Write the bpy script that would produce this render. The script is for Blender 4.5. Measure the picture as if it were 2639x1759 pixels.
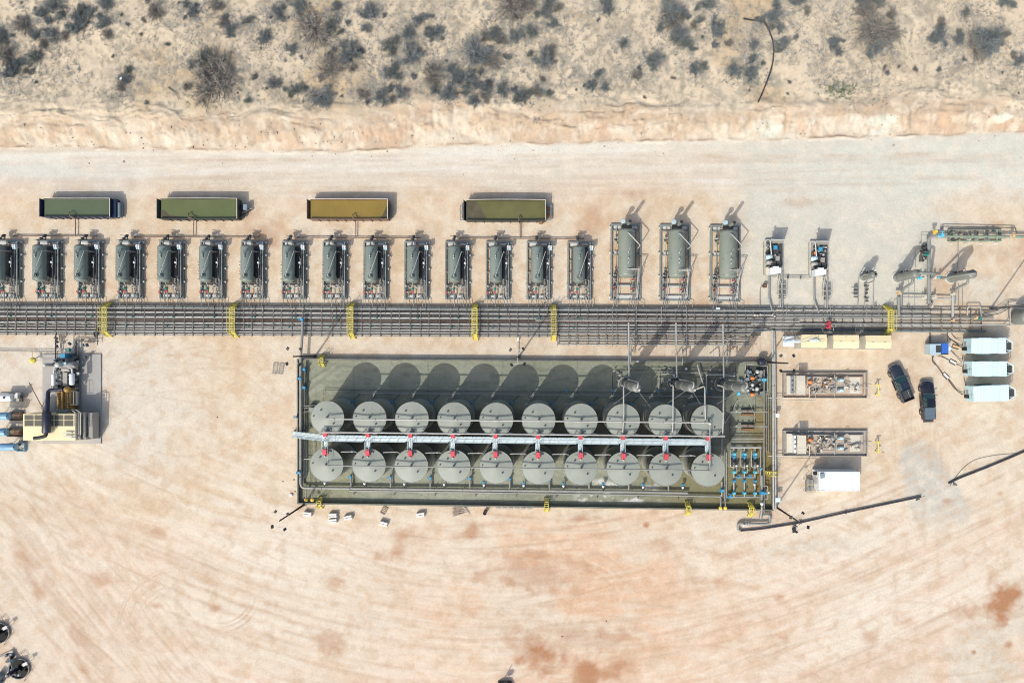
import bpy, math, random
import numpy as np
from mathutils import Vector, Matrix

for _o in list(bpy.data.objects):
    bpy.data.objects.remove(_o)
SC = bpy.context.scene
COL = SC.collection
random.seed(7)
R = math.radians

# ------------------------------------------------------------------ camera
# straight-down drone view; the site is surveyed in photo pixels (2639 x 1759),
# 16.7 px per metre on the pad, the drone hovers 105.3 m above pixel (1385, 905)
S, CX, CY, H = 16.7, 1385.0, 905.0, 105.3
cam = bpy.data.cameras.new('camera')
cam.sensor_width = 36.0
cam.lens = 24.0
cam.shift_x = -(CX - 1319.5) / 2639.0
cam.shift_y = (CY - 879.5) / 2639.0
cam.clip_start = 0.5
cam.clip_end = 5000.0
camo = bpy.data.objects.new('camera', cam)
COL.objects.link(camo)
camo.location = (0, 0, H)
SC.camera = camo

# ------------------------------------------------------------------ sky, sun, exposure
SUN_EL, SUN_DX, SUN_DY = R(46.4), -0.567, -0.824      # horizontal direction towards the sun
world = bpy.data.worlds.new('World')
SC.world = world
world.use_nodes = True
wn = world.node_tree.nodes
sky = wn.new('ShaderNodeTexSky')
sky.sky_type = 'NISHITA'
sky.sun_disc = False
sky.sun_elevation = SUN_EL
sky.sun_rotation = math.atan2(SUN_DX, SUN_DY)
sky.air_density = 1.1
sky.dust_density = 4.0
sky.ozone_density = 1.0
world.node_tree.links.new(sky.outputs[0], wn['Background'].inputs[0])
wn['Background'].inputs[1].default_value = 0.15
sl = bpy.data.lights.new('sun', 'SUN')
sl.energy = 2.7
sl.angle = R(0.55)
sl.color = (1.0, 0.955, 0.885)
so = bpy.data.objects.new('sun', sl)
COL.objects.link(so)
so.location = (-60, -90, 120)
_d = Vector((-SUN_DX * math.cos(SUN_EL), -SUN_DY * math.cos(SUN_EL), -math.sin(SUN_EL)))
so.rotation_euler = _d.to_track_quat('-Z', 'Y').to_euler()
SC.view_settings.view_transform = 'Standard'
SC.view_settings.look = 'None'
SC.view_settings.gamma = 1.0
SC.view_settings.exposure = 0.38
SC.view_settings.use_curve_mapping = False
SC.render.engine = 'CYCLES'
SC.cycles.use_denoising = True
SC.cycles.max_bounces = 5
SC.cycles.filter_width = 1.0

# ------------------------------------------------------------------ helpers
def P(px, py, h=0.0):
    """world point that stands at height h and is seen at photo pixel (px, py)"""
    k = (1 - h / H) / S
    return Vector(((px - CX) * k, -(py - CY) * k, h))

def G(px, py, h=0.0):
    """world point at height h standing above the pad at pixel (px, py)"""
    return Vector(((px - CX) / S, -(py - CY) / S, h))

def lin(c):
    return tuple(((v / 255.0) / 12.92 if v / 255.0 <= 0.04045 else ((v / 255.0 + 0.055) / 1.055) ** 2.4) for v in c)

ORG = {}

class MB:
    """collects shapes into ONE mesh"""
    def __init__(s):
        s.v, s.f, s.sm = [], [], []
    def add(s, vs, fs, smooth=False):
        o = len(s.v)
        s.v += [tuple(p) for p in vs]
        s.f += [tuple(i + o for i in f) for f in fs]
        s.sm += [smooth] * len(fs)
        return s
    def hexa(s, p):
        return s.add(p, [(3, 2, 1, 0), (4, 5, 6, 7), (0, 1, 5, 4), (1, 2, 6, 5), (2, 3, 7, 6), (3, 0, 4, 7)])
    def box(s, x0, y0, z0, x1, y1, z1):
        return s.hexa([(x0, y0, z0), (x1, y0, z0), (x1, y1, z0), (x0, y1, z0), (x0, y0, z1), (x1, y0, z1), (x1, y1, z1), (x0, y1, z1)])
    def obox(s, c, d, rz=0.0, rx=0.0, ry=0.0):
        m = Matrix.Translation(Vector(c)) @ Matrix.Rotation(rz, 4, 'Z') @ Matrix.Rotation(ry, 4, 'Y') @ Matrix.Rotation(rx, 4, 'X')
        a, b, e = d[0] / 2, d[1] / 2, d[2] / 2
        q = [(-a, -b, -e), (a, -b, -e), (a, b, -e), (-a, b, -e), (-a, -b, e), (a, -b, e), (a, b, e), (-a, b, e)]
        return s.hexa([m @ Vector(p) for p in q])
    def pbox(s, x0, y0, x1, y1, z0, z1):
        """box whose TOP is seen at pixels x0..x1, y0..y1"""
        a, b = P(x0, y1, z1), P(x1, y0, z1)
        return s.box(a.x, a.y, z0, b.x, b.y, z1)
    def beam(s, a, b, w, h):
        a, b = Vector(a), Vector(b)
        d = (b - a)
        if d.length < 1e-6:
            return s
        d.normalize()
        up = Vector((0, 0, 1)) if abs(d.z) < 0.95 else Vector((0, 1, 0))
        x = d.cross(up).normalized() * (w / 2)
        y = x.cross(d).normalized() * (h / 2)
        return s.hexa([a - x - y, a + x - y, a + x + y, a - x + y, b - x - y, b + x - y, b + x + y, b - x + y])
    def tube(s, pts, r, n=8, bend=None, caps=True):
        pts = [Vector(p) for p in pts]
        if bend is None:
            bend = r * 3
        if len(pts) > 2 and bend > 0:
            out = [pts[0]]
            for i in range(1, len(pts) - 1):
                a, b, c = pts[i - 1], pts[i], pts[i + 1]
                t = min(bend, (a - b).length * 0.45, (c - b).length * 0.45)
                if t < 1e-5:
                    out.append(b)
                    continue
                p, q = b + (a - b).normalized() * t, b + (c - b).normalized() * t
                for k in range(4):
                    u = k / 3
                    out.append(p * (1 - u) ** 2 + b * 2 * u * (1 - u) + q * u * u)
            out.append(pts[-1])
            pts = out
        rs = r if isinstance(r, (list, tuple)) else [r] * len(pts)
        t0 = (pts[1] - pts[0]).normalized()
        up = Vector((0, 0, 1)) if abs(t0.z) < 0.9 else Vector((1, 0, 0))
        nx = t0.cross(up).normalized()
        vs, fs = [], []
        m = len(pts)
        for i, p in enumerate(pts):
            t = (pts[min(i + 1, m - 1)] - pts[max(i - 1, 0)])
            if t.length < 1e-9:
                t = t0
            t.normalize()
            nx = (nx - t * nx.dot(t))
            if nx.length < 1e-6:
                nx = t.orthogonal()
            nx.normalize()
            ny = t.cross(nx)
            for k in range(n):
                a = 2 * math.pi * k / n
                vs.append(p + nx * (math.cos(a) * rs[i]) + ny * (math.sin(a) * rs[i]))
        for i in range(m - 1):
            for k in range(n):
                fs.append((i * n + k, i * n + (k + 1) % n, (i + 1) * n + (k + 1) % n, (i + 1) * n + k))
        s.add(vs, fs, True)
        if caps:
            s.add(vs[:n], [tuple(range(n - 1, -1, -1))])
            s.add(vs[-n:], [tuple(range(n))])
        return s
    def cyl(s, a, b, r, n=12):
        return s.tube([a, b], r, n, 0)
    def rev(s, a, b, prof, n=20):
        """surface of revolution about a->b; prof = (distance along the axis, radius)"""
        a, b = Vector(a), Vector(b)
        d = (b - a).normalized()
        x = d.orthogonal().normalized()
        y = d.cross(x)
        vs, fs = [], []
        for t, r in prof:
            for k in range(n):
                q = 2 * math.pi * k / n
                vs.append(a + d * t + x * (r * math.cos(q)) + y * (r * math.sin(q)))
        for i in range(len(prof) - 1):
            for k in range(n):
                fs.append((i * n + k, i * n + (k + 1) % n, (i + 1) * n + (k + 1) % n, (i + 1) * n + k))
        return s.add(vs, fs, True)
    def vessel(s, a, b, r, n=20, hd=0.5):
        a, b = Vector(a), Vector(b)
        L = (b - a).length
        q = [(hd * r * (1 - math.cos(t)), max(r * math.sin(t), 0.001)) for t in [i * math.pi / 12 for i in range(7)]]
        return s.rev(a, b, q + [(L - u, v) for u, v in reversed(q)], n)
    def torus(s, c, R0, r, n=14, m=6, axis='z'):
        c = Vector(c)
        vs, fs = [], []
        for i in range(n):
            a = 2 * math.pi * i / n
            for k in range(m):
                q = 2 * math.pi * k / m
                w = R0 + r * math.cos(q)
                p = (w * math.cos(a), w * math.sin(a), r * math.sin(q))
                p = p if axis == 'z' else ((p[0], p[2], p[1]) if axis == 'y' else (p[2], p[0], p[1]))
                vs.append(c + Vector(p))
        for i in range(n):
            for k in range(m):
                fs.append((i * m + k, ((i + 1) % n) * m + k, ((i + 1) % n) * m + (k + 1) % m, i * m + (k + 1) % m))
        return s.add(vs, fs, True)
    def ball(s, c, r, n=10):
        c = Vector(c)
        return s.rev(c - Vector((0, 0, r)), c + Vector((0, 0, r)), [(r * (1 - math.cos(t)), max(r * math.sin(t), 0.001)) for t in [i * math.pi / 6 for i in range(7)]], n)
    def build(s, name, mat, parent=None, org=None):
        me = bpy.data.meshes.new(name)
        o = org if org is not None else (ORG.get(parent.name, Vector()) if parent else Vector())
        me.from_pydata([(p[0] - o[0], p[1] - o[1], p[2] - o[2]) for p in s.v], [], s.f)
        me.polygons.foreach_set('use_smooth', s.sm)
        me.materials.append(M[mat])
        me.update()
        ob = bpy.data.objects.new(name, me)
        COL.objects.link(ob)
        if parent:
            ob.parent = parent
        else:
            ob.location = o
        ORG[ob.name] = Vector(o)
        return ob

def tag(o, label=None, cat=None, group=None, kind=None):
    if label: o['label'] = label
    if cat: o['category'] = cat
    if group: o['group'] = group
    if kind: o['kind'] = kind
    return o

def thing(name, label, cat, loc=(0, 0, 0), group=None, rz=0.0):
    o = bpy.data.objects.new(name, None)
    o.empty_display_size = 0.3
    COL.objects.link(o)
    o.location = loc
    o.rotation_euler = (0, 0, rz)
    ORG[o.name] = Vector(loc)
    return tag(o, label, cat, group)

def solo(b, name, mat, label, cat, loc, group=None):
    """a thing that is one mesh"""
    return tag(b.build(name, mat, None, Vector(loc)), label, cat, group)

def copy_tree(o, parent=None):
    c = o.copy()
    COL.objects.link(c)
    c.parent = parent
    for ch in o.children:
        copy_tree(ch, c)
    return c

ORD = ['first', 'second', 'third', 'fourth', 'fifth', 'sixth', 'seventh', 'eighth', 'ninth', 'tenth', 'eleventh', 'twelfth', 'thirteenth', 'fourteenth', 'fifteenth']

# ------------------------------------------------------------------ materials
M = {}
def mat(name, col, rough=0.6, metal=0.0, var=0.12, scale=1.5, bump=0.0, bscale=8.0, spec=0.4, coat=0.0, dust=0.0):
    m = bpy.data.materials.new(name)
    m.use_nodes = True
    nt = m.node_tree
    N, L = nt.nodes, nt.links
    b = N['Principled BSDF']
    b.inputs['Roughness'].default_value = rough
    b.inputs['Metallic'].default_value = metal
    b.inputs['Specular IOR Level'].default_value = spec
    b.inputs['Coat Weight'].default_value = coat
    tc0 = N.new('ShaderNodeTexCoord')
    oi = N.new('ShaderNodeObjectInfo')
    of = N.new('ShaderNodeMath')
    of.operation = 'MULTIPLY'
    of.inputs[1].default_value = 57.0
    L.new(oi.outputs['Random'], of.inputs[0])
    va = N.new('ShaderNodeVectorMath')
    L.new(tc0.outputs['Object'], va.inputs[0])
    L.new(of.outputs[0], va.inputs[1])
    class tc:
        outputs = {'Object': va.outputs['Vector']}
    nz = N.new('ShaderNodeTexNoise')
    nz.inputs['Scale'].default_value = scale
    nz.inputs['Detail'].default_value = 6.0
    nz.inputs['Roughness'].default_value = 0.65
    L.new(tc.outputs['Object'], nz.inputs['Vector'])
    rp = N.new('ShaderNodeValToRGB')
    rp.color_ramp.elements[0].position = 0.3
    rp.color_ramp.elements[1].position = 0.72
    rp.color_ramp.elements[0].color = tuple(c * (1 - var) for c in col) + (1,)
    rp.color_ramp.elements[1].color = tuple(min(1, c * (1 + var)) for c in col) + (1,)
    L.new(nz.outputs['Fac'], rp.inputs['Fac'])
    out = rp.outputs['Color']
    if dust > 0:
        n2 = N.new('ShaderNodeTexNoise')
        n2.inputs['Scale'].default_value = 0.7
        n2.inputs['Detail'].default_value = 8.0
        L.new(tc.outputs['Object'], n2.inputs['Vector'])
        r2 = N.new('ShaderNodeValToRGB')
        r2.color_ramp.elements[0].position = 0.42
        r2.color_ramp.elements[1].position = 0.75
        r2.color_ramp.elements[0].color = (0, 0, 0, 1)
        r2.color_ramp.elements[1].color = (dust, dust, dust, 1)
        L.new(n2.outputs['Fac'], r2.inputs['Fac'])
        mx = N.new('ShaderNodeMixRGB')
        mx.inputs['Color2'].default_value = (0.42, 0.33, 0.25, 1)
        L.new(r2.outputs['Color'], mx.inputs['Fac'])
        L.new(out, mx.inputs['Color1'])
        out = mx.outputs['Color']
    mr = N.new('ShaderNodeMapRange')
    mr.inputs['To Min'].default_value = 0.94
    mr.inputs['To Max'].default_value = 1.06
    L.new(oi.outputs['Random'], mr.inputs['Value'])
    vm = N.new('ShaderNodeVectorMath')
    vm.operation = 'SCALE'
    L.new(out, vm.inputs[0])
    L.new(mr.outputs['Result'], vm.inputs['Scale'])
    L.new(vm.outputs['Vector'], b.inputs['Base Color'])
    if bump > 0:
        n3 = N.new('ShaderNodeTexNoise')
        n3.inputs['Scale'].default_value = bscale
        n3.inputs['Detail'].default_value = 5.0
        L.new(tc.outputs['Object'], n3.inputs['Vector'])
        bp = N.new('ShaderNodeBump')
        bp.inputs['Strength'].default_value = bump
        bp.inputs['Distance'].default_value = 0.05
        L.new(n3.outputs['Fac'], bp.inputs['Height'])
        L.new(bp.outputs['Normal'], b.inputs['Normal'])
    M[name] = m
    return m

mat('tank_paint', (0.205, 0.222, 0.195), 0.42, var=0.06, scale=0.35, dust=0.10)
mat('tank_roof', (0.226, 0.25, 0.214), 0.45, var=0.07, scale=0.8, dust=0.10)
mat('vessel_paint', (0.145, 0.178, 0.158), 0.36, var=0.05, scale=0.5, dust=0.06)
mat('treater_paint', (0.165, 0.19, 0.158), 0.38, var=0.06, scale=0.5, dust=0.08)
mat('scrubber_paint', (0.155, 0.17, 0.155), 0.4, var=0.06, scale=0.6, dust=0.08)
mat('frame_paint', (0.165, 0.20, 0.195), 0.5, var=0.18, scale=1.2, dust=0.25)
mat('plate_pale', (0.43, 0.44, 0.415), 0.5, var=0.12, scale=2.0)
mat('pipe_grey', (0.20, 0.21, 0.20), 0.45, var=0.15, scale=0.6, dust=0.2)
mat('pipe_pale', (0.33, 0.335, 0.315), 0.45, var=0.15, scale=0.5, dust=0.2)
mat('pipe_dark', (0.055, 0.062, 0.066), 0.5, var=0.25, scale=0.8, dust=0.15)
mat('pipe_teal', (0.085, 0.12, 0.125), 0.5, var=0.25, scale=0.8, dust=0.15)
mat('pipe_rust', (0.16, 0.10, 0.075), 0.75, var=0.3, scale=2.0)
mat('sleeper', (0.12, 0.115, 0.105), 0.7, var=0.25, scale=2.0, dust=0.4)
mat('galv', (0.43, 0.53, 0.545), 0.38, metal=0.25, var=0.1, scale=2.0)
mat('galv_deck', (0.47, 0.55, 0.555), 0.5, metal=0.1, var=0.1, scale=3.0)
mat('yellow', (0.62, 0.53, 0.09), 0.55, var=0.18, scale=3.0, dust=0.25)
mat('amber_cap', (0.72, 0.47, 0.07), 0.45, var=0.08, scale=3.0)
mat('red_box', (0.48, 0.055, 0.075), 0.45, var=0.12, scale=3.0)
mat('red_wheel', (0.40, 0.05, 0.07), 0.5, var=0.15, scale=3.0)
mat('blue_valve', (0.045, 0.25, 0.42), 0.38, var=0.15, scale=3.0)
mat('cyan_valve', (0.10, 0.45, 0.58), 0.4, var=0.12, scale=3.0)
mat('teal_valve', (0.02, 0.22, 0.18), 0.4, var=0.15, scale=3.0)
mat('white', (0.62, 0.645, 0.645), 0.45, var=0.06, scale=1.5)
mat('white_dirty', (0.55, 0.55, 0.52), 0.7, var=0.2, scale=2.5, bump=0.2, dust=0.3)
mat('trailer_white', (0.52, 0.70, 0.745), 0.4, var=0.03, scale=0.6)
mat('trailer_grey', (0.40, 0.56, 0.60), 0.5, var=0.05, scale=0.6)
mat('cream', (0.66, 0.575, 0.35), 0.5, var=0.035, scale=0.5)
mat('cream_pale', (0.50, 0.475, 0.39), 0.55, var=0.05, scale=0.8, dust=0.1)
mat('dark_mesh', (0.10, 0.095, 0.075), 0.8, var=0.3, scale=14.0, bump=0.5, bscale=30)
mat('concrete', (0.33, 0.325, 0.30), 0.85, var=0.08, scale=0.4, bump=0.15, bscale=12, dust=0.2)
mat('block', (0.62, 0.61, 0.58), 0.9, var=0.1, scale=3.0, bump=0.3, bscale=10)
mat('black', (0.012, 0.012, 0.013), 0.6, var=0.3, scale=2.0)
mat('rubber', (0.03, 0.03, 0.032), 0.75, var=0.25, scale=2.0, dust=0.15)
mat('hose', (0.035, 0.036, 0.045), 0.55, var=0.25, scale=0.5, dust=0.12)
mat('navy_black', (0.02, 0.022, 0.04), 0.42, var=0.15, scale=1.0)
mat('navy_paint', (0.012, 0.022, 0.05), 0.35, var=0.15, scale=1.0)
mat('slate_paint', (0.16, 0.22, 0.255), 0.5, var=0.15, scale=1.0, dust=0.2)
mat('pickup_navy', (0.009, 0.017, 0.030), 0.2, var=0.08, scale=1.0, coat=0.6, dust=0.04)
mat('pickup_black', (0.006, 0.008, 0.016), 0.18, var=0.08, scale=1.0, coat=0.6, dust=0.04)
mat('bed_liner', (0.035, 0.045, 0.05), 0.6, var=0.15, scale=3.0, dust=0.15)
mat('bed_cover', (0.085, 0.125, 0.155), 0.55, var=0.08, scale=2.0)
mat('glass_dark', (0.014, 0.05, 0.048), 0.07, var=0.05, spec=0.6)
mat('rim_metal', (0.35, 0.36, 0.37), 0.35, metal=0.7)
mat('lamp_glass', (0.6, 0.6, 0.58), 0.2)
mat('tail_red', (0.45, 0.02, 0.02), 0.3)
mat('engine_gold', (0.30, 0.185, 0.05), 0.45, metal=0.25, var=0.4, scale=6.0, bump=0.3, bscale=20)
mat('rust_brown', (0.20, 0.10, 0.045), 0.8, var=0.35, scale=4.0, bump=0.2)
mat('orange', (0.72, 0.22, 0.06), 0.5, var=0.1)
mat('tan_valve', (0.55, 0.38, 0.20), 0.55, var=0.1)
mat('cooler_grey', (0.27, 0.265, 0.24), 0.5, var=0.08, scale=0.7, dust=0.12)
mat('machine', (0.20, 0.205, 0.19), 0.55, var=0.25, scale=3.0, bump=0.2)
mat('machine_dark', (0.045, 0.047, 0.045), 0.55, var=0.35, scale=3.0)
mat('blue_tank', (0.155, 0.30, 0.42), 0.4, var=0.06, scale=0.8)
mat('blue_box', (0.05, 0.24, 0.36), 0.45, var=0.08)
mat('gen_blue', (0.035, 0.12, 0.42), 0.4, var=0.08)
mat('gen_pale', (0.36, 0.48, 0.53), 0.45, var=0.06)
mat('pole_brown', (0.03, 0.022, 0.018), 0.7, var=0.2)
mat('wall_steel', (0.115, 0.125, 0.10), 0.6, var=0.15, scale=0.6, dust=0.25)
mat('liner_wall', (0.04, 0.045, 0.038), 0.6, var=0.2, scale=0.8)
mat('liq_green', (0.078, 0.103, 0.055), 0.12, var=0.10, scale=0.35, spec=0.5)
mat('liq_lime', (0.092, 0.112, 0.042), 0.12, var=0.10, scale=0.35, spec=0.5)
mat('liq_ochre', (0.200, 0.140, 0.030), 0.12, var=0.12, scale=0.35, spec=0.5)
mat('liq_olive', (0.112, 0.110, 0.040), 0.12, var=0.14, scale=0.35, spec=0.5)
mat('sludge', (0.07, 0.06, 0.035), 0.5, var=0.3, scale=0.8, bump=0.3)
mat('meter_green', (0.17, 0.235, 0.175), 0.5, var=0.15, scale=1.0, dust=0.2)
mat('tray_sand', (0.40, 0.335, 0.26), 0.9, var=0.12, scale=1.0)
mat('cellar_water', (0.008, 0.01, 0.01), 0.12, var=0.2, scale=1.0, spec=0.15)
mat('stack_black', (0.02, 0.02, 0.019), 0.6)
mat('twig_grey', (0.205, 0.222, 0.224), 0.9, var=0.25, scale=3.0)
mat('twig_brown', (0.235, 0.215, 0.19), 0.9, var=0.25, scale=3.0)
mat('leaf_grey', (0.145, 0.176, 0.182), 0.85, var=0.3, scale=2.0)
mat('leaf_olive', (0.15, 0.175, 0.15), 0.85, var=0.3, scale=2.0)
mat('leaf_green', (0.10, 0.14, 0.075), 0.8, var=0.35, scale=2.0)
mat('grass_dry', (0.36, 0.325, 0.26), 0.95, var=0.25, scale=0.5)
mat('grass_grey', (0.225, 0.235, 0.22), 0.95, var=0.25, scale=0.5)
mat('rock', (0.36, 0.29, 0.22), 0.95, var=0.25, scale=2.0)
# ------------------------------------------------------------------ ground sheet
_rng = np.random.default_rng(11)
_LAT = _rng.random((512, 512)).astype(np.float32).ravel()
def vnoise(x, y, ox=0, oy=0):
    x = (np.asarray(x) + ox * 17.31 + 4096).astype(np.float32); y = (np.asarray(y) + oy * 29.77 + 4096).astype(np.float32)
    xi, yi = x.astype(np.int32), y.astype(np.int32)
    fx, fy = x - xi, y - yi
    fx = fx * fx * (3 - 2 * fx); fy = fy * fy * (3 - 2 * fy)
    x0, x1, y0, y1 = xi & 511, (xi + 1) & 511, (yi & 511) << 9, ((yi + 1) & 511) << 9
    a, b = _LAT.take(y0 + x0), _LAT.take(y0 + x1)
    c, d = _LAT.take(y1 + x0), _LAT.take(y1 + x1)
    a = a + (b - a) * fx
    return a + ((c + (d - c) * fx) - a) * fy
def fbm(x, y, oct=5, seed=0, gain=0.55):
    t, amp, n = 0.0, 1.0, 0.0
    for i in range(oct):
        t = t + amp * vnoise(np.clip(x * 2 ** i, -3900, 3900), np.clip(y * 2 ** i, -3900, 3900), seed + i * 3, seed * 2 + i)
        n += amp
        amp *= gain
    return t / n
def sst(a, b, x):
    t = np.clip((x - a) / (b - a), 0, 1)
    return t * t * (3 - 2 * t)

def axis(lo, hi, step, far, coarse):
    fine = np.arange(lo, hi + step / 2, step)
    out = [fine]
    g, p = step, lo
    left = []
    while p > -far:
        g *= coarse; p -= g; left.append(p)
    g, p = step, fine[-1]
    right = []
    while p < far:
        g *= coarse; p += g; right.append(p)
    return np.concatenate([np.array(left[::-1]), fine, np.array(right)])
STEP = 0.205
gx = axis(-86.0, 77.5, STEP, 1500, 1.35)
gy = axis(-54.5, 57.5, STEP, 1500, 1.35)
NX, NY = len(gx), len(gy)
WX, WY = np.meshgrid(gx.astype(np.float32), gy.astype(np.float32))
PX, PY = WX * S + CX, CY - WY * S          # pixel of every ground vertex (pad level)

EB = np.interp(PX, [-200, 100, 400, 700, 900, 1100, 1300, 1700, 1900, 2300, 2700, 2900], [372, 378, 384, 389, 389, 378, 371, 364, 360, 351, 338, 330])
EB = EB + (fbm(WX * 0.35, WY * 0.1, 4, 5) - 0.5) * 13
EW = np.interp(PX, [-200, 100, 600, 1000, 1500, 1900, 2200, 2700], [68, 66, 62, 86, 70, 62, 74, 66]) + (fbm(WX * 0.16, WY * 0.02, 4, 9) - 0.5) * 50
ET = EB - EW
up = np.clip((EB - PY) / EW, 0, None)
face = np.clip(up, 0, 1)
env = face * (1 - face) * 4
hgt = 1.55 * (0.45 * face + 0.55 * sst(0.0, 1.0, face))
wx2 = WX + 3.0 * (fbm(WX * 0.2, WY * 0.2, 3, 20) - 0.5)
wy2 = WY + 3.0 * (fbm(WX * 0.17, WY * 0.17, 3, 22) - 0.5)
hgt += env * (0.75 * (fbm(wx2 * 0.55, wy2 * 0.55, 5, 21) - 0.5) + 0.50 * (fbm(wx2 * 1.6, wy2 * 1.1, 4, 23) - 0.5))
# broken ledges: long, intermittent, warped steps near the crest and at the toe
lg = fbm(wx2 * 0.10, wy2 * 0.75, 4, 33)
step = sst(0.46, 0.53, lg) + sst(0.60, 0.64, fbm(wx2 * 0.13, wy2 * 0.9, 4, 34))
hgt += 0.20 * step * sst(0.25, 0.7, up) * sst(2.1, 1.2, up) * np.clip(fbm(WX * 0.09, WY * 0.15, 3, 37) * 3 - 0.9, 0, 1)
nn = fbm(wx2 * 0.075, wy2 * 0.42, 4, 61)
rdg = np.clip(1 - np.abs(nn - 0.5) / 0.030, 0, 1) + np.clip(1 - np.abs(fbm(wx2 * 0.11, wy2 * 0.5, 4, 63) - 0.47) / 0.022, 0, 1)
hgt += 0.24 * rdg * sst(0.15, 0.5, up) * sst(2.3, 1.3, up) * np.clip(fbm(WX * 0.12, WY * 0.12, 3, 65) * 4 - 1.7, 0, 1)
berm = np.exp(-((up - 1.12 - 0.5 * (fbm(WX * 0.07, WY * 0.0, 3, 31) - 0.5)) / 0.16) ** 2)
hgt += berm * 0.38 * np.clip(fbm(WX * 0.12, WY * 0.12, 3, 32) * 4 - 1.9, 0, 1)
sand = sst(0.9, 1.5, up)
hgt += sand * (0.75 * (fbm(WX * 0.11, WY * 0.11, 4, 41) - 0.35) + 0.30 * (fbm(WX * 0.55, WY * 0.55, 4, 43) - 0.5))
hgt += np.where(up > 0.9, np.clip(up - 0.9, 0, 4) * 0.16, 0)
# pad and road: very shallow unevenness, never above 0
padm = 1 - sst(0.0, 0.25, up)
hgt -= padm * (0.05 * fbm(WX * 0.3, WY * 0.3, 4, 47) + 0.012)
# windrow along the toe of the bank
hgt += np.exp(-((PY - EB - 1) / 3.5) ** 2) * 0.28 * np.clip(fbm(WX * 0.25, WY * 0.25, 4, 51) * 4 - 1.8, 0, 1) * (0.5 + fbm(WX * 1.6, WY * 1.6, 3, 53))

# ---- wheel tracks and stains as masks
TR = np.zeros((NY, NX)); TL = np.zeros((NY, NX)); CUR = [TR]
def stamp(pts, w=0.20, a=1.0, wob=0.25):
    """a wheel rut along a polyline of pixels"""
    q = np.array([[p[0], p[1]] for p in pts], float)
    d = np.r_[0, np.cumsum(np.hypot(*np.diff(q, axis=0).T))]
    n = max(int(d[-1] / 2.0), 2)
    t = np.linspace(0, d[-1], n)
    x = (np.interp(t, d, q[:, 0]) - CX) / S
    y = (CY - np.interp(t, d, q[:, 1])) / S
    al = a * np.clip(vnoise(t / 60.0, t * 0 + random.random() * 90) * 1.6 - wob, 0, 1) * np.minimum(1, np.minimum(t, d[-1] - t) / 60.0 + 0.1)
    ix = np.searchsorted(gx, x); iy = np.searchsorted(gy, y)
    k = 2
    for du in range(-k, k + 1):
        for dv in range(-k, k + 1):
            jx, jy = np.clip(ix + du, 0, NX - 1), np.clip(iy + dv, 0, NY - 1)
            dist = np.hypot(gx[jx] - x, gy[jy] - y)
            np.maximum.at(CUR[0], (jy, jx), al * np.exp(-(dist / w) ** 2))
def curve(p, q, sag, n=24):
    p, q = np.array(p, float), np.array(q, float)
    d = q - p
    nrm = np.array([-d[1], d[0]])
    return [tuple(p + d * t + nrm * sag * 4 * t * (1 - t)) for t in np.linspace(0, 1, n)]
def pair(c, gap=30, w=0.2, a=0.8):
    c = np.array(c)
    d = np.gradient(c, axis=0)
    nn = np.stack([-d[:, 1], d[:, 0]], 1) / (np.hypot(d[:, 0], d[:, 1])[:, None] + 1e-9)
    stamp(c + nn * gap / 2, w, a); stamp(c - nn * gap / 2, w, a)
rd = random.Random(3)
SWX, SWY = 1300.0, -900.0            # traffic swings round the tanks in wide arcs about this point
def sweep(r, a0, a1, n=40, wob=0.0):
    return [(SWX + r * math.sin(R(t)) + wob * math.sin(t * 0.2), SWY + r * math.cos(R(t)) + wob * math.cos(t * 0.13)) for t in np.linspace(a0, a1, n)]
for i in range(120):
    CUR[0] = TR if i % 2 else TL
    r = rd.uniform(2230, 2740)
    a0 = rd.uniform(-40, 25)
    dx_, dy_, sl = rd.gauss(0, 120), rd.gauss(0, 60), rd.gauss(0, 0.06)
    pair([(x + dx_, y + dy_ + sl * (x - 1300)) for x, y in sweep(r, a0, a0 + rd.uniform(8, 34), wob=rd.uniform(0, 30))], a=rd.uniform(0.25, 0.85), w=rd.uniform(0.12, 0.36), gap=rd.uniform(26, 34))
for i in range(45):
    x = rd.uniform(-250, 150)
    CUR[0] = TR if i % 2 else TL
    pair(curve((x, 1180 + rd.uniform(-60, 160)), (x + rd.uniform(420, 620), 1830), rd.uniform(-0.03, 0.03)), a=rd.uniform(0.3, 0.9), w=rd.uniform(0.15, 0.35))
for i in range(46):
    y = rd.uniform(395, 500)
    CUR[0] = TR if i % 2 else TL
    stamp(curve((rd.uniform(-60, 1200), y), (rd.uniform(1400, 2700), y + rd.uniform(-16, 10)), rd.uniform(-0.01, 0.01)), rd.uniform(0.15, 0.5), rd.uniform(0.2, 0.7))
for i in range(40):
    y = rd.uniform(1350, 1760); x = rd.uniform(600, 2100)
    pair(curve((x, y), (x + rd.uniform(250, 800), y + rd.uniform(-90, 90)), rd.uniform(-0.2, 0.2)), a=rd.uniform(0.2, 0.6), w=rd.uniform(0.12, 0.3))
CUR[0] = TR
def arc(cx, cy, r, a0, a1, n=26):
    return [(cx + r * math.cos(R(t)), cy - r * math.sin(R(t))) for t in np.linspace(a0, a1, n)]
for r in (118, 126, 143, 158, 176):
    stamp(arc(1480, 1590, r, 20, 110), 0.16, 0.9, 0.1)
for r in (92, 99, 112, 128, 134, 150, 158):
    stamp(arc(460, 1620, r, 95, 190), 0.15, 0.85, 0.1)
for r in (85, 95, 108):
    stamp(arc(565, 1520, r, -95, 5), 0.15, 1.0, 0.0)
for r in (60, 72, 150):
    stamp(arc(1330, 1520, r, 180, 400), 0.15, 0.55, 0.1)
for i in range(16):
    x = 2290 + i * 9
    stamp(curve((x, 1030 + rd.uniform(-40, 60)), (x + rd.uniform(-30, 60), 1250 + rd.uniform(-40, 60)), rd.uniform(-0.1, 0.1)), 0.14, 0.5)
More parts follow.
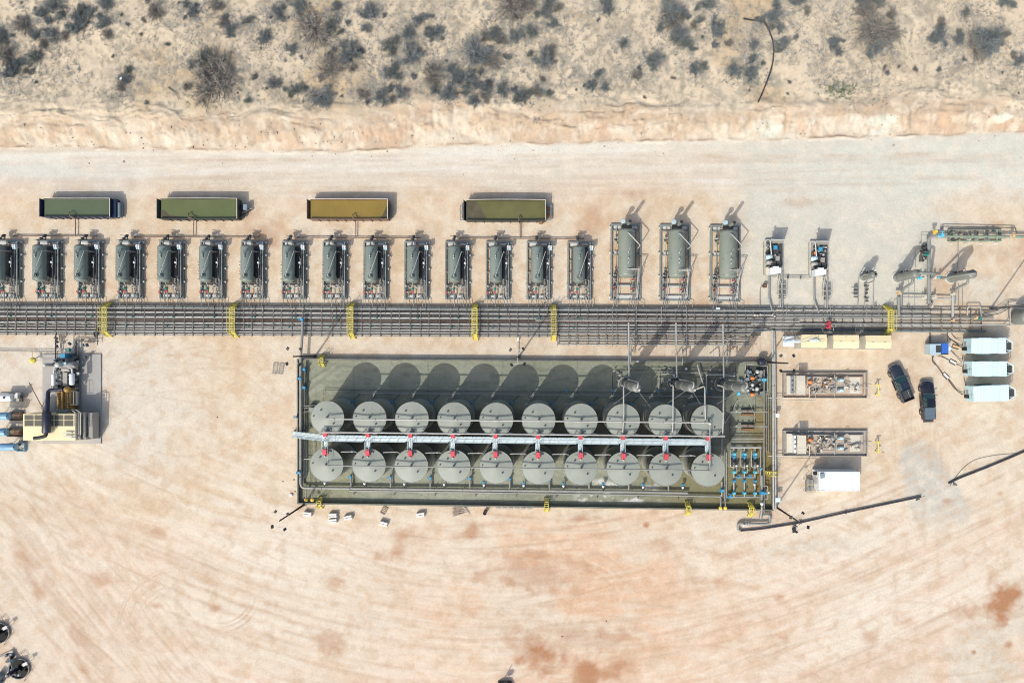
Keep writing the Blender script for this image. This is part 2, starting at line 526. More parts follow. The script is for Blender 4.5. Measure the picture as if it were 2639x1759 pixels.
for i in range(26):
    y = rd.uniform(880, 1130)
    stamp(curve((rd.uniform(270, 420), y), (rd.uniform(600, 760), y + rd.uniform(-90, 90)), rd.uniform(-0.25, 0.25)), 0.14, 0.5)

ST = np.zeros((NY, NX))
SNZ = fbm(WX * 0.55, WY * 0.55, 5, 60) - 0.5
def stain(x, y, rx, ry, a, ang=0.0, seed=0):
    m = 2.2 * max(rx, ry) + 20
    j0, j1 = np.searchsorted(gx, [(x - m - CX) / S, (x + m - CX) / S])
    i0, i1 = np.searchsorted(gy, [(CY - y - m) / S, (CY - y + m) / S])
    w = (slice(i0, i1), slice(j0, j1))
    c, s_ = math.cos(R(ang)), math.sin(R(ang))
    u = ((PX[w] - x) * c + (PY[w] - y) * s_) / rx
    v = (-(PX[w] - x) * s_ + (PY[w] - y) * c) / ry
    d = np.hypot(u, v) + SNZ[w] * 1.7
    ST[w] = np.maximum(ST[w], a * sst(1.2, 0.1, d))
for k, q in enumerate([(1400, 1690, 100, 62, .85, 30), (1520, 1730, 80, 50, .7, 10), (1480, 1640, 150, 40, .4, 5), (1360, 1480, 160, 50, .4, 10), (1330, 1660, 40, 30, .55, 40), (1565, 1640, 90, 18, .55, 5), (1520, 1725, 55, 40, .75, 20), (1590, 1715, 40, 28, .6, 0),
                       (1310, 1500, 70, 24, .7, 14), (1250, 1475, 40, 18, .6, -20), (1390, 1430, 60, 14, .5, 8), (1480, 1450, 70, 20, .5, 20), (1215, 1370, 26, 30, .6, 20),
                       (1040, 1375, 30, 18, .5, 0), (1010, 1425, 45, 22, .6, -15), (1500, 1335, 46, 13, .6, -6), (1665, 1352, 10, 9, .8, 0), (2590, 1545, 72, 62, .95, -30),
                       (2500, 1570, 40, 24, .5, -20), (2345, 1605, 46, 22, .55, 30), (2245, 1640, 34, 20, .45, -20), (2010, 1535, 20, 12, .6, 0), (2010, 1640, 26, 14, .5, 10),
                       (1850, 1500, 90, 16, .35, 6), (1900, 1430, 60, 16, .35, -6), (1690, 1410, 80, 30, .35, 0), (855, 1655, 44, 40, .5, 30), (860, 1500, 24, 20, .45, 20),
                       (60, 1440, 50, 26, .45, 50), (95, 1520, 46, 20, .45, 60), (265, 1490, 36, 26, .4, 0), (200, 1640, 40, 16, .45, 55), (215, 1720, 40, 16, .45, 55), (570, 1345, 50, 14, .45, 20),
                       (410, 1370, 26, 12, .3, 20), (560, 1565, 26, 14, .55, -20), (400, 1560, 24, 10, .5, 0), (690, 600, 60, 60, .38, 0), (1530, 560, 60, 50, .4, 0), (1600, 640, 40, 60, .3, 0), (1800, 790, 60, 20, .3, 0),
                       (670, 605, 20, 16, .7, 0), (1640, 500, 40, 14, .3, 0), (2080, 520, 60, 20, .25, 0), (2630, 660, 60, 60, .4, 0), (790, 1240, 30, 60, .25, 0),
                       (2440, 1290, 16, 8, .5, 0), (2600, 1660, 12, 10, .7, 0), (2510, 1680, 6, 7, .7, 0), (1960, 1245, 60, 40, .3, 0), (2420, 720, 40, 60, .3, 0), (2580, 1270, 14, 10, .5, 0)]):
    stain(*q, seed=k)

def mixc(c, col, f):
    return c * (1 - f[..., None]) + np.array(lin(col)) * f[..., None]
C = np.zeros((NY, NX, 3)) + np.array(lin((233, 213, 187)))
n1 = fbm(WX * 0.06, WY * 0.06, 5, 71)
n2 = fbm(WX * 0.25, WY * 0.25, 5, 73)
n3 = fbm(WX * 1.2, WY * 1.2, 4, 75)
def streak(ang, sx, sy, seed, warp=2.5):
    c, s_ = math.cos(R(ang)), math.sin(R(ang))
    wx_ = WX + 6 * (fbm(WX * 0.05, WY * 0.05, 2, seed + 6) - 0.5)
    wy_ = WY + 2 * warp * (fbm(WX * 0.06, WY * 0.06, 3, seed + 5) - 0.5)
    return fbm((wx_ * c + wy_ * s_) * sx, (-wx_ * s_ + wy_ * c) * sy, 5, seed, 0.6)
south = sst(1290, 1420, PY + 60 * (n1 - .5))
C = mixc(C, (241, 218, 197), south * 0.9)
C = mixc(C, (236, 224, 205), sst(0.42, 0.62, n1) * 0.6)
C = mixc(C, (226, 198, 166), sst(0.53, 0.72, n2) * 0.45 * (1 - south))
C = mixc(C, (232, 223, 209), sst(640, 300, PX + 200 * (n2 - .5)) * sst(1300, 1150, PY) * sst(850, 900, PY) * 0.85)
# soft directional drifts left by traffic
rr = np.hypot(PX - SWX, PY - SWY) / S + 11.0 * (fbm(WX * 0.022, WY * 0.022, 3, 84) - 0.5) + 2.0 * (fbm(WX * 0.09, WY * 0.09, 3, 86) - 0.5)
th = np.arctan2(PX - SWX, PY - SWY) * 140.0
pol = 0.62 * fbm(th * 0.035, rr * 0.30, 4, 81, 0.6) + 0.38 * fbm(th * 0.07, rr * 1.1, 4, 82, 0.6)
a1 = pol; a2 = streak(-50, 0.05, 0.32, 83); a3 = pol; a4 = streak(0.6, 0.02, 0.55, 87, 1.0); a5 = 0.55 * pol + 0.45 * streak(-3, 0.07, 0.16, 89, 6.0)
dia = sst(0, 160, (PY - 1150) - (PX + 60) * 0.98 + 60 * (n2 - .5)) * sst(760, 300, PX)
wst = sst(1120, 1260, PY) * sst(1350, 650, PX) * (1 - 0.7 * dia)
C = mixc(C, (228, 203, 180), sst(0.50, 0.64, a1) * wst * 0.65)
C = mixc(C, (246, 235, 219), sst(0.50, 0.36, a1) * wst * 0.7)
C = mixc(C, (214, 190, 168), sst(0.50, 0.66, a2) * dia * 0.75)
C = mixc(C, (233, 218, 200), sst(0.50, 0.36, a2) * dia * 0.7)
se = sst(1700, 2150, PX) * sst(1180, 1320, PY)
C = mixc(C, (235, 209, 188), sst(0.50, 0.64, a3) * se * 0.7)
C = mixc(C, (248, 235, 219), sst(0.50, 0.36, a3) * se * 0.75)
mid = sst(560, 1100, PX) * sst(2250, 1700, PX) * sst(1310, 1400, PY)
C = mixc(C, (234, 197, 166), sst(0.52, 0.68, a5) * mid * 0.75)
C = mixc(C, (245, 229, 208), sst(0.48, 0.35, a5) * mid * 0.7)
C = mixc(C, (236, 195, 162), sst(420, 80, np.hypot((PX - 1480) * 0.7, PY - 1560)) * sst(0.38, 0.60, fbm(WX * 0.10, WY * 0.14, 5, 78)) * 0.85)
# pale far SE corner
C = mixc(C, (224, 214, 198), sst(0, 160, (PX - 2290) * 0.75 + (PY - 1759) + 60) * sst(0.3, 0.6, n2) * 0.85)
# the caliche road
road = sst(-6, 10, PY - EB) * sst(0, 1, (535 + 70 * (n2 - .5) + 60 * (n1 - .5) - PY) / 85)
C = mixc(C, (234, 226, 211), road * 0.92)
C = mixc(C, (222, 207, 190), road * sst(0.52, 0.68, a4) * 0.6)
C = mixc(C, (242, 238, 227), road * sst(0.49, 0.35, a4) * 0.75)
C = mixc(C, (224, 222, 214), road * sst(520, 100, PX) * sst(395, 440, PY) * 0.7)
C = mixc(C, (229, 203, 178), sst(60, 15, np.abs(PY - 505 - 24 * (n1 - .5))) * sst(1950, 1700, PX) * sst(0.44, 0.6, n2) * 0.55)
# grey caliche yard in the north-east
ne = sst(1890, 1960, PX + 130 * (n2 - .5) + 60 * (n1 - .5)) * sst(2500, 2380, PX + 160 * (n2 - .5)) * sst(355, 400, PY) * sst(880, 800, PY)
C = mixc(C, (224, 221, 208), ne * 0.95)
C = mixc(C, (224, 219, 205), sst(2440, 2480, PX) * sst(700, 715, PY) * sst(790, 770, PY) * sst(2590, 2560, PX) * 0.7)
C = mixc(C, (226, 227, 217), sst(1850, 2300, PX) * road * 0.7)
# loose grey gravel ramp over the buried hose
u = (PX - (2362 + (PY - 1130) * 0.28 + 0.0012 * (PY - 1130) ** 2 * 0.2)) / (14 + 62 * np.sqrt(np.clip((PY - 1120) / 150.0, 0, 1)))
grav = sst(1.15, 0.85, np.abs(u) + 0.5 * (n2 - .5) + 0.4 * (n3 - .5)) * sst(1118, 1160, PY) * sst(1400, 1290, PY)
C = mixc(C, (212, 208, 198), grav * 0.95)
C = mixc(C, (214, 207, 192), sst(0, 50, PY - 1380 - (PX - 2000) * -0.12) * sst(70, 20, PY - 1390 - (PX - 2000) * -0.12) * sst(1900, 2000, PX) * sst(2300, 2200, PX) * 0.6)
# bank face
bk = sst(0.0, 0.12, up)
sc1, sc2 = fbm(wx2 * 0.22, wy2 * 0.30, 5, 91), fbm(wx2 * 0.10, wy2 * 0.6, 5, 92)
C = mixc(C, (219, 204, 184), bk * 0.95)
C = mixc(C, (202, 180, 156), bk * sst(0.50, 0.64, sc1) * 0.7)
C = mixc(C, (196, 172, 150), bk * sst(1.2, 0.9, up) * sst(0.54, 0.66, fbm(wx2 * 0.9, wy2 * 0.7, 4, 98)) * 0.6)
C = mixc(C, (226, 215, 197), bk * sst(1.0, 0.6, up) * sst(0.50, 0.36, sc1) * 0.7)
C = mixc(C, (190, 170, 148), bk * sst(0.25, 0.8, up) * sst(1.9, 1.3, up) * sst(0.50, 0.64, sc2) * 0.7)
C = mixc(C, (214, 176, 146), bk * sst(0.9, 0.4, up) * sst(0.56, 0.72, fbm(wx2 * 0.15, wy2 * 0.15, 4, 96)) * 0.35)
C = mixc(C, (176, 150, 126), np.exp(-((PY - EB + 1) / 3.0) ** 2) * sst(0.40, 0.58, fbm(WX * 0.4, WY * 0.4, 4, 94)) * 0.75)
C = mixc(C, (228, 229, 215), sst(1850, 2000, PX) * sst(0.60, 0.68, fbm(WX * 0.16, WY * 0.35, 3, 95)) * sst(0.5, 0.3, np.abs(up - 0.2)) * sst(0.0, 0.06, up) * 0.9)
# scrub sand
C = mixc(C, (228, 211, 186), sand * 0.95)
C = mixc(C, (211, 187, 153), sand * sst(0.50, 0.66, fbm(WX * 0.09, WY * 0.09, 4, 97)) * 0.85)
C = mixc(C, (226, 211, 188), sand * sst(0.52, 0.68, fbm(WX * 0.2, WY * 0.2, 5, 99)) * 0.7)
lit = fbm(WX * 0.9, WY * 0.9, 5, 101)
C = mixc(C, (172, 165, 149), sand * sst(0.49, 0.66, lit) * sst(0.36, 0.56, fbm(WX * 0.10, WY * 0.10, 4, 103)) * 0.75)
C = mixc(C, (150, 142, 126), sand * sst(0.6, 0.72, fbm(WX * 1.9, WY * 1.9, 3, 105)) * 0.5)
# tracks and stains
n4, n5 = fbm(WX * 0.75, WY * 0.75, 5, 121), fbm(WX * 2.0, WY * 2.0, 3, 123)
fine = np.where(PX < 900, a1, np.where(PX > 1800, a3, a5))
C = C * (1 + ((n5 - 0.5) * 0.09 + (n4 - 0.5) * 0.05)[..., None])
C = mixc(C, (244, 231, 212), sst(0.54, 0.70, n4) * 0.45 * (1 - sand))
C = mixc(C, (219, 190, 160), sst(0.46, 0.32, n4) * 0.45 * (1 - sand) * (1 - road) * (1 - ne))
ST = ST * np.clip(0.95 + 1.0 * (n4 - 0.5) + 1.4 * (n2 - 0.5) + 1.6 * (fine - 0.5), 0, 1)
C = mixc(C, (202, 172, 145), np.clip(TR, 0, 1) * 0.7 * padm)
C = mixc(C, (247, 237, 221), np.clip(TL, 0, 1) * 0.5 * padm)
C = mixc(C, (192, 140, 104), np.clip(ST * 1.25, 0, 1) * 0.95)
C = C * (1 + (n3[..., None] - 0.5) * 0.10)
hgt -= TR * 0.03 * padm
GALB = 0.61          # photo brightness -> surface albedo
C = np.clip(C * GALB * np.array((1.02, 1.03, 1.005)), 0, 0.85)

gm = bpy.data.materials.new('caliche')
gm.use_nodes = True
N, L = gm.node_tree.nodes, gm.node_tree.links
b = N['Principled BSDF']
b.inputs['Roughness'].default_value = 0.95
b.inputs['Specular IOR Level'].default_value = 0.1
at = N.new('ShaderNodeAttribute'); at.attribute_name = 'soil'
tc = N.new('ShaderNodeTexCoord')
def nnode(scale, detail=6.0, rough=0.6):
    z = N.new('ShaderNodeTexNoise')
    z.inputs['Scale'].default_value = scale; z.inputs['Detail'].default_value = detail; z.inputs['Roughness'].default_value = rough
    L.new(tc.outputs['Object'], z.inputs['Vector'])
    return z
def ramp(src, p0, p1, c0, c1):
    r_ = N.new('ShaderNodeValToRGB')
    r_.color_ramp.elements[0].position = p0; r_.color_ramp.elements[1].position = p1
    r_.color_ramp.elements[0].color = (c0,) * 3 + (1,); r_.color_ramp.elements[1].color = (c1,) * 3 + (1,)
    L.new(src, r_.inputs['Fac'])
    return r_.outputs['Color']
def mul(a, b_):
    m_ = N.new('ShaderNodeMixRGB'); m_.blend_type = 'MULTIPLY'; m_.inputs['Fac'].default_value = 1
    L.new(a, m_.inputs['Color1']); L.new(b_, m_.inputs['Color2'])
    return m_.outputs['Color']
za, zb, zc = nnode(2.6, 8.0, 0.7), nnode(11.0, 6.0, 0.7), nnode(0.5, 8.0, 0.6)
c_ = mul(at.outputs['Color'], ramp(za.outputs['Fac'], 0.3, 0.7, 0.92, 1.06))
c_ = mul(c_, ramp(zb.outputs['Fac'], 0.3, 0.7, 0.89, 1.08))
c_ = mul(c_, ramp(zc.outputs['Fac'], 0.3, 0.7, 0.95, 1.04))
L.new(c_, b.inputs['Base Color'])
bp = N.new('ShaderNodeBump'); bp.inputs['Strength'].default_value = 0.55; bp.inputs['Distance'].default_value = 0.09
L.new(za.outputs['Fac'], bp.inputs['Height'])
bp2 = N.new('ShaderNodeBump'); bp2.inputs['Strength'].default_value = 0.35; bp2.inputs['Distance'].default_value = 0.03
L.new(zb.outputs['Fac'], bp2.inputs['Height']); L.new(bp.outputs['Normal'], bp2.inputs['Normal'])
L.new(bp2.outputs['Normal'], b.inputs['Normal'])
M['caliche'] = gm

def grid_object(name, sel, kind='structure'):
    """faces of the ground grid picked by a boolean mask (one cell per face)"""
    ii, jj = np.nonzero(sel)
    a = ii * NX + jj
    quads = np.stack([a, a + 1, a + NX + 1, a + NX], 1)
    used, inv = np.unique(quads, return_inverse=True)
    inv = inv.reshape(-1)
    me = bpy.data.meshes.new(name)
    co = np.stack([WX.ravel()[used], WY.ravel()[used], hgt.ravel()[used]], 1).astype(np.float32)
    nf = len(quads)
    me.vertices.add(len(used)); me.vertices.foreach_set('co', co.ravel())
    me.loops.add(nf * 4); me.loops.foreach_set('vertex_index', inv.astype(np.int32))
    me.polygons.add(nf); me.polygons.foreach_set('loop_start', np.arange(0, nf * 4, 4, dtype=np.int32))
    me.polygons.foreach_set('use_smooth', np.ones(nf, dtype=bool))
    at_ = me.attributes.new('soil', 'FLOAT_COLOR', 'POINT')
    cc = np.concatenate([C.reshape(-1, 3)[used], np.ones((len(used), 1))], 1).astype(np.float32)
    at_.data.foreach_set('color', cc.ravel())
    me.materials.append(gm)
    me.update(calc_edges=True)
    me.validate()
    o = bpy.data.objects.new(name, me)
    COL.objects.link(o)
    o['kind'] = kind
    return o
def cellmean(a):
    return (a[:-1, :-1] + a[1:, :-1] + a[:-1, 1:] + a[1:, 1:]) / 4
fy, fe, fu = cellmean(PY), cellmean(EB), cellmean(up)
z_terr = fu > 1.05
z_bank = (~z_terr) & (fu > 0)
z_road = (fu <= 0) & (fy < 488 + 10 * (cellmean(n2) - 0.5))
z_pad = ~(z_terr | z_bank | z_road)
tag(grid_object('terrain', z_terr), 'sandy scrub terrain on the rise north of the road')
tag(grid_object('embankment', z_bank), 'eroded cut bank of sandy soil above the road')
tag(grid_object('road', z_road), 'pale caliche haul road along the foot of the bank')
tag(grid_object('ground', z_pad), 'pinkish caliche pad with wheel tracks and brown stains')

def gz(x, y):
    """ground height at a world point"""
    i = min(max(int(np.searchsorted(gy, y)), 0), NY - 1)
    j = min(max(int(np.searchsorted(gx, x)), 0), NX - 1)
    return float(hgt[i, j])
def on_terrain(px, py):
    """world point on the terrain surface seen at a pixel"""
    h = 0.0
    for _ in range(3):
        p = P(px, py, h)
        h = gz(p.x, p.y)
    return P(px, py, h)
# ------------------------------------------------------------------ lined containment
KNW, KNE, KSE, KSW = (772, 925), (1987, 933), (1987, 1310), (773, 1293)
def bil(u, v):
    x = (KNW[0] * (1 - u) + KNE[0] * u) * (1 - v) + (KSW[0] * (1 - u) + KSE[0] * u) * v
    y = (KNW[1] * (1 - u) + KNE[1] * u) * (1 - v) + (KSW[1] * (1 - u) + KSE[1] * u) * v
    return x, y
nu, nv = 400, 124
UU, VV = np.meshgrid(np.linspace(0, 1, nu), np.linspace(0, 1, nv))
lx, ly = bil(UU, VV)
lwx, lwy = (lx - CX) / S, (CY - ly) / S
wr = fbm(lwx * 0.5, lwy * 2.2, 4, 201)
lz = 0.03 + 0.05 * np.abs(((fbm(lwx * 0.35, lwy * 0.35, 4, 203) * 9 + lwx * 0.15) % 1.0) - 0.5) + 0.06 * wr
dg = np.exp(-(((lx - 830) * 0.62 + (ly - 985) * 0.78) / 6.0) ** 2) + np.exp(-(((lx - 818) * 0.55 + (ly - 970) * 0.83) / 4.0) ** 2)
lz += 0.13 * dg * sst(80, 30, np.hypot(lx - 825, ly - 975))
lc = np.zeros(lx.shape + (3,)) + np.array((0.205, 0.220, 0.158))
def lmix(col, f):
    global lc
    lc = lc * (1 - f[..., None]) + np.array(col) * f[..., None]
ln1, ln2, ln3 = fbm(lwx * 0.15, lwy * 0.15, 5, 205), fbm(lwx * 0.5, lwy * 1.6, 5, 207), fbm(lwx * 1.2, lwy * 2.5, 4, 209)
lmix((0.262, 0.275, 0.21), sst(0.48, 0.68, ln1) * 0.6)
lmix((0.14, 0.155, 0.11), sst(0.52, 0.7, ln2) * 0.55)
lmix((0.25, 0.25, 0.20), sst(0.56, 0.7, ln3) * 0.4)
lmix((0.175, 0.17, 0.075), sst(930, 860, lx + 90 * (ln1 - .5)) * sst(1000, 1060, ly) * 0.45)
lmix((0.15, 0.135, 0.055), sst(1560, 1800, lx + 260 * (ln1 - .5)) * sst(1120, 1240, ly + 90 * (ln2 - .5)) * 0.85)
lmix((0.165, 0.125, 0.036), sst(1890, 1940, lx + 60 * (ln1 - .5)) * sst(1005, 1035, ly) * sst(1290, 1230, ly) * sst(0.34, 0.5, ln1) * 0.85)
lmix((0.06, 0.062, 0.05), sst(1700, 1810, lx + 100 * (ln2 - .5)) * sst(1180, 1120, ly) * sst(1905, 1880, lx) * 0.6)
lmix((0.52, 0.53, 0.50), sst(1470, 1500, lx) * sst(1720, 1660, lx) * sst(1232, 1250, ly + 34 * (ln2 - .5)) * sst(1296, 1284, ly + 16 * (ln2 - .5)) * sst(0.44, 0.5, fbm(lwx * 0.45, lwy * 0.9, 5, 211)) * 0.9)
lmix((0.035, 0.035, 0.026), sst(1040, 1075, ly + 20 * (ln2 - .5)) * sst(1196, 1168, ly + 20 * (ln2 - .5)) * sst(800, 870, lx) * sst(1850, 1800, lx) * 0.8)  # deep shade between the tank rows, painted into the liner colour
seam = np.maximum(np.exp(-((lx % 96 - 48) / 1.6) ** 2), 0) * 0.35
lmix((0.10, 0.105, 0.085), seam)
me = bpy.data.meshes.new('containment_liner')
idx = np.arange(nu * nv).reshape(nv, nu)
quads = np.stack([idx[1:, :-1], idx[1:, 1:], idx[:-1, 1:], idx[:-1, :-1]], -1).reshape(-1, 4)
me.from_pydata(np.stack([lwx, lwy, lz], -1).reshape(-1, 3).tolist(), [], quads.tolist())
me.polygons.foreach_set('use_smooth', np.ones(len(quads), dtype=bool))
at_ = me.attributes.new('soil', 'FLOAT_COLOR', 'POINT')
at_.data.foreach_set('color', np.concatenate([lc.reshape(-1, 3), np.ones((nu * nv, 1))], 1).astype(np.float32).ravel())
lm = gm.copy(); lm.name = 'liner'
lb = lm.node_tree.nodes['Principled BSDF']
lb.inputs['Roughness'].default_value = 0.55
lb.inputs['Specular IOR Level'].default_value = 0.35
for nd in lm.node_tree.nodes:
    if nd.type == 'BUMP':
        nd.inputs['Strength'].default_value = 0.5
M['liner'] = lm
me.materials.append(lm)
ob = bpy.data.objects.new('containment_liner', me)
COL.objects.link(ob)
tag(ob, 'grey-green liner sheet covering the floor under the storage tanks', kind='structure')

cw = thing('containment_wall', 'low steel containment wall around the storage tanks', 'wall', G(1380, 1115))
WH = 0.92
for a, b_ in ((KNW, KNE), (KNE, KSE), (KSE, KSW), (KSW, KNW)):
    p, q = G(*a), G(*b_)
    d = (q - p).normalized()
    m = MB()
    m.beam(p + Vector((0, 0, WH / 2)) - d * 0.06, q + Vector((0, 0, WH / 2)) - d * 0.07, 0.09, WH)
    m.beam(p + Vector((0, 0, WH + 0.012)), q + Vector((0, 0, WH + 0.012)), 0.20, 0.03)
    n_ = int((q - p).length / 3.0)
    for k in range(1, n_):
        c = p.lerp(q, k / n_)
        o_ = Vector((d.y, -d.x, 0)) * -0.1
        m.beam(c + o_, c + o_ + Vector((0, 0, WH - 0.02)), 0.07, 0.08)
    m.build('wall_panel', 'wall_steel', cw)

# ------------------------------------------------------------------ storage tanks
TR_, TH = 2.37, 7.0
def make_tank(north):
    t = thing('storage_tank', 'x', 'tank', (0, 0, 0))
    n = 48
    m = MB()
    m.rev((0, 0, 0.04), (0, 0, 1), [(0, TR_ + .05), (0.12, TR_ + .05), (0.121, TR_), (TH - 0.15, TR_), (TH - 0.149, TR_ + 0.045), (TH - 0.04, TR_ + 0.045)], n)
    for z in (1.75, 3.5, 5.25):
        m.torus((0, 0, z), TR_, 0.025, n, 4)
    sh = m.build('shell', 'tank_paint', t)
    m = MB()                                    # stiffened cone roof in flat sectors
    ns = 16
    ring = [(TR_ * 1.02 * math.cos(2 * math.pi * k / 48), TR_ * 1.02 * math.sin(2 * math.pi * k / 48), TH) for k in range(48)]
    ring2 = [(0.25 * math.cos(2 * math.pi * k / 48), 0.25 * math.sin(2 * math.pi * k / 48), TH + 0.24) for k in range(48)]
    m.add(ring + ring2, [(k, (k + 1) % 48, 48 + (k + 1) % 48, 48 + k) for k in range(48)], True)
    m.add(ring2, [tuple(range(48))])
    rf = m.build('roof', 'tank_roof', t)
    m = MB()
    m.torus((0, 0, TH), TR_ * 1.015, 0.04, 48, 5)
    m.build('rim', 'tank_paint', rf)
    for (x, y) in ((-0.87, 1.13), (0.95, -0.78)):
        m = MB()
        z = TH + 0.24 * (1 - math.hypot(x, y) / TR_)
        m.cyl((x, y, z - 0.05), (x, y, z + 0.13), 0.08, 10)
        m.cyl((x, y, z + 0.13), (x, y, z + 0.17), 0.13, 10)
        m.build('vent_cap', 'machine_dark', t)
    m = MB()
    m.cyl((-1.95, 0.25, TH), (-1.95, 0.25, TH + 0.2), 0.09, 8)
    m.build('gauge_nozzle', 'machine_dark', t)
    # centre riser that carries the header
    m = MB()
    m.cyl((0.05, 0.12, TH + 0.2), (0.05, 0.12, TH + 0.93), 0.09, 10)
    m.cyl((0.05, 0.12, TH + 0.55), (0.05, 0.12, TH + 0.62), 0.15, 10)
    m.cyl((0.05, 0.12, TH + 0.34), (0.05, 0.12, TH + 0.38), 0.16, 10)
    m.build('vent_riser', 'pipe_grey', t)
    yb = -2.05 if north else 1.95
    m = MB()
    m.cyl((-0.05, yb, TH - 0.1), (-0.05, yb, TH + 0.34), 0.30, 14)
    m.cyl((-0.05, yb, TH + 0.30), (-0.05, yb, TH + 0.36), 0.38, 14)
    m.build('manway', 'pipe_grey', t)
    m = MB()
    w = 0.28 if north else 0.30
    y0, y1 = (yb - .62, yb + .04) if north else (yb - .52, yb + .42)
    z0, z1 = TH + 0.37, TH + 0.95
    m.hexa([(-w - .05, y0, z0), (w - .05, y0, z0), (w - .05, y1, z0), (-w - .05, y1, z0), (-w * .95 - .05, y0 + (.05 if north else .3), z1), (w * .95 - .05, y0 + (.05 if north else .3), z1), (w * .95 - .05, y1 - .05, z1), (-w * .95 - .05, y1 - .05, z1)])
    rb = m.build('hatch_box', 'red_box', t)
    m = MB()
    m.cyl((-0.05, yb + (.46 if north else -.62), TH + 0.2), (-0.05, yb + (.46 if north else -.62), TH + 0.55), 0.13, 10)
    m.ball((-0.05, yb + (.46 if north else -.62), TH + 0.58), 0.14)
    m.build('pressure_valve', 'plate_pale', t)
    m = MB()
    m.cyl((-0.62, yb + (.3 if north else -.25), TH), (-0.62, yb + (.3 if north else -.25), TH + 0.14), 0.24, 12)
    m.build('gauge_cover', 'tank_roof', t)
    m = MB()
    m.cyl((0.55, yb + (.35 if north else -.1), TH), (0.55, yb + (.35 if north else -.1), TH + 0.30), 0.13, 10)
    m.build('gauge_cover', 'pipe_grey', t)
    return t
north0, south0 = make_tank(True), make_tank(False)
for i in range(10):
    for row, proto in (('northern', north0), ('southern', south0)):
        o = proto if i == 0 else copy_tree(proto)
        px, py = (844 + 108.8 * i, 1076 + 1.1 * i) if row == 'northern' else (841.6 + 109.2 * i, 1197 + 1.44 * i)
        p = P(px, py, TH)
        o.location = (p.x, p.y, 0.0)
        o.rotation_euler = (0, 0, R(-0.6))
        o['label'] = '%s grey storage tank from the left in the %s tank row' % (ORD[i], row)
        o['group'] = 'round grey storage tanks in two rows'

# ------------------------------------------------------------------ piping bits shared by every assembly
def pipe(parent, pts, r, m_='pipe_grey', name='pipe', n=8, bend=None):
    """pts: (px, py, h) seen pixels"""
    b = MB()
    b.tube([P(*p) for p in pts], r, n, bend)
    return b.build(name, m_, parent)
def wpipe(parent, pts, r, m_='pipe_grey', name='pipe', n=8, bend=None):
    b = MB()
    b.tube([Vector(p) for p in pts], r, n, bend)
    return b.build(name, m_, parent)
def valve(parent, p, ang=0.0, s=1.0, m_='blue_valve', wheel=True):
    p = Vector(p)
    d = Vector((math.cos(ang), math.sin(ang), 0))
    q = Vector((-d.y, d.x, 0))
    b = MB()
    b.rev(p - d * .26 * s, p + d * .26 * s, [(0, .001), (0, .17 * s), (.06 * s, .17 * s), (.06 * s, .11 * s), (.15 * s, .15 * s), (.26 * s, .18 * s), (.37 * s, .15 * s), (.46 * s, .11 * s), (.46 * s, .17 * s), (.52 * s, .17 * s), (.52 * s, .001)], 12)
    b.cyl(p, p + Vector((0, 0, .34 * s)), .10 * s, 10)
    b.obox(p + Vector((0, 0, .36 * s)) + q * .02, (.30 * s, .34 * s, .16 * s), ang)
    b.cyl(p + Vector((0, 0, .36 * s)), p + Vector((0, 0, .36 * s)) + q * .36 * s, .04 * s, 6)
    v = b.build('valve', m_, parent)
    if wheel:
        b = MB()
        c = p + Vector((0, 0, .36 * s)) + q * .36 * s
        for k in range(10):
            a0, a1 = 2 * math.pi * k / 10, 2 * math.pi * (k + 1) / 10
            b.beam(c + d * .17 * s * math.cos(a0) + Vector((0, 0, .17 * s * math.sin(a0))), c + d * .17 * s * math.cos(a1) + Vector((0, 0, .17 * s * math.sin(a1))), .035 * s, .035 * s)
        for k in range(2):
            a0 = math.pi * k / 2
            e = d * .16 * s * math.cos(a0) + Vector((0, 0, .16 * s * math.sin(a0)))
            b.beam(c - e, c + e, .025 * s, .025 * s)
        b.build('handwheel', m_, v)
    return v
def wheelvalve(parent, p, r, m_='red_wheel'):
    """a rising-stem valve seen from above: handwheel lying flat"""
    p = Vector(p)
    b = MB()
    b.cyl(p - Vector((0, 0, .5)), p, .045, 6)
    b.cyl(p - Vector((0, 0, .55)), p - Vector((0, 0, .25)), .12, 8)
    v = b.build('valve', 'pipe_grey', parent)
    b = MB()
    b.torus(p, r, .038, 14, 5)
    b.beam(p - Vector((r, 0, 0)), p + Vector((r, 0, 0)), .035, .035)
    b.beam(p - Vector((0, r, 0)), p + Vector((0, r, 0)), .035, .035)
    b.build('handwheel', m_, v)
def flange(b, p, d, r):
    p, d = Vector(p), Vector(d).normalized()
    b.cyl(p - d * .03, p + d * .03, r, 10)
def collars(parent, a, b_, n, r, m_='pipe_grey', name='flange'):
    a, b_ = Vector(a), Vector(b_)
    d = (b_ - a).normalized()
    for k in range(n):
        m = MB()
        flange(m, a.lerp(b_, (k + .5) / n), d, r)
        m.build(name, m_, parent)

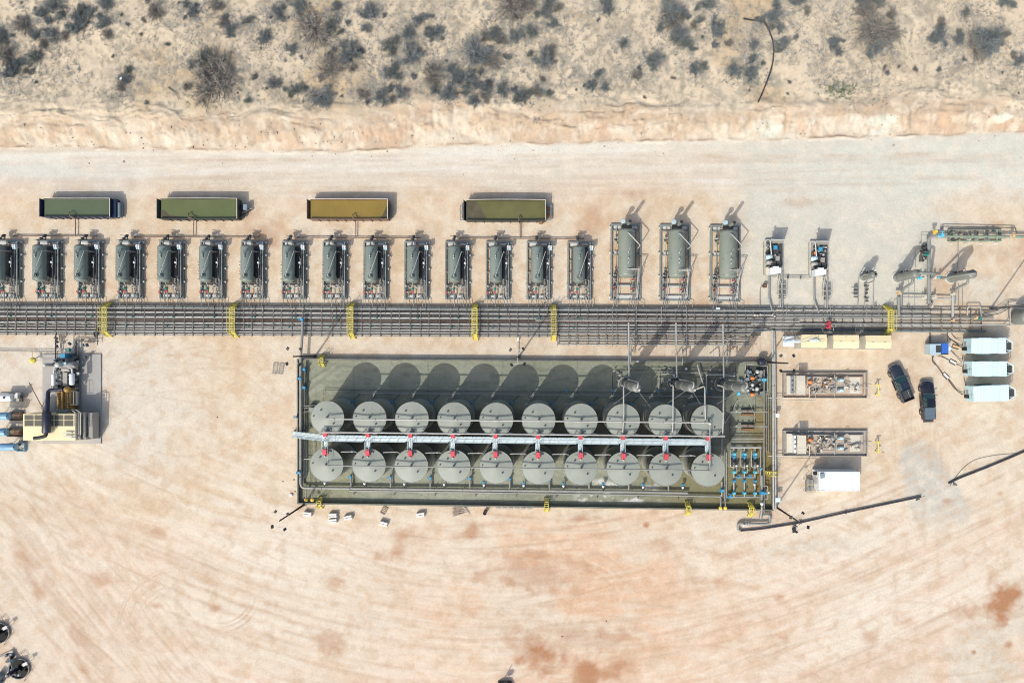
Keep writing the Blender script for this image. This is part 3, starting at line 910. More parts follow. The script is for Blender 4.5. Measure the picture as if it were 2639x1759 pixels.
# headers across the roofs
def header(name, label, y0, y1, x0, x1, h, r, mt, drop=True):
    t = thing(name, label, 'pipe', P(x0, y0, 0))
    pipe(t, [(x0, y0, h), (x1, y1, h)], r, mt)
    return t
h1 = header('vent_header', 'long vent pipe across the roof centres of the northern tanks', 1079, 1088.5, 842, 1832, 7.95, .11, 'pipe_pale')
for k in range(10):
    f = k / 9
    m = MB(); flange(m, P(862 + 107 * k * .99, 1079.2 + 9.5 * f, 7.95), (1, 0, 0), .16); m.build('flange', 'pipe_grey', h1)
h2 = header('vent_header', 'thick vent pipe along the south edge of the northern tanks', 1113, 1123.5, 822, 1868, 8.05, .115, 'pipe_pale')
for k in range(10):
    x = 866 + 109 * k; y = 1113.5 + 10 * k / 10
    pipe(h2, [(x + 22, y, 8.0), (x + 9, y - 3, 7.9), (x + 4, y - 7, 7.2)], .07, 'pipe_pale', 'riser')
    m = MB(); m.cyl(P(x - 40, y + .5, 6.6), P(x - 40, y + .5, 8.0), .05, 6); m.build('support_post', 'pipe_grey', h2)
h3 = header('vent_header', 'long vent pipe across the roof centres of the southern tanks', 1199, 1211.5, 840, 1832, 8.0, .10, 'pipe_grey')
for k in range(10):
    m = MB(); flange(m, P(951 + 109 * k if k < 9 else 1825, 1200 + 12 * k / 9, 8.0), (1, 0, 0), .15); m.build('flange', 'pipe_grey', h3)
pipe(h3, [(845, 1199, 8.0), (845, 1145, 8.1), (846, 1113, 8.05)], .035, 'pipe_pale')
pipe(h3, [(1829.5, 1211, 8.0), (1829.5, 1092, 8.2)], .075, 'pipe_pale')
m = MB(); m.ball(P(1829.5, 1090.5, 8.35), .24); m.build('end_cap', 'plate_pale', h3)
for k in range(9):
    x0, y0 = 879 + 109 * k, 1163.5 + 1.25 * k
    t = thing('equalizer_line', '%s short white pipe from the left between two southern tanks' % ORD[k], 'pipe', P(x0, y0, 0), 'short pipes linking neighbouring southern tanks')
    pipe(t, [(x0 - 2, y0 + 2, 6.4), (x0, y0, 6.7), (x0 + 37, y0 - .8, 6.7), (x0 + 43, y0 + 3, 6.4)], .075, 'pipe_pale')
    m = MB(); flange(m, P(x0 + 31, y0 - .7, 6.7), (1, 0, 0), .13); flange(m, P(x0 + 28, y0 - .7, 6.7), (1, 0, 0), .13); m.build('flange', 'plate_pale', t)

# ------------------------------------------------------------------ galvanised catwalk
ct = thing('catwalk', 'pale galvanized catwalk with stair between the two tank rows', 'catwalk', G(1340, 1120))
DZ = 6.75
def cwy(x):
    return 1127.5 + (x - 845) * 0.0108
xs = [838 + 109 * k for k in range(10)]
edges = [845] + [x + 109 - 8 for x in xs]
for k in range(10):
    xa, xb = xs[k] - 8, xs[k] + 101 if k < 9 else xs[k] + 8
    m = MB()
    y = cwy((xa + xb) / 2)
    a, b_ = P(xa, cwy(xa), DZ), P(xb, cwy(xb), DZ)
    m.beam(a, b_, 0.68, 0.05)
    m.build('deck_panel', 'galv_deck', ct)
    m = MB()
    m.beam(a + Vector((0, .37, -.09)), b_ + Vector((0, .37, -.09)), .06, .2)
    m.beam(a + Vector((0, -.37, -.09)), b_ + Vector((0, -.37, -.09)), .06, .2)
    for j in range(4):
        c = a.lerp(b_, (j + .5) / 4)
        m.beam(c + Vector((0, -.36, -.12)), c + Vector((0, .36, -.12)), .05, .1)
    m.build('deck_frame', 'galv', ct)
    # railings
    m = MB()
    x2 = xb if k < 9 else xs[k] - 8
    gap0 = 12 if k < 10 else 0
    if k < 9:
        for sy in (-1, 1):
            a2, b2 = P(xs[k] + (8 if sy < 0 else 6), cwy(xs[k]), DZ), P(xs[k] + 101, cwy(xs[k] + 101), DZ)
            for z in (.55, 1.07):
                m.beam(a2 + Vector((0, sy * .37, z)), b2 + Vector((0, sy * .37, z)), .045, .045)
            for j in range(5):
                c = a2.lerp(b2, j / 4) + Vector((0, sy * .37, 0))
                m.beam(c, c + Vector((0, 0, 1.07)), .05, .05)
        m.build('railing', 'galv', ct)
    # spur to the southern tank
    m = MB()
    a, b_ = P(xs[k] + 2.5, cwy(xs[k]) + 7.4, DZ), P(xs[k] + 2.5, 1152 + 1.44 * k, DZ)
    m.beam(a, b_, 0.56, 0.05)
    m.build('spur_deck', 'galv_deck', ct)
    m = MB()
    for sx in (-1, 1):
        for z in (.55, 1.07):
            m.beam(a + Vector((sx * .3, 0, z)), b_ + Vector((sx * .3, 0, z)), .045, .045)
        for c in (a, b_):
            m.beam(c + Vector((sx * .3, 0, -.1)), c + Vector((sx * .3, 0, 1.07)), .05, .05)
    m.build('railing', 'galv', ct)
    m = MB()
    c = P(xs[k] + 9, cwy(xs[k]) + 4, DZ)
    m.beam(Vector((c.x, c.y, .05)), Vector((c.x, c.y, DZ - .1)), .12, .12)
    m.build('leg', 'galv', ct)
# stair down to the west, crossing the containment wall
top, bot = P(843, 1127, DZ), G(778, 1113, 0.3)
bot = G(757, 1117.5, 0.1)
d = bot - top
st_n = 26
sd = Vector((d.y, -d.x, 0)).normalized() * .40
m = MB()
for sg in (-1, 1):
    m.beam(top + sd * sg, bot + sd * sg, .05, .24)
stair = m.build('stair', 'galv', ct)
for k in range(st_n):
    c = top.lerp(bot, (k + .5) / st_n)
    m = MB()
    m.obox(c, (.25, .78, .04), math.atan2(d.y, d.x))
    m.build('tread', 'galv_deck', stair)
m = MB()
for sg in (-1, 1):
    for z in (.5, 1.0):
        m.beam(top + sd * sg + Vector((0, 0, z)), bot + sd * sg + Vector((0, 0, z)), .05, .05)
    for k in range(8):
        c = top.lerp(bot, k / 7) + sd * sg
        m.beam(c, c + Vector((0, 0, 1.0)), .045, .045)
m.build('handrail', 'galv', stair)

# ------------------------------------------------------------------ ground-level tank piping
t = thing('west_header', 'thick grey pipe down the west side, turning east beneath the southern tanks', 'pipe', G(780, 1050))
pipe(t, [(780, 822, 1.3), (779.5, 860, 1.3), (775, 920, 1.4), (775, 1256, .75), (1640, 1266, .75), (1772, 1269, .75)], .20, 'pipe_grey', n=12, bend=.7)
m = MB()
for y in (940, 1000, 1060, 1120, 1175, 1230):
    flange(m, P(775, y, 1.3 if y < 1000 else .9), (0, 1, 0), .26)
m.build('flange', 'pipe_grey', t)
for (x, y, z) in ((780, 823, 1.35), (775.5, 975, 1.25), (773.5, 1216, .85)):
    valve(t, P(x, y, z), R(90), 1.15)
for k in range(13):
    x = 829 + 72.5 * k
    m = MB(); flange(m, P(x, 1256.3 + (x - 780) * .0116, .75), (1, 0, 0), .27); m.build('flange', 'pipe_grey', t)
for k in range(10):
    x = 905 + 102.2 * k
    if x < 1790:
        yb = 1258 + (x - 780) * .0116
        pipe(t, [(x, yb, .7), (x, 1228 + k * 1.4, .6), (x + 4, 1208 + k * 1.4, .5)], .15, 'pipe_grey', 'branch_pipe', bend=.3)
        valve(t, P(x, 1227 + k * 1.4, .62), R(90), 1.0)
t = thing('south_header', 'thinner grey pipe running east just south of the southern tanks', 'pipe', G(1300, 1266))
pipe(t, [(900, 1263, .55), (1650, 1274, .55), (1858, 1278, .55), (1858, 1304, .9)], .14, 'pipe_grey', n=10)
for k in range(9):
    x = 915 + 104 * k
    m = MB(); m.beam(G(x, 1268 + (x - 900) * .0145, .02), G(x, 1268 + (x - 900) * .0145, .5), .1, .1); m.obox(G(x, 1268.5 + (x - 900) * .0145, .45), (.2, .3, .08)); m.build('support', 'pipe_dark', t)
for k in range(10):
    x = 837 + 102.5 * k
    yb = 1260 + (x - 780) * .0125
    lf = thing('tank_drain', '%s white-topped drain riser from the left below the southern tanks' % ORD[k], 'pipe', G(x, yb - 12), 'white-topped drains of the southern tanks')
    pipe(lf, [(x, yb - 3, .5), (x, yb - 16, .55), (x, yb - 20, 1.0)], .09, 'pipe_grey')
    m = MB(); m.rev(P(x, yb - 17, 1.0), P(x, yb - 17, 1.4), [(0, .001), (0, .19), (.05, .19), (.1, .12), (.28, .12), (.3, .19), (.36, .19), (.36, .001)], 12); m.build('cap', 'white', lf)
    if k > 3:
        valve(lf, P(x, yb - 24, .8), R(90), .95)

t = thing('north_header', 'grey pipe with angled blue-valved branches north of the northern tanks', 'pipe', G(1400, 1013))
pipe(t, [(927, 1012.5, .7), (1870, 1022, .7)], .11, 'pipe_grey', n=10)
pipe(t, [(832, 1004, .5), (1870, 1013, .5)], .04, 'pipe_dark')
pipe(t, [(833, 1004, .5), (833, 1036, .4)], .03, 'pipe_dark')
for k in range(10):
    x = 930 + 102.5 * k; y = 1013 + k
    if x > 1850: break
    pipe(t, [(x, y, .65), (x - 21, y + 20, .6), (x - 27, y + 27, .6)], .06, 'pipe_dark', 'branch_pipe')
    valve(t, P(x - 20, y + 20, .62), R(45), .85, wheel=False)
    pipe(t, [(x + 37, y, .7), (x + 30, y + 12, .15)], .09, 'pipe_pale', 'drain_elbow')
t = thing('west_manifold', 'dark pipe bundle with blue valves inside the west containment wall', 'pipe', G(790, 1050))
for k, x in enumerate((783, 786.5, 790)):
    pipe(t, [(x, 935 + 8 * k, .5), (x, 1240 - 9 * k, .5)], .07, ['pipe_dark', 'pipe_teal', 'pipe_dark'][k])
pipe(t, [(781.5, 1100, .6), (781.5, 1285, .6)], .04, 'pipe_pale')
for y in (951, 998):
    valve(t, P(786, y, .75), R(90), 1.15)
for y in (1045, 1050, 1060):
    pipe(t, [(783, y, .8), (815, y - 1, .8)], .05, 'pipe_pale', 'branch_pipe')
m = MB(); m.pbox(796, 1050, 808, 1059, .1, 1.1); m.build('meter_box', 'machine', t)
m = MB(); m.pbox(797, 1042, 812, 1046, .1, .9); m.build('meter_box', 'machine_dark', t)
for (x, y) in ((800, 1096), (806, 1130), (812, 1135)):
    m = MB(); m.cyl(P(x, y, .05), P(x, y, .7), .12, 8); m.build('stub', 'pipe_dark', t)
pipe(t, [(801, 1125, .3), (801, 1255, .3)], .04, 'pipe_dark'); pipe(t, [(812, 1130, .3), (812, 1250, .3)], .04, 'pipe_dark')
pipe(t, [(784, 1182, .7), (801, 1182, .7)], .07, 'pipe_pale')

# amber-capped fill risers on the wall corners
for k, (x, y, w) in enumerate(((789, 1287, 'left'), (805, 1287, 'left'), (1856.5, 1308, 'right'), (1869, 1308, 'right'))):
    t = thing('fill_riser', 'amber-capped fill riser, %s of the pair at the south-%s corner' % ('western' if k % 2 == 0 else 'eastern', 'west' if w == 'left' else 'east'), 'pipe', G(x, y), 'amber capped fill risers')
    pipe(t, [(x, y, 1.25), (x, y - 6, 1.2), (x, y - 34, .5)], .08, 'pipe_pale')
    m = MB(); m.rev(P(x, y, 1.2), P(x, y, 1.6), [(0, .001), (0, .26), (.12, .28), (.17, .2), (.18, .001)], 16); m.build('cap', 'amber_cap', t)
    m = MB(); m.cyl(P(x, y, 1.37), P(x, y, 1.42), .06, 8); m.build('knob', 'yellow', t)

# ------------------------------------------------------------------ south-east transfer manifold
t = thing('transfer_manifold', 'three-lane pump manifold with bright blue valves in the south-east corner', 'manifold', G(1918, 1215))
pipe(t, [(1882, 1152, .7), (1962, 1152, .7)], .16, 'pipe_pale', n=10)
pipe(t, [(1878, 1279, .6), (1960, 1279, .6)], .15, 'pipe_grey', n=10)
for k in range(3):
    x = 1891 + 27.2 * k
    pipe(t, [(x, 1152, .7), (x, 1182, .7)], .10, 'pipe_pale')
    pipe(t, [(x, 1186, .7), (x, 1279, .65)], .11, 'pipe_pale')
    pipe(t, [(x - 2, 1160, .9), (x - 9, 1160, .9), (x - 9, 1202, .9), (x - 2, 1202, .9)], .06, 'pipe_pale', 'bypass')
    pipe(t, [(x + 2, 1203, .7), (x + 8, 1205, .7), (x + 8, 1218, .7), (x + 2, 1219, .7)], .06, 'pipe_pale', 'bypass')
    for j, (y, mt) in enumerate(((1169, 'cyan_valve'), (1176, 'blue_valve'), (1215, 'cyan_valve'), (1238, 'blue_valve'), (1269, 'cyan_valve'))):
        valve(t, P(x, y, .78), R(90), 1.0 if j else 1.15, mt)
    m = MB(); m.rev(P(x - 1, 1187, .8), P(x + 2, 1197, .8), [(0, .001), (0, .2), (.55, .2), (.62, .001)], 12); m.build('pump', 'machine_dark', t)
    m = MB(); m.cyl(P(x + 7, 1199, .5), P(x + 7, 1199, 1.1), .21, 14); m.ball(P(x + 7, 1199, 1.1), .2); m.build('dampener', 'plate_pale', t)
    m = MB(); m.obox(P(x - 2, 1192, .3), (.9, 1.1, .2)); m.build('pump_base', 'pipe_dark', t)
for (x, y) in ((1903.5, 1228.5), (1931, 1227.5)):
    valve(t, P(x, y, .78), 0, 1.05)
pipe(t, [(1891, 1229, .7), (1945, 1229, .7)], .09, 'pipe_pale')
m = MB(); m.ball(P(1944, 1247, .95), .22); m.build('gauge', 'plate_pale', t)
for (x, y) in ((1860, 1262), (1880, 1278.5)):
    valve(t, P(x, y, .85), R(90) if x < 1870 else 0, 1.25)
pipe(t, [(1860, 1240, .8), (1860, 1279, .7)], .15, 'pipe_grey')
pipe(t, [(1868, 1150, .8), (1868, 1290, .9)], .09, 'pipe_grey'); pipe(t, [(1872, 1165, .5), (1872, 1285, .5)], .06, 'pipe_pale')
pipe(t, [(1860, 1128, .8), (1860, 1184, .8)], .10, 'pipe_pale')
for x, mt in ((1960, 'pipe_grey'), (1969, 'pipe_grey')):
    pipe(t, [(x, 1150, .8), (x, 1250, .8)], .12, mt)
pipe(t, [(1963, 1225, .9), (1963, 1310, 1.1), (1962, 1322, .7), (1960, 1333, .25)], .17, 'pipe_grey', n=10)
valve(t, P(1963, 1268, 1.0), R(90), 1.35); valve(t, P(1970, 1269, 1.0), R(90), 1.1)
pipe(t, [(1966, 1250, .9), (1978, 1251, 1.0), (1979, 1285, 1.0), (1967, 1286, .9)], .06, 'pipe_pale', 'bypass')
m = MB(); m.ball(P(1963, 1297, 1.5), .26); m.build('relief_cap', 'white', t)
m = MB(); m.ball(P(1981, 1268, 1.2), .16); m.build('gauge', 'white', t)
m = MB(); m.pbox(1960, 1206, 1964, 1210, .5, 1.1); m.build('actuator', 'cyan_valve', t)

# recycle pumps beside the towers
t = thing('recycle_pumps', 'cluster of small pumps with orange motors at the north-east corner', 'pump', G(1945, 985))
m = MB(); m.pbox(1922, 941, 1977, 1012, .05, .18); m.build('skid', 'liner_wall', t)
pipe(t, [(1921, 970, .5), (1921, 939, .5), (1978, 943, .5), (1978, 1008, .5), (1970, 1008, .5)], .05, 'pipe_pale')
pipe(t, [(1969, 952, .8), (1969, 1320, .8)], .10, 'pipe_grey')
valve(t, P(1969, 978, .9), R(90), 1.2, 'cyan_valve')
for (x, y) in ((1939, 974), (1939, 1016)):
    m = MB(); m.rev(P(x - 5, y, .8), P(x + 5, y, .8), [(0, .001), (0, .24), (.55, .26), (.6, .001)], 12); m.build('motor', 'orange', t)
for (x, y, r) in ((1952, 957, .33), (1939, 991, .30), (1951, 1001, .30), (1941, 1003, .2)):
    m = MB(); m.cyl(P(x, y, .2), P(x, y, .8), r * .8, 12); m.ball(P(x, y, .85), r); m.build('accumulator', 'plate_pale', t)
for k in range(60):
    x, y = random.uniform(1900, 1965), random.uniform(945, 1016)
    if x < 1918 and y < 968: continue
    m = MB(); m.obox(P(x, y, random.uniform(.3, .7)), (random.uniform(.15, .6), random.uniform(.15, .5), random.uniform(.2, .5)), random.uniform(0, 3)); m.build('fitting', random.choice(['machine_dark', 'machine', 'pipe_grey', 'slate_paint', 'machine_dark']), t)
m = MB(); m.cyl(P(1903, 1014, .4), P(1903, 1014, .9), .28, 12); m.build('filter_pot', 'cyan_valve', t)
pipe(t, [(1895, 1016, .6), (1965, 1018, .6)], .06, 'slate_paint')
for j, yy in enumerate((1060, 1098)):
    t = thing('meter_run', '%s horizontal meter run east of the northern tanks' % ('upper' if j == 0 else 'lower'), 'pipe', G(1920, yy), 'horizontal meter runs east of the tanks')
    pipe(t, [(1882, yy, .8), (1978, yy, .8)], .07, 'pipe_pale')
    for (x, mt, r) in ((1898, 'plate_pale', .16), (1927, 'red_wheel', .15), (1886, 'pipe_dark', .12), (1910, 'pipe_grey', .12), (1938, 'slate_paint', .13), (1943, 'pipe_teal', .12)):
        m = MB(); m.cyl(P(x, yy - 1, .5), P(x, yy - 1, 1.05), r, 10); m.ball(P(x, yy - 1, 1.05), r); m.build('fitting', mt, t)
    for dy, mt in ((-6, 'machine_dark'), (8, 'rust_brown')):
        m = MB(); m.pbox(1911, yy + dy - 2, 1943, yy + dy + 2, .1, .35); m.build('drip_shade_tray', mt, t)
t = thing('east_piping', 'long upright pale pipes between the meter runs and the manifold', 'pipe', G(1930, 1080))
pipe(t, [(1962, 1026, .6), (1945, 1029, .6), (1945, 1098, .6)], .04, 'pipe_pale'); pipe(t, [(1881, 1055, .7), (1881, 1140, .5)], .08, 'pipe_dark')
for x in (1976, 1981):
    pipe(t, [(x, 1025, .6), (x, 1168, .6)], .06, 'pipe_grey')
for y in (1122, 1130, 1137):
    pipe(t, [(1885, y, .5), (1968, y, .5)], .07, 'pipe_pale' if y != 1122 else 'pipe_dark')
pipe(t, [(1868, 1090, .3), (1888, 1056, .3), (1900, 1030, .3)], .08, 'pipe_pale')
t = thing('wall_pipes', 'pair of thick pale pipes along the east containment wall up to the rack', 'pipe', G(1992, 1080))
pipe(t, [(1990, 850, 1.0), (1992, 945, 1.1), (1993, 1312, 1.1)], .14, 'pipe_pale', n=10)
pipe(t, [(1994, 852, .9), (1996.5, 945, 1.0), (1999, 1310, 1.0)], .13, 'pipe_pale', n=10)
collars(t, P(1993, 960, 1.1), P(1993, 1300, 1.1), 5, .2, 'pipe_grey')

# ------------------------------------------------------------------ vapour recovery towers
for k, (bx, by) in enumerate(((1611, 988), (1737, 988), (1858, 989))):
    t = thing('recovery_tower', '%s tall grey vertical tower from the left, north of the northern tanks' % ORD[k], 'tower', G(bx, by), 'tall vertical towers beside the tanks')
    g = G(bx, by)
    hh = 12.4
    m = MB(); m.rev(g + Vector((0, 0, .05)), g + Vector((0, 0, 1)), [(0, .98), (.06, .98), (.07, .70), (.9, .66)], 24); m.build('skirt', 'scrubber_paint', t)
    m = MB(); m.vessel(g + Vector((0, 0, .8)), g + Vector((0, 0, hh)), .62, 24); sh = m.build('shell', 'scrubber_paint', t)
    m = MB(); m.torus(g + Vector((0, 0, 8.0)), .64, .05, 24, 5); m.torus(g + Vector((0, 0, 4.0)), .64, .05, 24, 5); m.build('stiffener_ring', 'pipe_grey', sh)
    m = MB(); m.torus(g + Vector((0, 0, .12)), 1.0, .10, 24, 6); m.build('base_ring', 'pipe_pale', t)
    m = MB(); m.tube([g + Vector((0, 0, hh - .1)), g + Vector((.1, .2, hh + .35)), g + Vector((.15, .75, hh + .3)), g + Vector((0, .8, 9.0)), g + Vector((-.2, .85, 5.0))], .10, 8, .3); m.build('vent_pipe', 'pipe_pale', t)
    m = MB(); m.cyl(g + Vector((.3, -.3, hh - .4)), g + Vector((.3, -.3, hh + .15)), .08, 8); m.cyl(g + Vector((.3, -.3, hh + .1)), g + Vector((.3, -.3, hh + .2)), .16, 8); m.build('nozzle', 'plate_pale', t)
    m = MB()
    for z in (5.5, 8.5):
        m.cyl(g + Vector((.5, -.4, z)), g + Vector((.9, -.6, z)), .06, 6)
    m.build('nozzle', 'plate_pale', t)
    # guy wires
    for (dx, dy) in ((-5.2, -5.6), (5.2, -5.6), (4.2, 4.4)):
        m = MB(); m.tube([g + Vector((0, 0, hh - 1.0)), g + Vector((dx, dy, 1.2 if dy < 0 else .9))], .018, 4, 0); m.build('guy_wire', 'pipe_pale', t)
# gas lines from the rack over the road gap to the towers, and on to the tanks
lines = [
    ('left tower', [(1620, 831, 3.2), (1621, 900, 3.6), (1621, 968, 5.5)], .12),
    ('middle tower', [(1742, 831, 3.2), (1743, 900, 3.6), (1744, 970, 5.5)], .12),
    ('right tower', [(1863, 835, 3.2), (1864, 900, 3.6), (1865, 972, 5.5)], .12)]
for nm, pts, r in lines:
    t = thing('gas_line', 'raised grey gas pipe from the pipe rack south to the %s' % nm, 'pipe', G(pts[0][0], pts[0][1]), 'gas pipes from the rack to the towers')
    pipe(t, pts, r, 'pipe_pale', n=10)
    for x, y in ((pts[0][0] - 4, 915), (pts[0][0] - 2, 862)):
        m = MB(); m.beam(G(x + 4, y, .03), G(x + 4, y, 3.3), .1, .1); m.obox(G(x + 4, y, .05), (.35, .35, .06)); m.build('support_post', 'pipe_pale', t)
for nm, pts in (('left tower', [(1600, 992, 6.5), (1607, 993, 7.6), (1607, 1088, 7.9), (1604, 1122, 7.6)]), ('middle tower', [(1728, 992, 6.5), (1735, 993, 7.6), (1734, 1085, 7.9), (1733, 1118, 7.6)]),
                ('right tower', [(1850, 992, 6.5), (1865, 996, 7.6), (1864, 1070, 7.9), (1862, 1120, 7.6)]), ('gap right of the middle tower', [(1795, 1002, 6.5), (1816, 994, 7.4), (1817, 1050, 7.9), (1818, 1086, 7.6)])):
    t = thing('gas_line', 'overhead pale pipe from the %s down onto the tank roofs' % nm, 'pipe', G(pts[1][0], pts[1][1]), 'overhead pipes from the towers to the tanks')
    pipe(t, pts, .11, 'pipe_pale', n=10)
    m = MB(); flange(m, P(pts[2][0], pts[2][1] - 6, 7.88), (0, 1, 0), .19); m.build('flange', 'plate_pale', t)
for nm, pts in (('left', [(1641, 866, 2.2), (1628, 874, 2.2), (1625, 930, 1.6)]), ('middle', [(1771, 866, 2.2), (1760, 875, 2.2), (1759, 940, 1.6)]), ('right', [(1905, 866, 2.2), (1875, 874, 2.2), (1873, 940, 1.6)])):
    t = thing('drain_line', 'low angled grey pipe from the rack toward the %s tower' % nm, 'pipe', G(pts[1][0], pts[1][1]), 'angled pipes below the rack')
    pipe(t, pts, .09, 'pipe_grey')
    m = MB(); m.beam(G(pts[1][0], pts[1][1] + 30, .02), G(pts[1][0], pts[1][1] + 30, 1.9), .09, .09); m.build('support_post', 'pipe_grey', t)
t = thing('tower_piping', 'tangle of thin grey pipes and blue valves around the tower feet', 'pipe', G(1740, 975))
for pts, r in (([(1604, 963, .9), (1578, 963, .9), (1578, 1018, .6)], .07), ([(1735, 962, .9), (1698, 964, .9), (1698, 1018, .6)], .07), ([(1600, 954, .8), (1690, 954, .8), (1822, 957, .8)], .06), ([(1700, 958, .6), (1760, 959, .6), (1900, 965, .6)], .05),
               ([(1820, 1010, .8), (1820, 965, .8), (1895, 968, .8)], .08), ([(1625, 968, .7), (1690, 970, .7)], .05), ([(1650, 1012, .6), (1690, 1012, .6)], .05), ([(1797, 940, 1.0), (1812, 990, 1.2)], .12), ([(1895, 945, .7), (1895, 990, .7)], .07)):
    pipe(t, pts, r, random.choice(['pipe_grey', 'pipe_pale', 'pipe_grey', 'pipe_dark']))
for (x, y) in ((1579, 1006), (1698, 1007), (1459, 1006), (1820, 1009)):
    valve(t, P(x, y, .7), R(90), .85, wheel=False)
for k in range(44):
    b0 = random.choice((1598, 1712, 1722, 1843))
    x, y = b0 + random.uniform(-18, 30), random.uniform(948, 1004)
    m = MB(); m.obox(P(x, y, random.uniform(.2, .9)), (random.uniform(.1, .4), random.uniform(.1, .4), random.uniform(.1, .4)), random.uniform(0, 3)); m.build('fitting', random.choice(['machine_dark', 'machine', 'pipe_grey', 'pipe_pale', 'plate_pale']), t)
t = thing('drum', 'dark oval drum above the north-east containment corner', 'drum', G(1955, 930))
m = MB(); m.vessel(G(1946, 931, 1.1), G(1966, 932, 1.1), .62, 16); m.build('shell', 'navy_black', t)
m = MB(); m.beam(G(1952, 931, .02), G(1952, 931, .7), .5, .1); m.beam(G(1960, 931, .02), G(1960, 931, .7), .5, .1); m.build('saddle', 'pipe_dark', t)
# ------------------------------------------------------------------ pipe rack
def ry(y, x):
    return y + 0.0045 * x
t = thing('pipe_rack', 'long low pipe rack of parallel steel pipes crossing the whole site', 'pipe rack', G(1200, 825))
rows = [  # (row y at x=0, x from, x to, height, radius, material)
    (786.2, -60, 2570, .62, .11, 'pipe_dark'), (789.2, -60, 1990, .60, .07, 'pipe_teal'), (791.6, -60, 2420, .62, .085, 'pipe_pale'), (794.2, 900, 1990, .60, .055, 'pipe_teal'), (795.0, -60, 620, .6, .055, 'pipe_dark'),
    (797.6, -60, 1990, .45, .05, 'pipe_dark'), (799.2, 300, 1990, .45, .05, 'pipe_rust'), (807.8, -60, 1990, .45, .06, 'pipe_dark'), (810.2, -60, 1400, .45, .05, 'pipe_grey'), (819.6, -60, 1400, .45, .05, 'pipe_dark'), (825.6, -60, 1960, .45, .045, 'pipe_grey'), (835.0, -60, 1960, .45, .05, 'pipe_dark'), (849.4, -60, 1930, .45, .05, 'pipe_dark'), (855.0, -60, 1930, .45, .05, 'pipe_dark'),
    (801.8, -60, 2400, .62, .10, 'pipe_pale'), (804.4, -60, 1990, .60, .055, 'pipe_grey'), (807.5, 2000, 2560, .60, .16, 'pipe_grey'),
    (813.8, -60, 2300, .62, .10, 'pipe_pale'), (816.6, -60, 1980, .60, .055, 'pipe_grey'), (819, 1380, 2060, .95, .085, 'pipe_pale'),
    (822.4, 300, 2440, .60, .045, 'pipe_rust'), (828.8, -60, 2530, .62, .075, 'pipe_pale'), (832.4, -60, 1970, .60, .045, 'pipe_grey'),
    (837.8, -60, 1975, .62, .075, 'pipe_pale'), (841.0, 250, 1960, .60, .045, 'pipe_grey'), (844.4, -60, 1975, .62, .075, 'pipe_pale'), (847.6, 250, 1935, .6, .04, 'pipe_grey'),
    (852.0, -60, 1935, .66, .115, 'pipe_pale'), (857.0, -60, 1440, .60, .07, 'pipe_grey'), (860.6, -60, 1440, .60, .085, 'pipe_grey')]
rows += [(861 + 6.4 * k, 1437, 1932, .55, .06 + .03 * (k % 2), ['pipe_grey', 'pipe_pale', 'pipe_grey', 'pipe_pale'][k % 4]) for k in range(4)]
rows += [(858 + 3.2 + 6.4 * k, 1437, 1932, .55, .045, 'pipe_rust') for k in range(3)] + [(859.4 + 6.4 * k, 1440, 1930, .5, .05, 'pipe_dark') for k in range(4)]
rows += [(824.6, 1935, 2660, .80, .10, 'pipe_pale'), (834.6, 1985, 2130, .85, .08, 'pipe_pale'), (838, 1935, 2420, .55, .07, 'pipe_dark'), (841.5, 1935, 2540, .55, .12, 'pipe_teal'), (844, 2160, 2540, .55, .06, 'pipe_grey'), (831, 2130, 2480, .55, .05, 'pipe_grey')]
rows += [(798.5 + 4.6 * k, -60, 1960, .28, .07, ['pipe_dark', 'pipe_rust', 'pipe_dark', 'pipe_grey'][k % 4]) for k in range(13)]  # second, lower layer of pipes, added to deepen the shade under the rack
for (y, xa, xb, h, r, mt) in rows:
    pipe(t, [(xa, ry(y, xa), h), (xb, ry(y, xb), h)], r, mt)
# sleepers: short steel cross beams on posts
sx, pat, k = -34.0, (27.4, 27.4, 21.2), 0
sleep = []
while sx < 2540:
    sleep.append(sx)
    sx += pat[k % 3]; k += 1
for x in sleep:
    y0, y1 = ry(785, x), ry(862, x)
    if 1437 < x < 1935: y1 = ry(884, x)
    if x > 1960: y1 = ry(846, x)
    m = MB()
    a, b_ = P(x, y0, .48), P(x, y1, .48)
    m.beam(a, b_, .13, .10)
    for f in (.03, .35, .68, .97):
        c = a.lerp(b_, f)
        m.beam(Vector((c.x, c.y, -.05)), Vector((c.x, c.y, .44)), .10, .10)
    for yy in (788, 802, 814, 829, 838, 844.4, 852, 860) if x < 1960 else (788, 802, 814, 829):
        c = P(x, ry(yy, x), .62)
        m.obox(c + Vector((0, -.03, .07)), (.15, .30, .18))
    m.build('sleeper', 'sleeper', t)
# cross lines and small valves on the rack
for k in range(15):
    sxk = 1462 - 104.76 * (14 - k)
    for dx, ya, yb, r in ((5.5, 786, 839, .016), (21, 782, 815, .04), (43, 782, 803, .04)):
        x = sxk + dx + 12
        if x > 0:
            pipe(t, [(x, ry(ya, x), .8), (x, ry(yb, x), .8)], r, 'pipe_grey' if r > .04 else 'pipe_dark', 'cross_pipe', n=6)
    x = sxk + 33
    if x > 5:
        valve(t, P(x, ry(814.5, x), .75), 0, .55, 'teal_valve', False)
    x = sxk + 17
    if x > 5:
        valve(t, P(x, ry(838, x), .7), 0, .45, 'teal_valve', False)
for x in (1578, 1640, 1705, 1770, 1835, 1897):
    pipe(t, [(x, ry(782, x), .85), (x, ry(826 if x % 2 else 884, x), .85)], .055, 'pipe_grey', 'cross_pipe')
for x in (2027, 2140, 2233, 2265):
    pipe(t, [(x, ry(784, x), .85), (x, ry(808, x), .85)], .05, 'pipe_grey', 'cross_pipe')
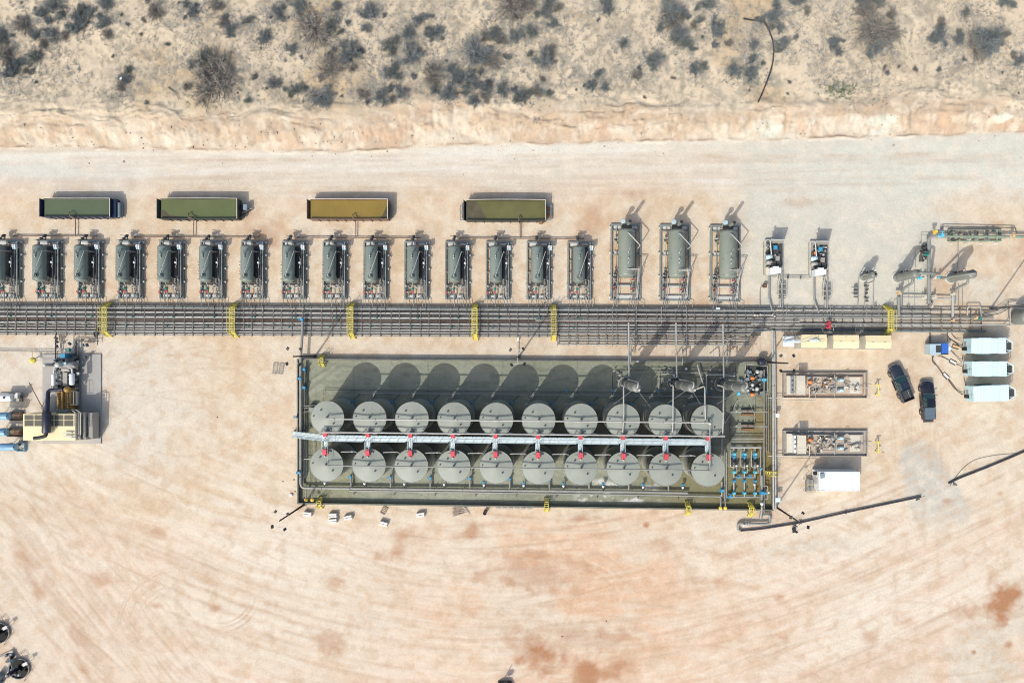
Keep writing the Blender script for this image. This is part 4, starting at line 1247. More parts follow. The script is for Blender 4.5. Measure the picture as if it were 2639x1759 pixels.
for (x, y) in ((1945, 812), (1952, 813), (1960, 811), (1990, 812), (1996, 815)):
    m = MB(); m.cyl(P(x, ry(y - 8.8, x), .5), P(x, ry(y - 8.8, x), .95), .16, 8); m.build('fitting', 'cream_pale' if x % 2 else 'pipe_pale', t)
for (x, y) in ((2134, 834), (2134, 843.5)):
    valve(t, P(x, y, 1.1), 0, 1.3, 'red_box')
pipe(t, [(2118, 844, 1.0), (2119, 855, .9), (2147, 856, .9), (2148, 845, 1.0)], .07, 'pipe_pale', 'bypass')
pipe(t, [(2138, 841, 1.0), (2154, 841, 1.0), (2154, 836, 1.0)], .06, 'pipe_pale', 'bypass')
for (x, y, mt) in ((2522, 822, 'teal_valve'), (2514, 820, 'tan_valve'), (2454, 826, 'tan_valve')):
    valve(t, P(x, y, .9), 0, .9, mt)
pipe(t, [(2492, 812, .7), (2493, 790, .9), (2527, 790, .9), (2528, 815, .7)], .08, 'pipe_pale', 'loop')
pipe(t, [(2535, 812, .6), (2570, 806, .8), (2600, 789, 1.2), (2660, 786, 1.4)], .06, 'pipe_grey'); pipe(t, [(2535, 815, .6), (2575, 808, .8), (2603, 792, 1.2), (2660, 789, 1.4)], .06, 'pipe_dark'); pipe(t, [(2535, 809, .6), (2566, 803, .8), (2596, 786, 1.2), (2660, 783, 1.4)], .06, 'pipe_grey')

# ------------------------------------------------------------------ yellow crossovers
def crossover(name, label, px, py0, py1, w, hz, group, horiz=False, cage=True):
    """stair - platform - stair over an obstacle; py0..py1 is the span on the ground"""
    a, b_ = (G(px, py0), G(px, py1)) if not horiz else (G(py0, px), G(py1, px))
    t = thing(name, label, 'steps', (a + b_) / 2, group)
    d = b_ - a; Lg = d.length; d.normalize()
    q = Vector((-d.y, d.x, 0)) * (w / 2)
    run = min(hz * .55, Lg * .34)
    pa, pb = a + d * run + Vector((0, 0, hz)), b_ - d * run + Vector((0, 0, hz))
    m = MB()
    m.beam(pa + q, pb + q, .06, .16); m.beam(pa - q, pb - q, .06, .16)
    for s_ in (-1, 1):
        m.beam(a + q * s_, pa + q * s_, .05, .16); m.beam(b_ + q * s_, pb + q * s_, .05, .16)
    m.build('frame', 'yellow', t)
    nb = max(int((pb - pa).length / .26), 2)
    for k in range(nb):
        c = pa.lerp(pb, (k + .5) / nb)
        m = MB(); m.obox(c, ((pb - pa).length / nb * .34, w * .9, .03), math.atan2(d.y, d.x)); m.build('grating_plank', 'yellow', t)
    nt = max(int(hz / .24), 2)
    for (lo, hi) in ((a, pa), (b_, pb)):
        for k in range(nt):
            c = lo.lerp(hi, (k + .6) / nt)
            m = MB(); m.obox(c, (.13, w * .9, .04), math.atan2(d.y, d.x)); m.build('tread', 'yellow', t)
    for s_ in (-1, 1):
        m = MB()
        for z in (.5, 1.0):
            m.tube([a + q * s_ + d * .15 + Vector((0, 0, z * .7)), pa + q * s_ + Vector((0, 0, z)), pb + q * s_ + Vector((0, 0, z)), b_ + q * s_ - d * .15 + Vector((0, 0, z * .7))],   .02, 5, .1)
        n_ = max(int((pb - pa).length / 1.1), 1)
        for k in range(n_ + 1):
            c = pa.lerp(pb, k / n_) + q * s_
            m.beam(c, c + Vector((0, 0, 1.0)), .045, .045)
        for (lo) in (a, b_):
            c = lo + q * s_ + d * (.15 if lo is a else -.15)
            m.beam(c, c + Vector((0, 0, .7)), .04, .04)
        m.build('handrail', 'yellow', t)
    for c in (pa, pb):
        for s_ in (-1, 1):
            m = MB(); m.beam(Vector((c.x, c.y, 0)) + q * s_, c + q * s_, .06, .06); m.build('leg', 'yellow', t)
    return t
for k, (x, y0, y1) in enumerate(((285, 778, 868), (610, 780, 870), (911, 779, 873), (1226, 782, 877), (1426, 783, 879), (2280, 786, 866))):
    crossover('crossover_stairs', '%s yellow crossover stairs from the left, spanning the pipe rack' % ORD[k], x, y0, y1, .75, 1.55 if k < 5 else 1.7, 'yellow crossover stairs on the rack')
for (x, y0, y1, w) in ((834, 912, 945, 'north wall near the north-west corner'), (828.5, 1277, 1309, 'south wall near the south-west corner'), (1408, 1280, 1318, 'south wall below the middle tanks'), (1769, 1289, 1326, 'south wall below the last tanks'), (1930, 1291, 1330, 'south wall beside the manifold')):
    crossover('wall_steps', 'small yellow steps over the %s' % w, x, y0, y1, .62, 1.15, 'yellow steps over the containment wall')
crossover('wall_steps', 'small yellow steps over the east wall beside the manifold', 1216, 1967, 2003, .6, 1.15, 'yellow steps over the containment wall', horiz=True)

# ------------------------------------------------------------------ horizontal separators
def rectframe(m, x0, y0, x1, y1, z, w, h):
    m.beam((x0, y0, z), (x0, y1, z), w, h); m.beam((x1, y0, z), (x1, y1, z), w, h)
    m.beam((x0 + w / 2, y0 + w / 2, z), (x1 - w / 2, y0 + w / 2, z), w, h); m.beam((x0 + w / 2, y1 - w / 2, z), (x1 - w / 2, y1 - w / 2, z), w, h)
def make_separator():
    t = thing('separator', 'x', 'separator', (0, 0, 0))
    m = MB(); rectframe(m, -1.75, -4.45, 1.75, 4.45, .22, .22, .32); m.build('skid_frame', 'frame_paint', t)
    for y in (-2.3, -.3, 1.6, 3.4):
        m = MB(); m.beam((-1.64, y, .2), (1.64, y, .2), .14, .26); m.build('cross_beam', 'frame_paint', t)
    for (x, y, w, h) in ((-.75, -4.0, 1.1, .42), (.45, -4.0, .85, .42), (-.75, 4.02, 1.3, .42), (.85, 4.02, .9, .35), (.55, -2.55, .3, .42)):
        m = MB(); m.obox((x, y, .30), (w, h, .05)); m.build('drip_plate', 'plate_pale', t)
    for y in (-1.9, .2, 2.3, 4.3):
        m = MB(); m.obox((1.98, y * .98, .25), (.22, .26, .30)); m.build('lifting_lug', 'plate_pale', t)
    for y in (-4.2, -2.2):
        m = MB(); m.obox((-1.95, y, .25), (.18, .26, .30)); m.build('lifting_lug', 'cream_pale', t)
    z, r = 2.0, .92
    m = MB(); m.vessel((-.22, -2.1, z), (-.22, 3.62, z), r, 32); v = m.build('shell', 'vessel_paint', t)
    m = MB()
    for y in (-1.72, 3.24):
        m.torus((-.22, y, z), r + .004, .012, 32, 4, 'y')
    m.build('weld_seam', 'vessel_paint', v)
    for y in (-1.2, 2.6):
        m = MB(); m.obox((-.22, y, .95), (1.5, .22, 1.3)); m.build('saddle', 'frame_paint', t)
    m = MB(); m.cyl((-.22, -1.25, z + r - .1), (-.22, -1.25, z + r + .28), .20, 12); m.torus((-.22, -1.25, z + r + .02), .33, .05, 18, 6); m.cyl((-.22, -1.25, z + r + .22), (-.22, -1.25, z + r + .28), .27, 12); m.build('outlet_nozzle', 'vessel_paint', t)
    m = MB(); m.tube([(-.22, -1.25, z + r + .2), (-.2, -1.2, z + r + .42), (1.02, 2.5, z + r + .3), (1.06, 2.6, 1.6), (1.08, 2.62, .9)], .05, 8, .1); m.build('gas_pipe', 'pipe_pale', t)
    m = MB(); m.cyl((-.15, 2.15, z + r - .05), (-.15, 2.15, z + r + .55), .06, 8); m.obox((-.12, 2.3, z + r + .5), (.13, .34, .16), .3); m.cyl((-.2, 1.8, z + r - .05), (-.2, 1.8, z + r + .2), .10, 8); m.obox((.0, 2.55, z + r + .45), (.10, .35, .1), -.5); m.build('relief_valve', 'vessel_paint', t)
    m = MB(); m.ball((-.2, 1.55, z + r + .12), .10); m.ball((-.2, 1.85, z + r + .24), .09); m.build('gauge', 'plate_pale', t)
    for y in (.0, -.55):
        m = MB(); m.cyl((-.15, y, z + r - .02), (-.15, y, z + r + .07), .06, 8); m.build('plug', 'pipe_dark', t)
    # inlet at the north end
    m = MB(); m.tube([(-.35, 3.5, z + .1), (-.35, 4.2, z + .1), (-.35, 4.45, 1.6), (-.35, 4.55, .6), (-.4, 5.3, .55)], .11, 8, .25); m.build('inlet_pipe', 'pipe_grey', t)
    for y, zz in ((4.25, 2.15), (4.62, 1.5), (4.95, .9), (5.2, .7)):
        m = MB(); m.obox((-.36, y, zz), (.34, .20, .34), .2); m.cyl((-.36, y, zz), (-.36, y, zz + .34), .05, 6); m.cyl((-.62, y, zz + .05), (-.1, y, zz + .02), .07, 6); m.build('inlet_valve', 'pipe_dark', t)
    m = MB(); m.beam((-.95, 5.15, 1.35), (.15, 4.95, 1.35), .07, .07); m.cyl((-.36, 5.05, .6), (-.36, 5.05, 1.35), .05, 6); m.build('valve_lever', 'pipe_dark', t)
    m = MB(); m.beam((-1.0, 4.3, 2.2), (-.1, 4.12, 2.2), .06, .06); m.build('valve_lever', 'pipe_dark', t)
    # east side pipe rack of the skid
    m = MB()
    m.beam((1.62, -4.3, .75), (1.62, 4.2, .75), .20, .14)
    for y in (-4.2, -1.4, 1.4, 4.1):
        m.beam((1.62, y, .3), (1.62, y, .75), .12, .12)
    m.build('side_beam', 'frame_paint', t)
    for x, y0, y1, zz, rr, mt in ((1.35, -4.6, 3.6, .9, .075, 'pipe_grey'), (1.1, -4.8, 2.8, .7, .05, 'pipe_pale'), (.92, -4.3, -1.4, .8, .085, 'pipe_grey'), (.70, -4.5, -1.5, .6, .05, 'pipe_grey'), (1.22, -1.6, 2.0, 1.3, .06, 'pipe_dark'), (.85, -1.2, 3.2, 1.0, .06, 'pipe_dark')):
        m = MB(); m.cyl((x, y0, zz), (x, y1, zz), rr, 8); m.build('pipe', mt, t)
    m = MB(); m.obox((1.02, .9, .62), (.85, 5.0, .55)); m.build('burner_housing', 'machine_dark', t)
    m = MB(); m.obox((.1, .8, .36), (2.7, 5.5, .05)); m.build('drip_shade_tray', 'machine_dark', t)  # dark sheet added to stand in for shade beneath the vessel
    m = MB(); m.beam((.5, -1.95, .36), (.5, 3.6, .36), .12, .1); m.build('inner_beam', 'machine_dark', t)
    rs = random.Random(5)
    for k in range(16):
        x, y = rs.choice((.92, 1.1, 1.35)), rs.uniform(-4.2, -1.3)
        m = MB(); m.obox((x, y, .95), (.20, .14, .2)); m.cyl((x, y, .9), (x, y, 1.2), .05, 6); m.build('valve', rs.choice(['pipe_grey', 'pipe_pale', 'plate_pale', 'pipe_dark', 'pipe_grey']), t)
    m = MB(); m.tube([(.35, -2.35, .8), (1.35, -2.35, .8)], .05, 6); m.tube([(-1.2, -2.75, .7), (.9, -2.75, .7)], .045, 6); m.build('cross_pipe', 'plate_pale', t)
    m = MB(); m.tube([(1.2, 1.6, 1.5), (1.45, 1.6, 1.7), (1.5, .9, 1.7), (1.3, .25, 1.6), (1.2, .1, 1.2)], .035, 6, .1); m.build('sight_loop', 'plate_pale', t)
    m = MB(); m.ball((1.38, .95, 1.75), .19); m.build('level_controller', 'white', t)
    m = MB(); m.cyl((1.72, 3.3, .4), (1.72, 3.3, 1.1), .05, 6); m.obox((1.72, 3.42, 1.35), (.50, .46, .5)); m.build('control_box', 'white', t)
    m = MB(); m.obox((1.74, 3.08, 1.3), (.48, .2, .4)); m.build('control_shield', 'trailer_grey', t)
    # south end: dump valves
    m = MB(); m.tube([(-.4, -2.0, 1.3), (-.4, -2.5, .9), (-.4, -4.6, .6)], .10, 8, .2); m.build('oil_outlet', 'pipe_grey', t)
    m = MB(); m.obox((-.4, -2.95, .95), (.3, .34, .35)); m.cyl((-.4, -2.95, .9), (-.4, -2.95, 1.5), .11, 8); m.build('dump_valve', 'teal_valve', t)
    wheelvalve(t, (-.45, -3.35, 1.15), .20); wheelvalve(t, (-1.55, -3.45, .9), .15)
    m = MB(); m.cyl((-1.5, -4.5, .6), (-1.5, -2.2, .6), .06, 8); m.cyl((-1.25, -4.4, .6), (-1.25, -2.3, .6), .07, 8); m.build('water_outlet', 'pipe_teal', t)
    for k in range(6):
        m = MB(); m.obox((-1.5 + .25 * (k % 2), -2.5 - .3 * k, .75), (.2, .15, .22)); m.build('valve', 'pipe_dark' if k % 3 else 'plate_pale', t)
    m = MB(); m.tube([(.28, -2.2, .5), (.28, -4.0, .5)], .04, 6); m.build('tubing', 'plate_pale', t)
    for k, y in enumerate((1.0, .6, .05, -.35, -.75, -1.5)):
        m = MB(); m.cyl((-1.1, y, 1.7), (-1.42, y, 1.75), .035, 5); m.obox((-1.45, y, 1.75), (.12, .08, .12)); m.build('sample_cock', 'pipe_dark' if k not in (3,) else 'red_wheel', t)
    # runs to the rack
    for x, kk in ((-1.5, 0), (-.95, 1), (-.35, 0), (.35, 1), (1.05, 0), (1.5, 0), (1.68, 2)):
        m = MB()
        y1 = -5.6
        if kk == 0: m.tube([(x, -4.3, .6), (x, y1, .7)], .045 if x not in (-.35, 1.05) else .06, 6)
        elif kk == 1: m.tube([(x, -4.3, .55), (x, -4.75, .55), (x + .28, -5.0, .55), (x + .28, y1, .55)], .04, 6, .1)
        else: m.tube([(x, -4.4, .6), (x + .32, -4.75, .6), (x + .32, y1, .6)], .045, 6, .1)
        m.build('outlet_run', 'pipe_grey' if x not in (-.95, .35) else 'pipe_rust', t)
    return t
sep0 = make_separator()
for k in range(15):
    o = sep0 if k == 0 else copy_tree(sep0)
    left = 1462 - 104.76 * (14 - k)
    g = G(left + 31, 694.5 + 0.24 * k)
    o.location = (g.x, g.y, 0)
    o.rotation_euler = (0, 0, R(-.15))
    o['label'] = '%s small horizontal separator from the left on a green skid' % ORD[k]
    o['group'] = 'row of fifteen small horizontal separators'

# ------------------------------------------------------------------ heater treaters
def make_treater():
    t = thing('heater_treater', 'x', 'heater treater', (0, 0, 0))
    m = MB(); rectframe(m, -2.2, -5.85, 2.2, 5.85, .22, .24, .34); m.build('skid_frame', 'frame_paint', t)
    for y in (-3.5, -2.3, 1.2, 4.9):
        m = MB(); m.beam((-2.08, y, .2), (2.08, y, .2), .16, .28); m.build('cross_beam', 'frame_paint', t)
    for (x, y, w, h) in ((-1.3, 5.35, 1.0, .45), (.95, 5.35, 1.6, .45), (-1.2, 1.45, 1.1, .45), (1.2, 1.45, .8, .4), (-.1, -5.3, 2.6, .5), (1.6, -5.3, .6, .5), (-.1, -3.65, 2.4, .25), (-1.5, -2.1, .8, .4)):
        m = MB(); m.obox((x, y, .30), (w, h, .05)); m.build('drip_plate', 'plate_pale', t)
    for y in (5.3, 1.4, -2.1, -5.4):
        m = MB(); m.obox((-2.45, y, .25), (.25, .34, .32)); m.build('lifting_lug', 'cream_pale', t)
    z, r = 2.1, 1.25
    m = MB(); m.vessel((-.08, -2.65, z), (-.08, 4.95, z), r, 40); v = m.build('shell', 'treater_paint', t)
    m = MB()
    for y in (-2.1, 1.15, 4.4):
        m.torus((-.08, y, z), r + .004, .014, 40, 4, 'y')
    m.build('weld_seam', 'treater_paint', v)
    for y in (-1.6, 3.8):
        m = MB(); m.obox((-.08, y, .95), (2.0, .25, 1.3)); m.build('saddle', 'frame_paint', t)
    m = MB(); m.rev((-.1, 4.8, z + .1), (-.1, 6, z + .1), [(0, .8), (.45, .8), (.46, .6), (.46, .001)], 20); m.build('burner_flange', 'stack_black', t)
    m = MB(); m.tube([(-.75, 5.1, 1.7), (-.75, 5.65, 1.8), (-.75, 5.72, 3.2)], .22, 12, .3); m.build('intake_pipe', 'treater_paint', t)
    m = MB(); m.cyl((-.75, 5.72, 3.1), (-.75, 5.72, 3.35), .36, 16); m.cyl((-.75, 5.72, 3.35), (-.75, 5.72, 3.45), .30, 16); m.build('flame_arrestor', 'galv', t)
    m = MB(); m.tube([(.02, 4.9, 1.5), (.02, 5.35, 1.7), (.02, 5.38, 5.1)], .25, 14, .3, caps=False); s_ = m.build('exhaust_stack', 'treater_paint', t)
    m = MB(); m.cyl((.02, 5.38, 4.95), (.02, 5.38, 5.12), .235, 14); m.build('stack_mouth', 'stack_black', s_)
    m = MB(); m.tube([(-.06, 4.0, z + r - .05), (-.02, 3.95, z + r + .3), (1.72, 2.1, z + r + .3), (1.75, 2.0, 2.0), (1.4, 1.8, .8)], .085, 8, .2); m.build('gas_pipe', 'pipe_pale', t)
    m = MB(); m.tube([(-.1, -1.4, z + r - .1), (-.05, -1.4, z + r + .12), (1.72, -1.42, z + r + .1), (1.78, -1.9, 1.6), (1.78, -5.4, .9)], .08, 8, .2); m.tube([(.05, -1.55, z + r - .1), (.05, -1.6, z + r + .05), (1.5, -1.6, z + r + .05), (1.55, -5.3, .8)], .05, 8, .2); m.build('oil_pipe', 'pipe_pale', t)
    for y in (1.05, .2, -.45):
        m = MB(); m.cyl((.0, y, z + r - .05), (.0, y, z + r + .28), .07, 8); m.ball((.0, y, z + r + .3), .11); m.build('relief_valve', 'plate_pale', t)
    m = MB(); m.beam((.0, 1.1, z + r + .3), (.25, 1.75, z + r + .6), .07, .07); m.beam((.0, -.4, z + r + .3), (.25, .0, z + r + .55), .06, .06); m.build('relief_stem', 'pipe_grey', t)
    for (x, y) in ((-1.0, .3), (.0, 3.2)):
        m = MB(); zz = z + math.sqrt(max(r * r - (x + .08) ** 2, 0)); m.cyl((x, y, zz - .03), (x, y, zz + .08), .06, 8); m.build('plug', 'pipe_dark', t)
    rs = random.Random(9)
    m = MB(); m.cyl((-1.45, -5.4, .7), (-1.45, 5.3, .7), .06, 8); m.build('fuel_pipe', 'pipe_grey', t)
    for x, y0, y1, zz, rr, mt in ((-1.9, -5.6, -1.6, .8, .09, 'pipe_grey'), (-1.68, -5.5, -1.4, .7, .05, 'pipe_dark'), (-1.25, -5.6, -1.0, .9, .05, 'pipe_pale'), (1.25, -5.7, -2.0, .8, .08, 'pipe_grey'), (1.0, -5.6, -2.4, .7, .05, 'pipe_grey'), (1.55, -5.0, 5.0, .5, .07, 'frame_paint'), (.7, -5.0, -2.2, .5, .04, 'pipe_grey')):
        m = MB(); m.cyl((x, y0, zz), (x, y1, zz), rr, 8); m.build('pipe', mt, t)
    for k in range(22):
        x, y = rs.choice((-1.9, -1.6, 1.2, 1.05, .95)), rs.uniform(-4.6, -1.8)
        m = MB(); m.obox((x, y, 1.0), (.22, .18, .25)); m.cyl((x, y, .9), (x, y, 1.3), .05, 6); m.build('valve', rs.choice(['pipe_grey', 'pipe_pale', 'plate_pale', 'machine_dark', 'machine_dark']), t)
    m = MB(); m.cyl((.85, -4.4, .5), (.85, -4.4, 1.2), .14, 10); m.cyl((.85, -3.9, .6), (.85, -3.9, 1.0), .1, 10); m.build('strainer', 'plate_pale', t)
    wheelvalve(t, (-1.78, -4.05, 1.1), .16); wheelvalve(t, (.82, -4.2, 1.25), .18)
    m = MB(); m.obox((1.05, -2.75, 1.0), (.3, .3, .3)); m.build('dump_valve', 'red_wheel', t)
    for k in range(9):
        m = MB(); m.obox((-1.55 + rs.uniform(-.2, .25), 3.4 + rs.uniform(-.7, .7), rs.uniform(.6, 1.3)), (rs.uniform(.1, .4), rs.uniform(.15, .4), .25), rs.uniform(0, 3)); m.build('burner_control', rs.choice(['machine_dark', 'plate_pale', 'pipe_dark', 'machine']), t)
    m = MB(); m.obox((-1.35, 2.9, 1.0), (.42, .16, .12), .2); m.tube([(-1.4, 2.85, .9), (-1.45, 1.6, .7)], .03, 5); m.build('fuel_regulator', 'yellow', t)
    for k in range(8):
        m = MB(); m.obox((-1.45 + rs.uniform(-.2, .2), -1.4 + rs.uniform(-.9, .6), rs.uniform(.6, 1.2)), (.2, .2, .25), rs.uniform(0, 3)); m.build('level_control', rs.choice(['machine_dark', 'red_wheel', 'pipe_dark']), t)
    for x, kk in ((-1.85, 0), (-1.45, 0), (-1.25, 0), (.5, 0), (.95, 1), (1.25, 1), (1.55, 0), (1.8, 2)):
        m = MB()
        if kk == 0: m.tube([(x, -5.6, .7), (x, -6.9, .8)], .055, 6)
        elif kk == 1: m.tube([(x, -5.6, .6), (x + .12, -6.3, .6), (x + .1, -6.9, .6)], .045, 6, .1)
        else: m.tube([(x, -5.8, .6), (x + .9, -6.2, .6), (x + .9, -6.9, .6)], .05, 6, .1)
        m.build('outlet_run', 'pipe_grey', t)
    return t
tr0 = make_treater()
for k, (x, y) in enumerate(((1611.5, 676), (1738, 677.5), (1867, 679))):
    o = tr0 if k == 0 else copy_tree(tr0)
    g = G(x, y)
    o.location = (g.x, g.y, 0)
    o.rotation_euler = (0, 0, R(-.2))
    o['label'] = '%s large horizontal heater treater from the left with exhaust stack' % ORD[k]
    o['group'] = 'three large heater treaters'

# drain lines from the separators into the open tanks
for k, (xa, xb, xv, y, hook) in enumerate(((36, 249, 195, 608.5, (180, 547)), (348, 665, 499.5, 611, (485, 551)), (767, 1082, 917, 612.5, (909, 553)), (1186, 1503, 1340.5, 614.5, (1337, 558)))):
    t = thing('drain_line', 'thin dark drain pipe from separators to the %s open tank' % ORD[k], 'pipe', G(xv, y), 'drain pipes into the open tanks')
    pipe(t, [(xa, y - .8, .35), (xv, y, .35), (xb, y + .8, .35)], .075, 'pipe_rust')
    pipe(t, [(xv, y, .35), (xv, 566 + k, .4), (xv, 563 + k, 1.9), (hook[0], hook[1] + 9, 2.0), (hook[0], hook[1], 1.95), (hook[0] + 1, hook[1], 1.5)], .075, 'pipe_rust')
    m = MB(); m.beam(P(xv - 1, 564 + k, 1.5), P(xv + 3.5, 560 + k, 1.9), .05, .05); m.build('bracket', 'pipe_rust', t)
    for x in (xa, xb):
        m = MB(); m.cyl(P(x, y, .2), P(x, y, .55), .12, 8); m.build('cap', 'pipe_rust', t)

# ------------------------------------------------------------------ open-top rectangular tanks
def open_tank(k, x0, y0, x1, y1, hz, wallm, liq, label, sag=0.0, sludge=None):
    c = P((x0 + x1) / 2, (y0 + y1) / 2, hz); c.z = 0
    t = thing('open_tank', label, 'tank', c, 'open-top steel tanks beside the road')
    a, b_ = P(x0, y1, hz), P(x1, y0, hz)
    X0, Y0, X1, Y1 = a.x, a.y, b_.x, b_.y
    n = 14
    m = MB(); m.box(X0, Y0, .12, X1, Y1, .22); m.build('floor', wallm, t)
    bow = sag
    def edge(f): return bow * 4 * f * (1 - f)
    for (ya, sg) in ((Y0, 1), (Y1, -1)):
        m = MB()
        for i in range(n):
            f0, f1 = i / n, (i + 1) / n
            xa, xb = X0 + (X1 - X0) * f0, X0 + (X1 - X0) * f1
            m.hexa([(xa, ya - .04, .2), (xb, ya - .04, .2), (xb, ya + .04, .2), (xa, ya + .04, .2)] + [(xa, ya - .04 - sg * edge(f0), hz), (xb, ya - .04 - sg * edge(f1), hz), (xb, ya + .04 - sg * edge(f1), hz), (xa, ya + .04 - sg * edge(f0), hz)])
        w = m.build('side_wall', wallm, t)
        m = MB()
        for i in range(n):
            f0, f1 = i / n, (i + 1) / n
            m.beam((X0 + (X1 - X0) * f0, ya - sg * edge(f0), hz + .02), (X0 + (X1 - X0) * f1, ya - sg * edge(f1), hz + .02), .08, .06)
        m.build('top_rail', 'cream_pale' if ya == Y1 else wallm, w)
        for i in range(1, 9):
            xx = X0 + (X1 - X0) * i / 9
            m = MB(); m.beam((xx, ya - sg * (.09 + edge(i / 9)), .2), (xx, ya - sg * (.09 + edge(i / 9)), hz - .1), .1, .08); m.build('rib', wallm, w)
    for xx in (X0, X1):
        sg = 1 if xx == X0 else -1
        m = MB(); m.hexa([(xx - .04, Y0 + .05, .2), (xx + .04, Y0 + .05, .2), (xx + .04, Y1 - .05, .2), (xx - .04, Y1 - .05, .2), (xx - .04 - (.35 if sg > 0 else 0), Y0 + .05, hz), (xx + .04 - (.35 if sg > 0 else 0), Y0 + .05, hz), (xx + .04 - (.35 if sg > 0 else 0), Y1 - .05, hz), (xx - .04 - (.35 if sg > 0 else 0), Y1 - .05, hz)])
        m.build('end_wall', wallm, t)
        m = MB(); m.beam((xx - (.35 if sg > 0 else 0), Y0, hz + .025), (xx - (.35 if sg > 0 else 0), Y1, hz + .025), .08, .07); m.build('end_rail', 'cream_pale' if sg < 0 else wallm, t)
    m = MB(); m.add([(X0 + .04, Y0 + .05, hz - .45), (X1 - .04, Y0 + .05, hz - .45), (X1 - .04, Y1 - .05, hz - .45), (X0 + .04, Y1 - .05, hz - .45)], [(0, 1, 2, 3)]); m.build('liquid', liq, t)
    if sludge:
        m = MB()
        m.add([(X0 + (X1 - X0) * u, Y0 + .06 + (Y1 - Y0 - .12) * v, hz - .43) for u, v in sludge], [tuple(range(len(sludge)))]); m.build('sludge', 'sludge', t)
    for xx in (X0 + 1.2, X1 - 1.2):
        m = MB(); m.box(xx - .15, Y0 + .1, 0, xx + .15, Y1 - .1, .12); m.build('skid_runner', wallm, t)
    return t, X0, Y0, X1, Y1
t, X0, Y0, X1, Y1 = open_tank(0, 109, 511, 283.5, 558.5, 1.75, 'navy_paint', 'liq_green', 'first open-top tank from the left, blue ends and dull green liquid')
m = MB(); m.box(X1 + .06, Y0, .3, X1 + .65, Y1, 1.3); m.build('end_box', 'navy_paint', t)
m = MB(); m.box(X1 + .66, Y0 + .1, .3, X1 + 1.0, Y1 - .5, 1.0); m.beam((X1 + 1.05, Y0, .4), (X1 + 1.05, Y1 - .5, .4), .1, .15); m.build('hitch_frame', 'slate_paint', t)
t, X0, Y0, X1, Y1 = open_tank(1, 411, 511.5, 611, 563, 1.75, 'liner_wall', 'liq_lime', 'second open-top tank from the left, bright green liquid', .06, [(0, 0), (.35, 0), (.30, .05), (.2, .12), (.10, .2), (.05, .42), (0, .45)])
m = MB(); m.beam((X1, Y0 + .6, .5), (X1 + 1.6, (Y0 + Y1) / 2, .5), .14, .18); m.beam((X1, Y1 - .6, .5), (X1 + 1.6, (Y0 + Y1) / 2, .5), .14, .18); m.build('tow_tongue', 'navy_black', t)
m = MB(); m.obox((X1 + .95, (Y0 + Y1) / 2 + .35, .85), (.55, .85, .6)); m.build('battery_box', 'slate_paint', t)
m = MB(); m.obox((X1 + .4, (Y0 + Y1) / 2 + .3, .7), (.5, .9, .4)); m.obox((X1 + .45, Y0 + .5, .6), (.3, .3, .6)); m.build('hose_reel', 'navy_black', t)
t, X0, Y0, X1, Y1 = open_tank(2, 797.5, 513, 999, 564, 1.75, 'pipe_rust', 'liq_ochre', 'third open-top tank from the left, mustard yellow liquid', .05, [(.90, 0.05), (1, 0.05), (1, .75), (.985, .72), (.95, .40)])
m = MB(); m.box(X1 + .06, Y0 + .2, .3, X1 + .28, Y1 - .6, 1.2); m.build('end_frame', 'pipe_dark', t)
t, X0, Y0, X1, Y1 = open_tank(3, 1201, 515, 1406, 567, 1.75, 'liner_wall', 'liq_olive', 'fourth open-top tank from the left, olive liquid with exposed sludge', .07, [(0, .06), (.27, .05), (.24, .2), (.20, .45), (.17, .75), (.12, .97), (0, .97)])
for (xa, xb) in ((X0 - 1.0, X0 - .3), (X1 + .08, X1 + .85)):
    m = MB(); rectframe(m, xa, Y0 + .2, xb, Y1 - .55, .5, .14, .2); m.beam((xa, (Y0 + Y1) / 2 - .1, .5), (xb, (Y0 + Y1) / 2 - .1, .5), .1, .16); m.build('end_frame', 'slate_paint', t)
m = MB(); m.obox((X1 + .45, (Y0 + Y1) / 2, .45), (.6, 2.0, .15)); m.build('drip_pan', 'rust_brown', t)
b = MB(); b.vessel(G(1388, 573, .35), G(1400, 574, .35), .32, 14); b.obox(G(1396, 568, .3), (.9, .3, .4))
solo(b, 'small_pump', 'rust_brown', 'small brown pump below the fourth open tank', 'pump', G(1394, 573))
# ------------------------------------------------------------------ light poles
def light_pole(x, y, hz, label, ang=0.0, lamps=4):
    g = G(x, y)
    t = thing('light_pole', label, 'light pole', g, 'dark light poles around the tanks')
    m = MB(); m.tube([g, g + Vector((0, 0, hz))], [.17, .09], 10, 0); m.build('pole', 'pole_brown', t)
    m = MB(); m.obox(g + Vector((0, 0, .04)), (.5, .5, .08)); m.build('base_plate', 'pipe_grey', t)
    u, v = Vector((math.cos(ang), math.sin(ang), 0)), Vector((-math.sin(ang), math.cos(ang), 0))
    for s_ in (-1, 1):
        z = g + Vector((0, 0, hz - .25)) + v * .95 * s_
        m = MB(); m.beam(z - u * .9, z + u * .9, .05, .05); m.beam(g + Vector((0, 0, hz - .25)), z, .05, .05); m.build('cross_arm', 'plate_pale', t)
        for e in (-1, 1):
            c = z + u * .9 * e + v * .12 * s_
            m = MB(); m.obox(c, (.34, .46, .16), ang + R(35) * e * s_, R(25) * s_); m.build('floodlight', 'stack_black', t)
light_pole(813, 917, 9.6, 'dark light pole at the north-west corner of the containment', R(-3))
light_pole(1338, 918, 9.4, 'dark light pole above the middle of the north containment wall', R(4))
light_pole(1973, 933, 9.4, 'dark light pole at the north-east corner of the containment', R(0))
light_pole(785, 1299, 10.2, 'dark light pole at the south-west corner of the containment', R(-12))
light_pole(1999, 1305, 9.8, 'dark light pole at the south-east corner of the containment', R(20))
g = G(2553, 795)
t = thing('flare_mast', 'tall thin dark mast beside the right end of the pipe rack', 'mast', g)
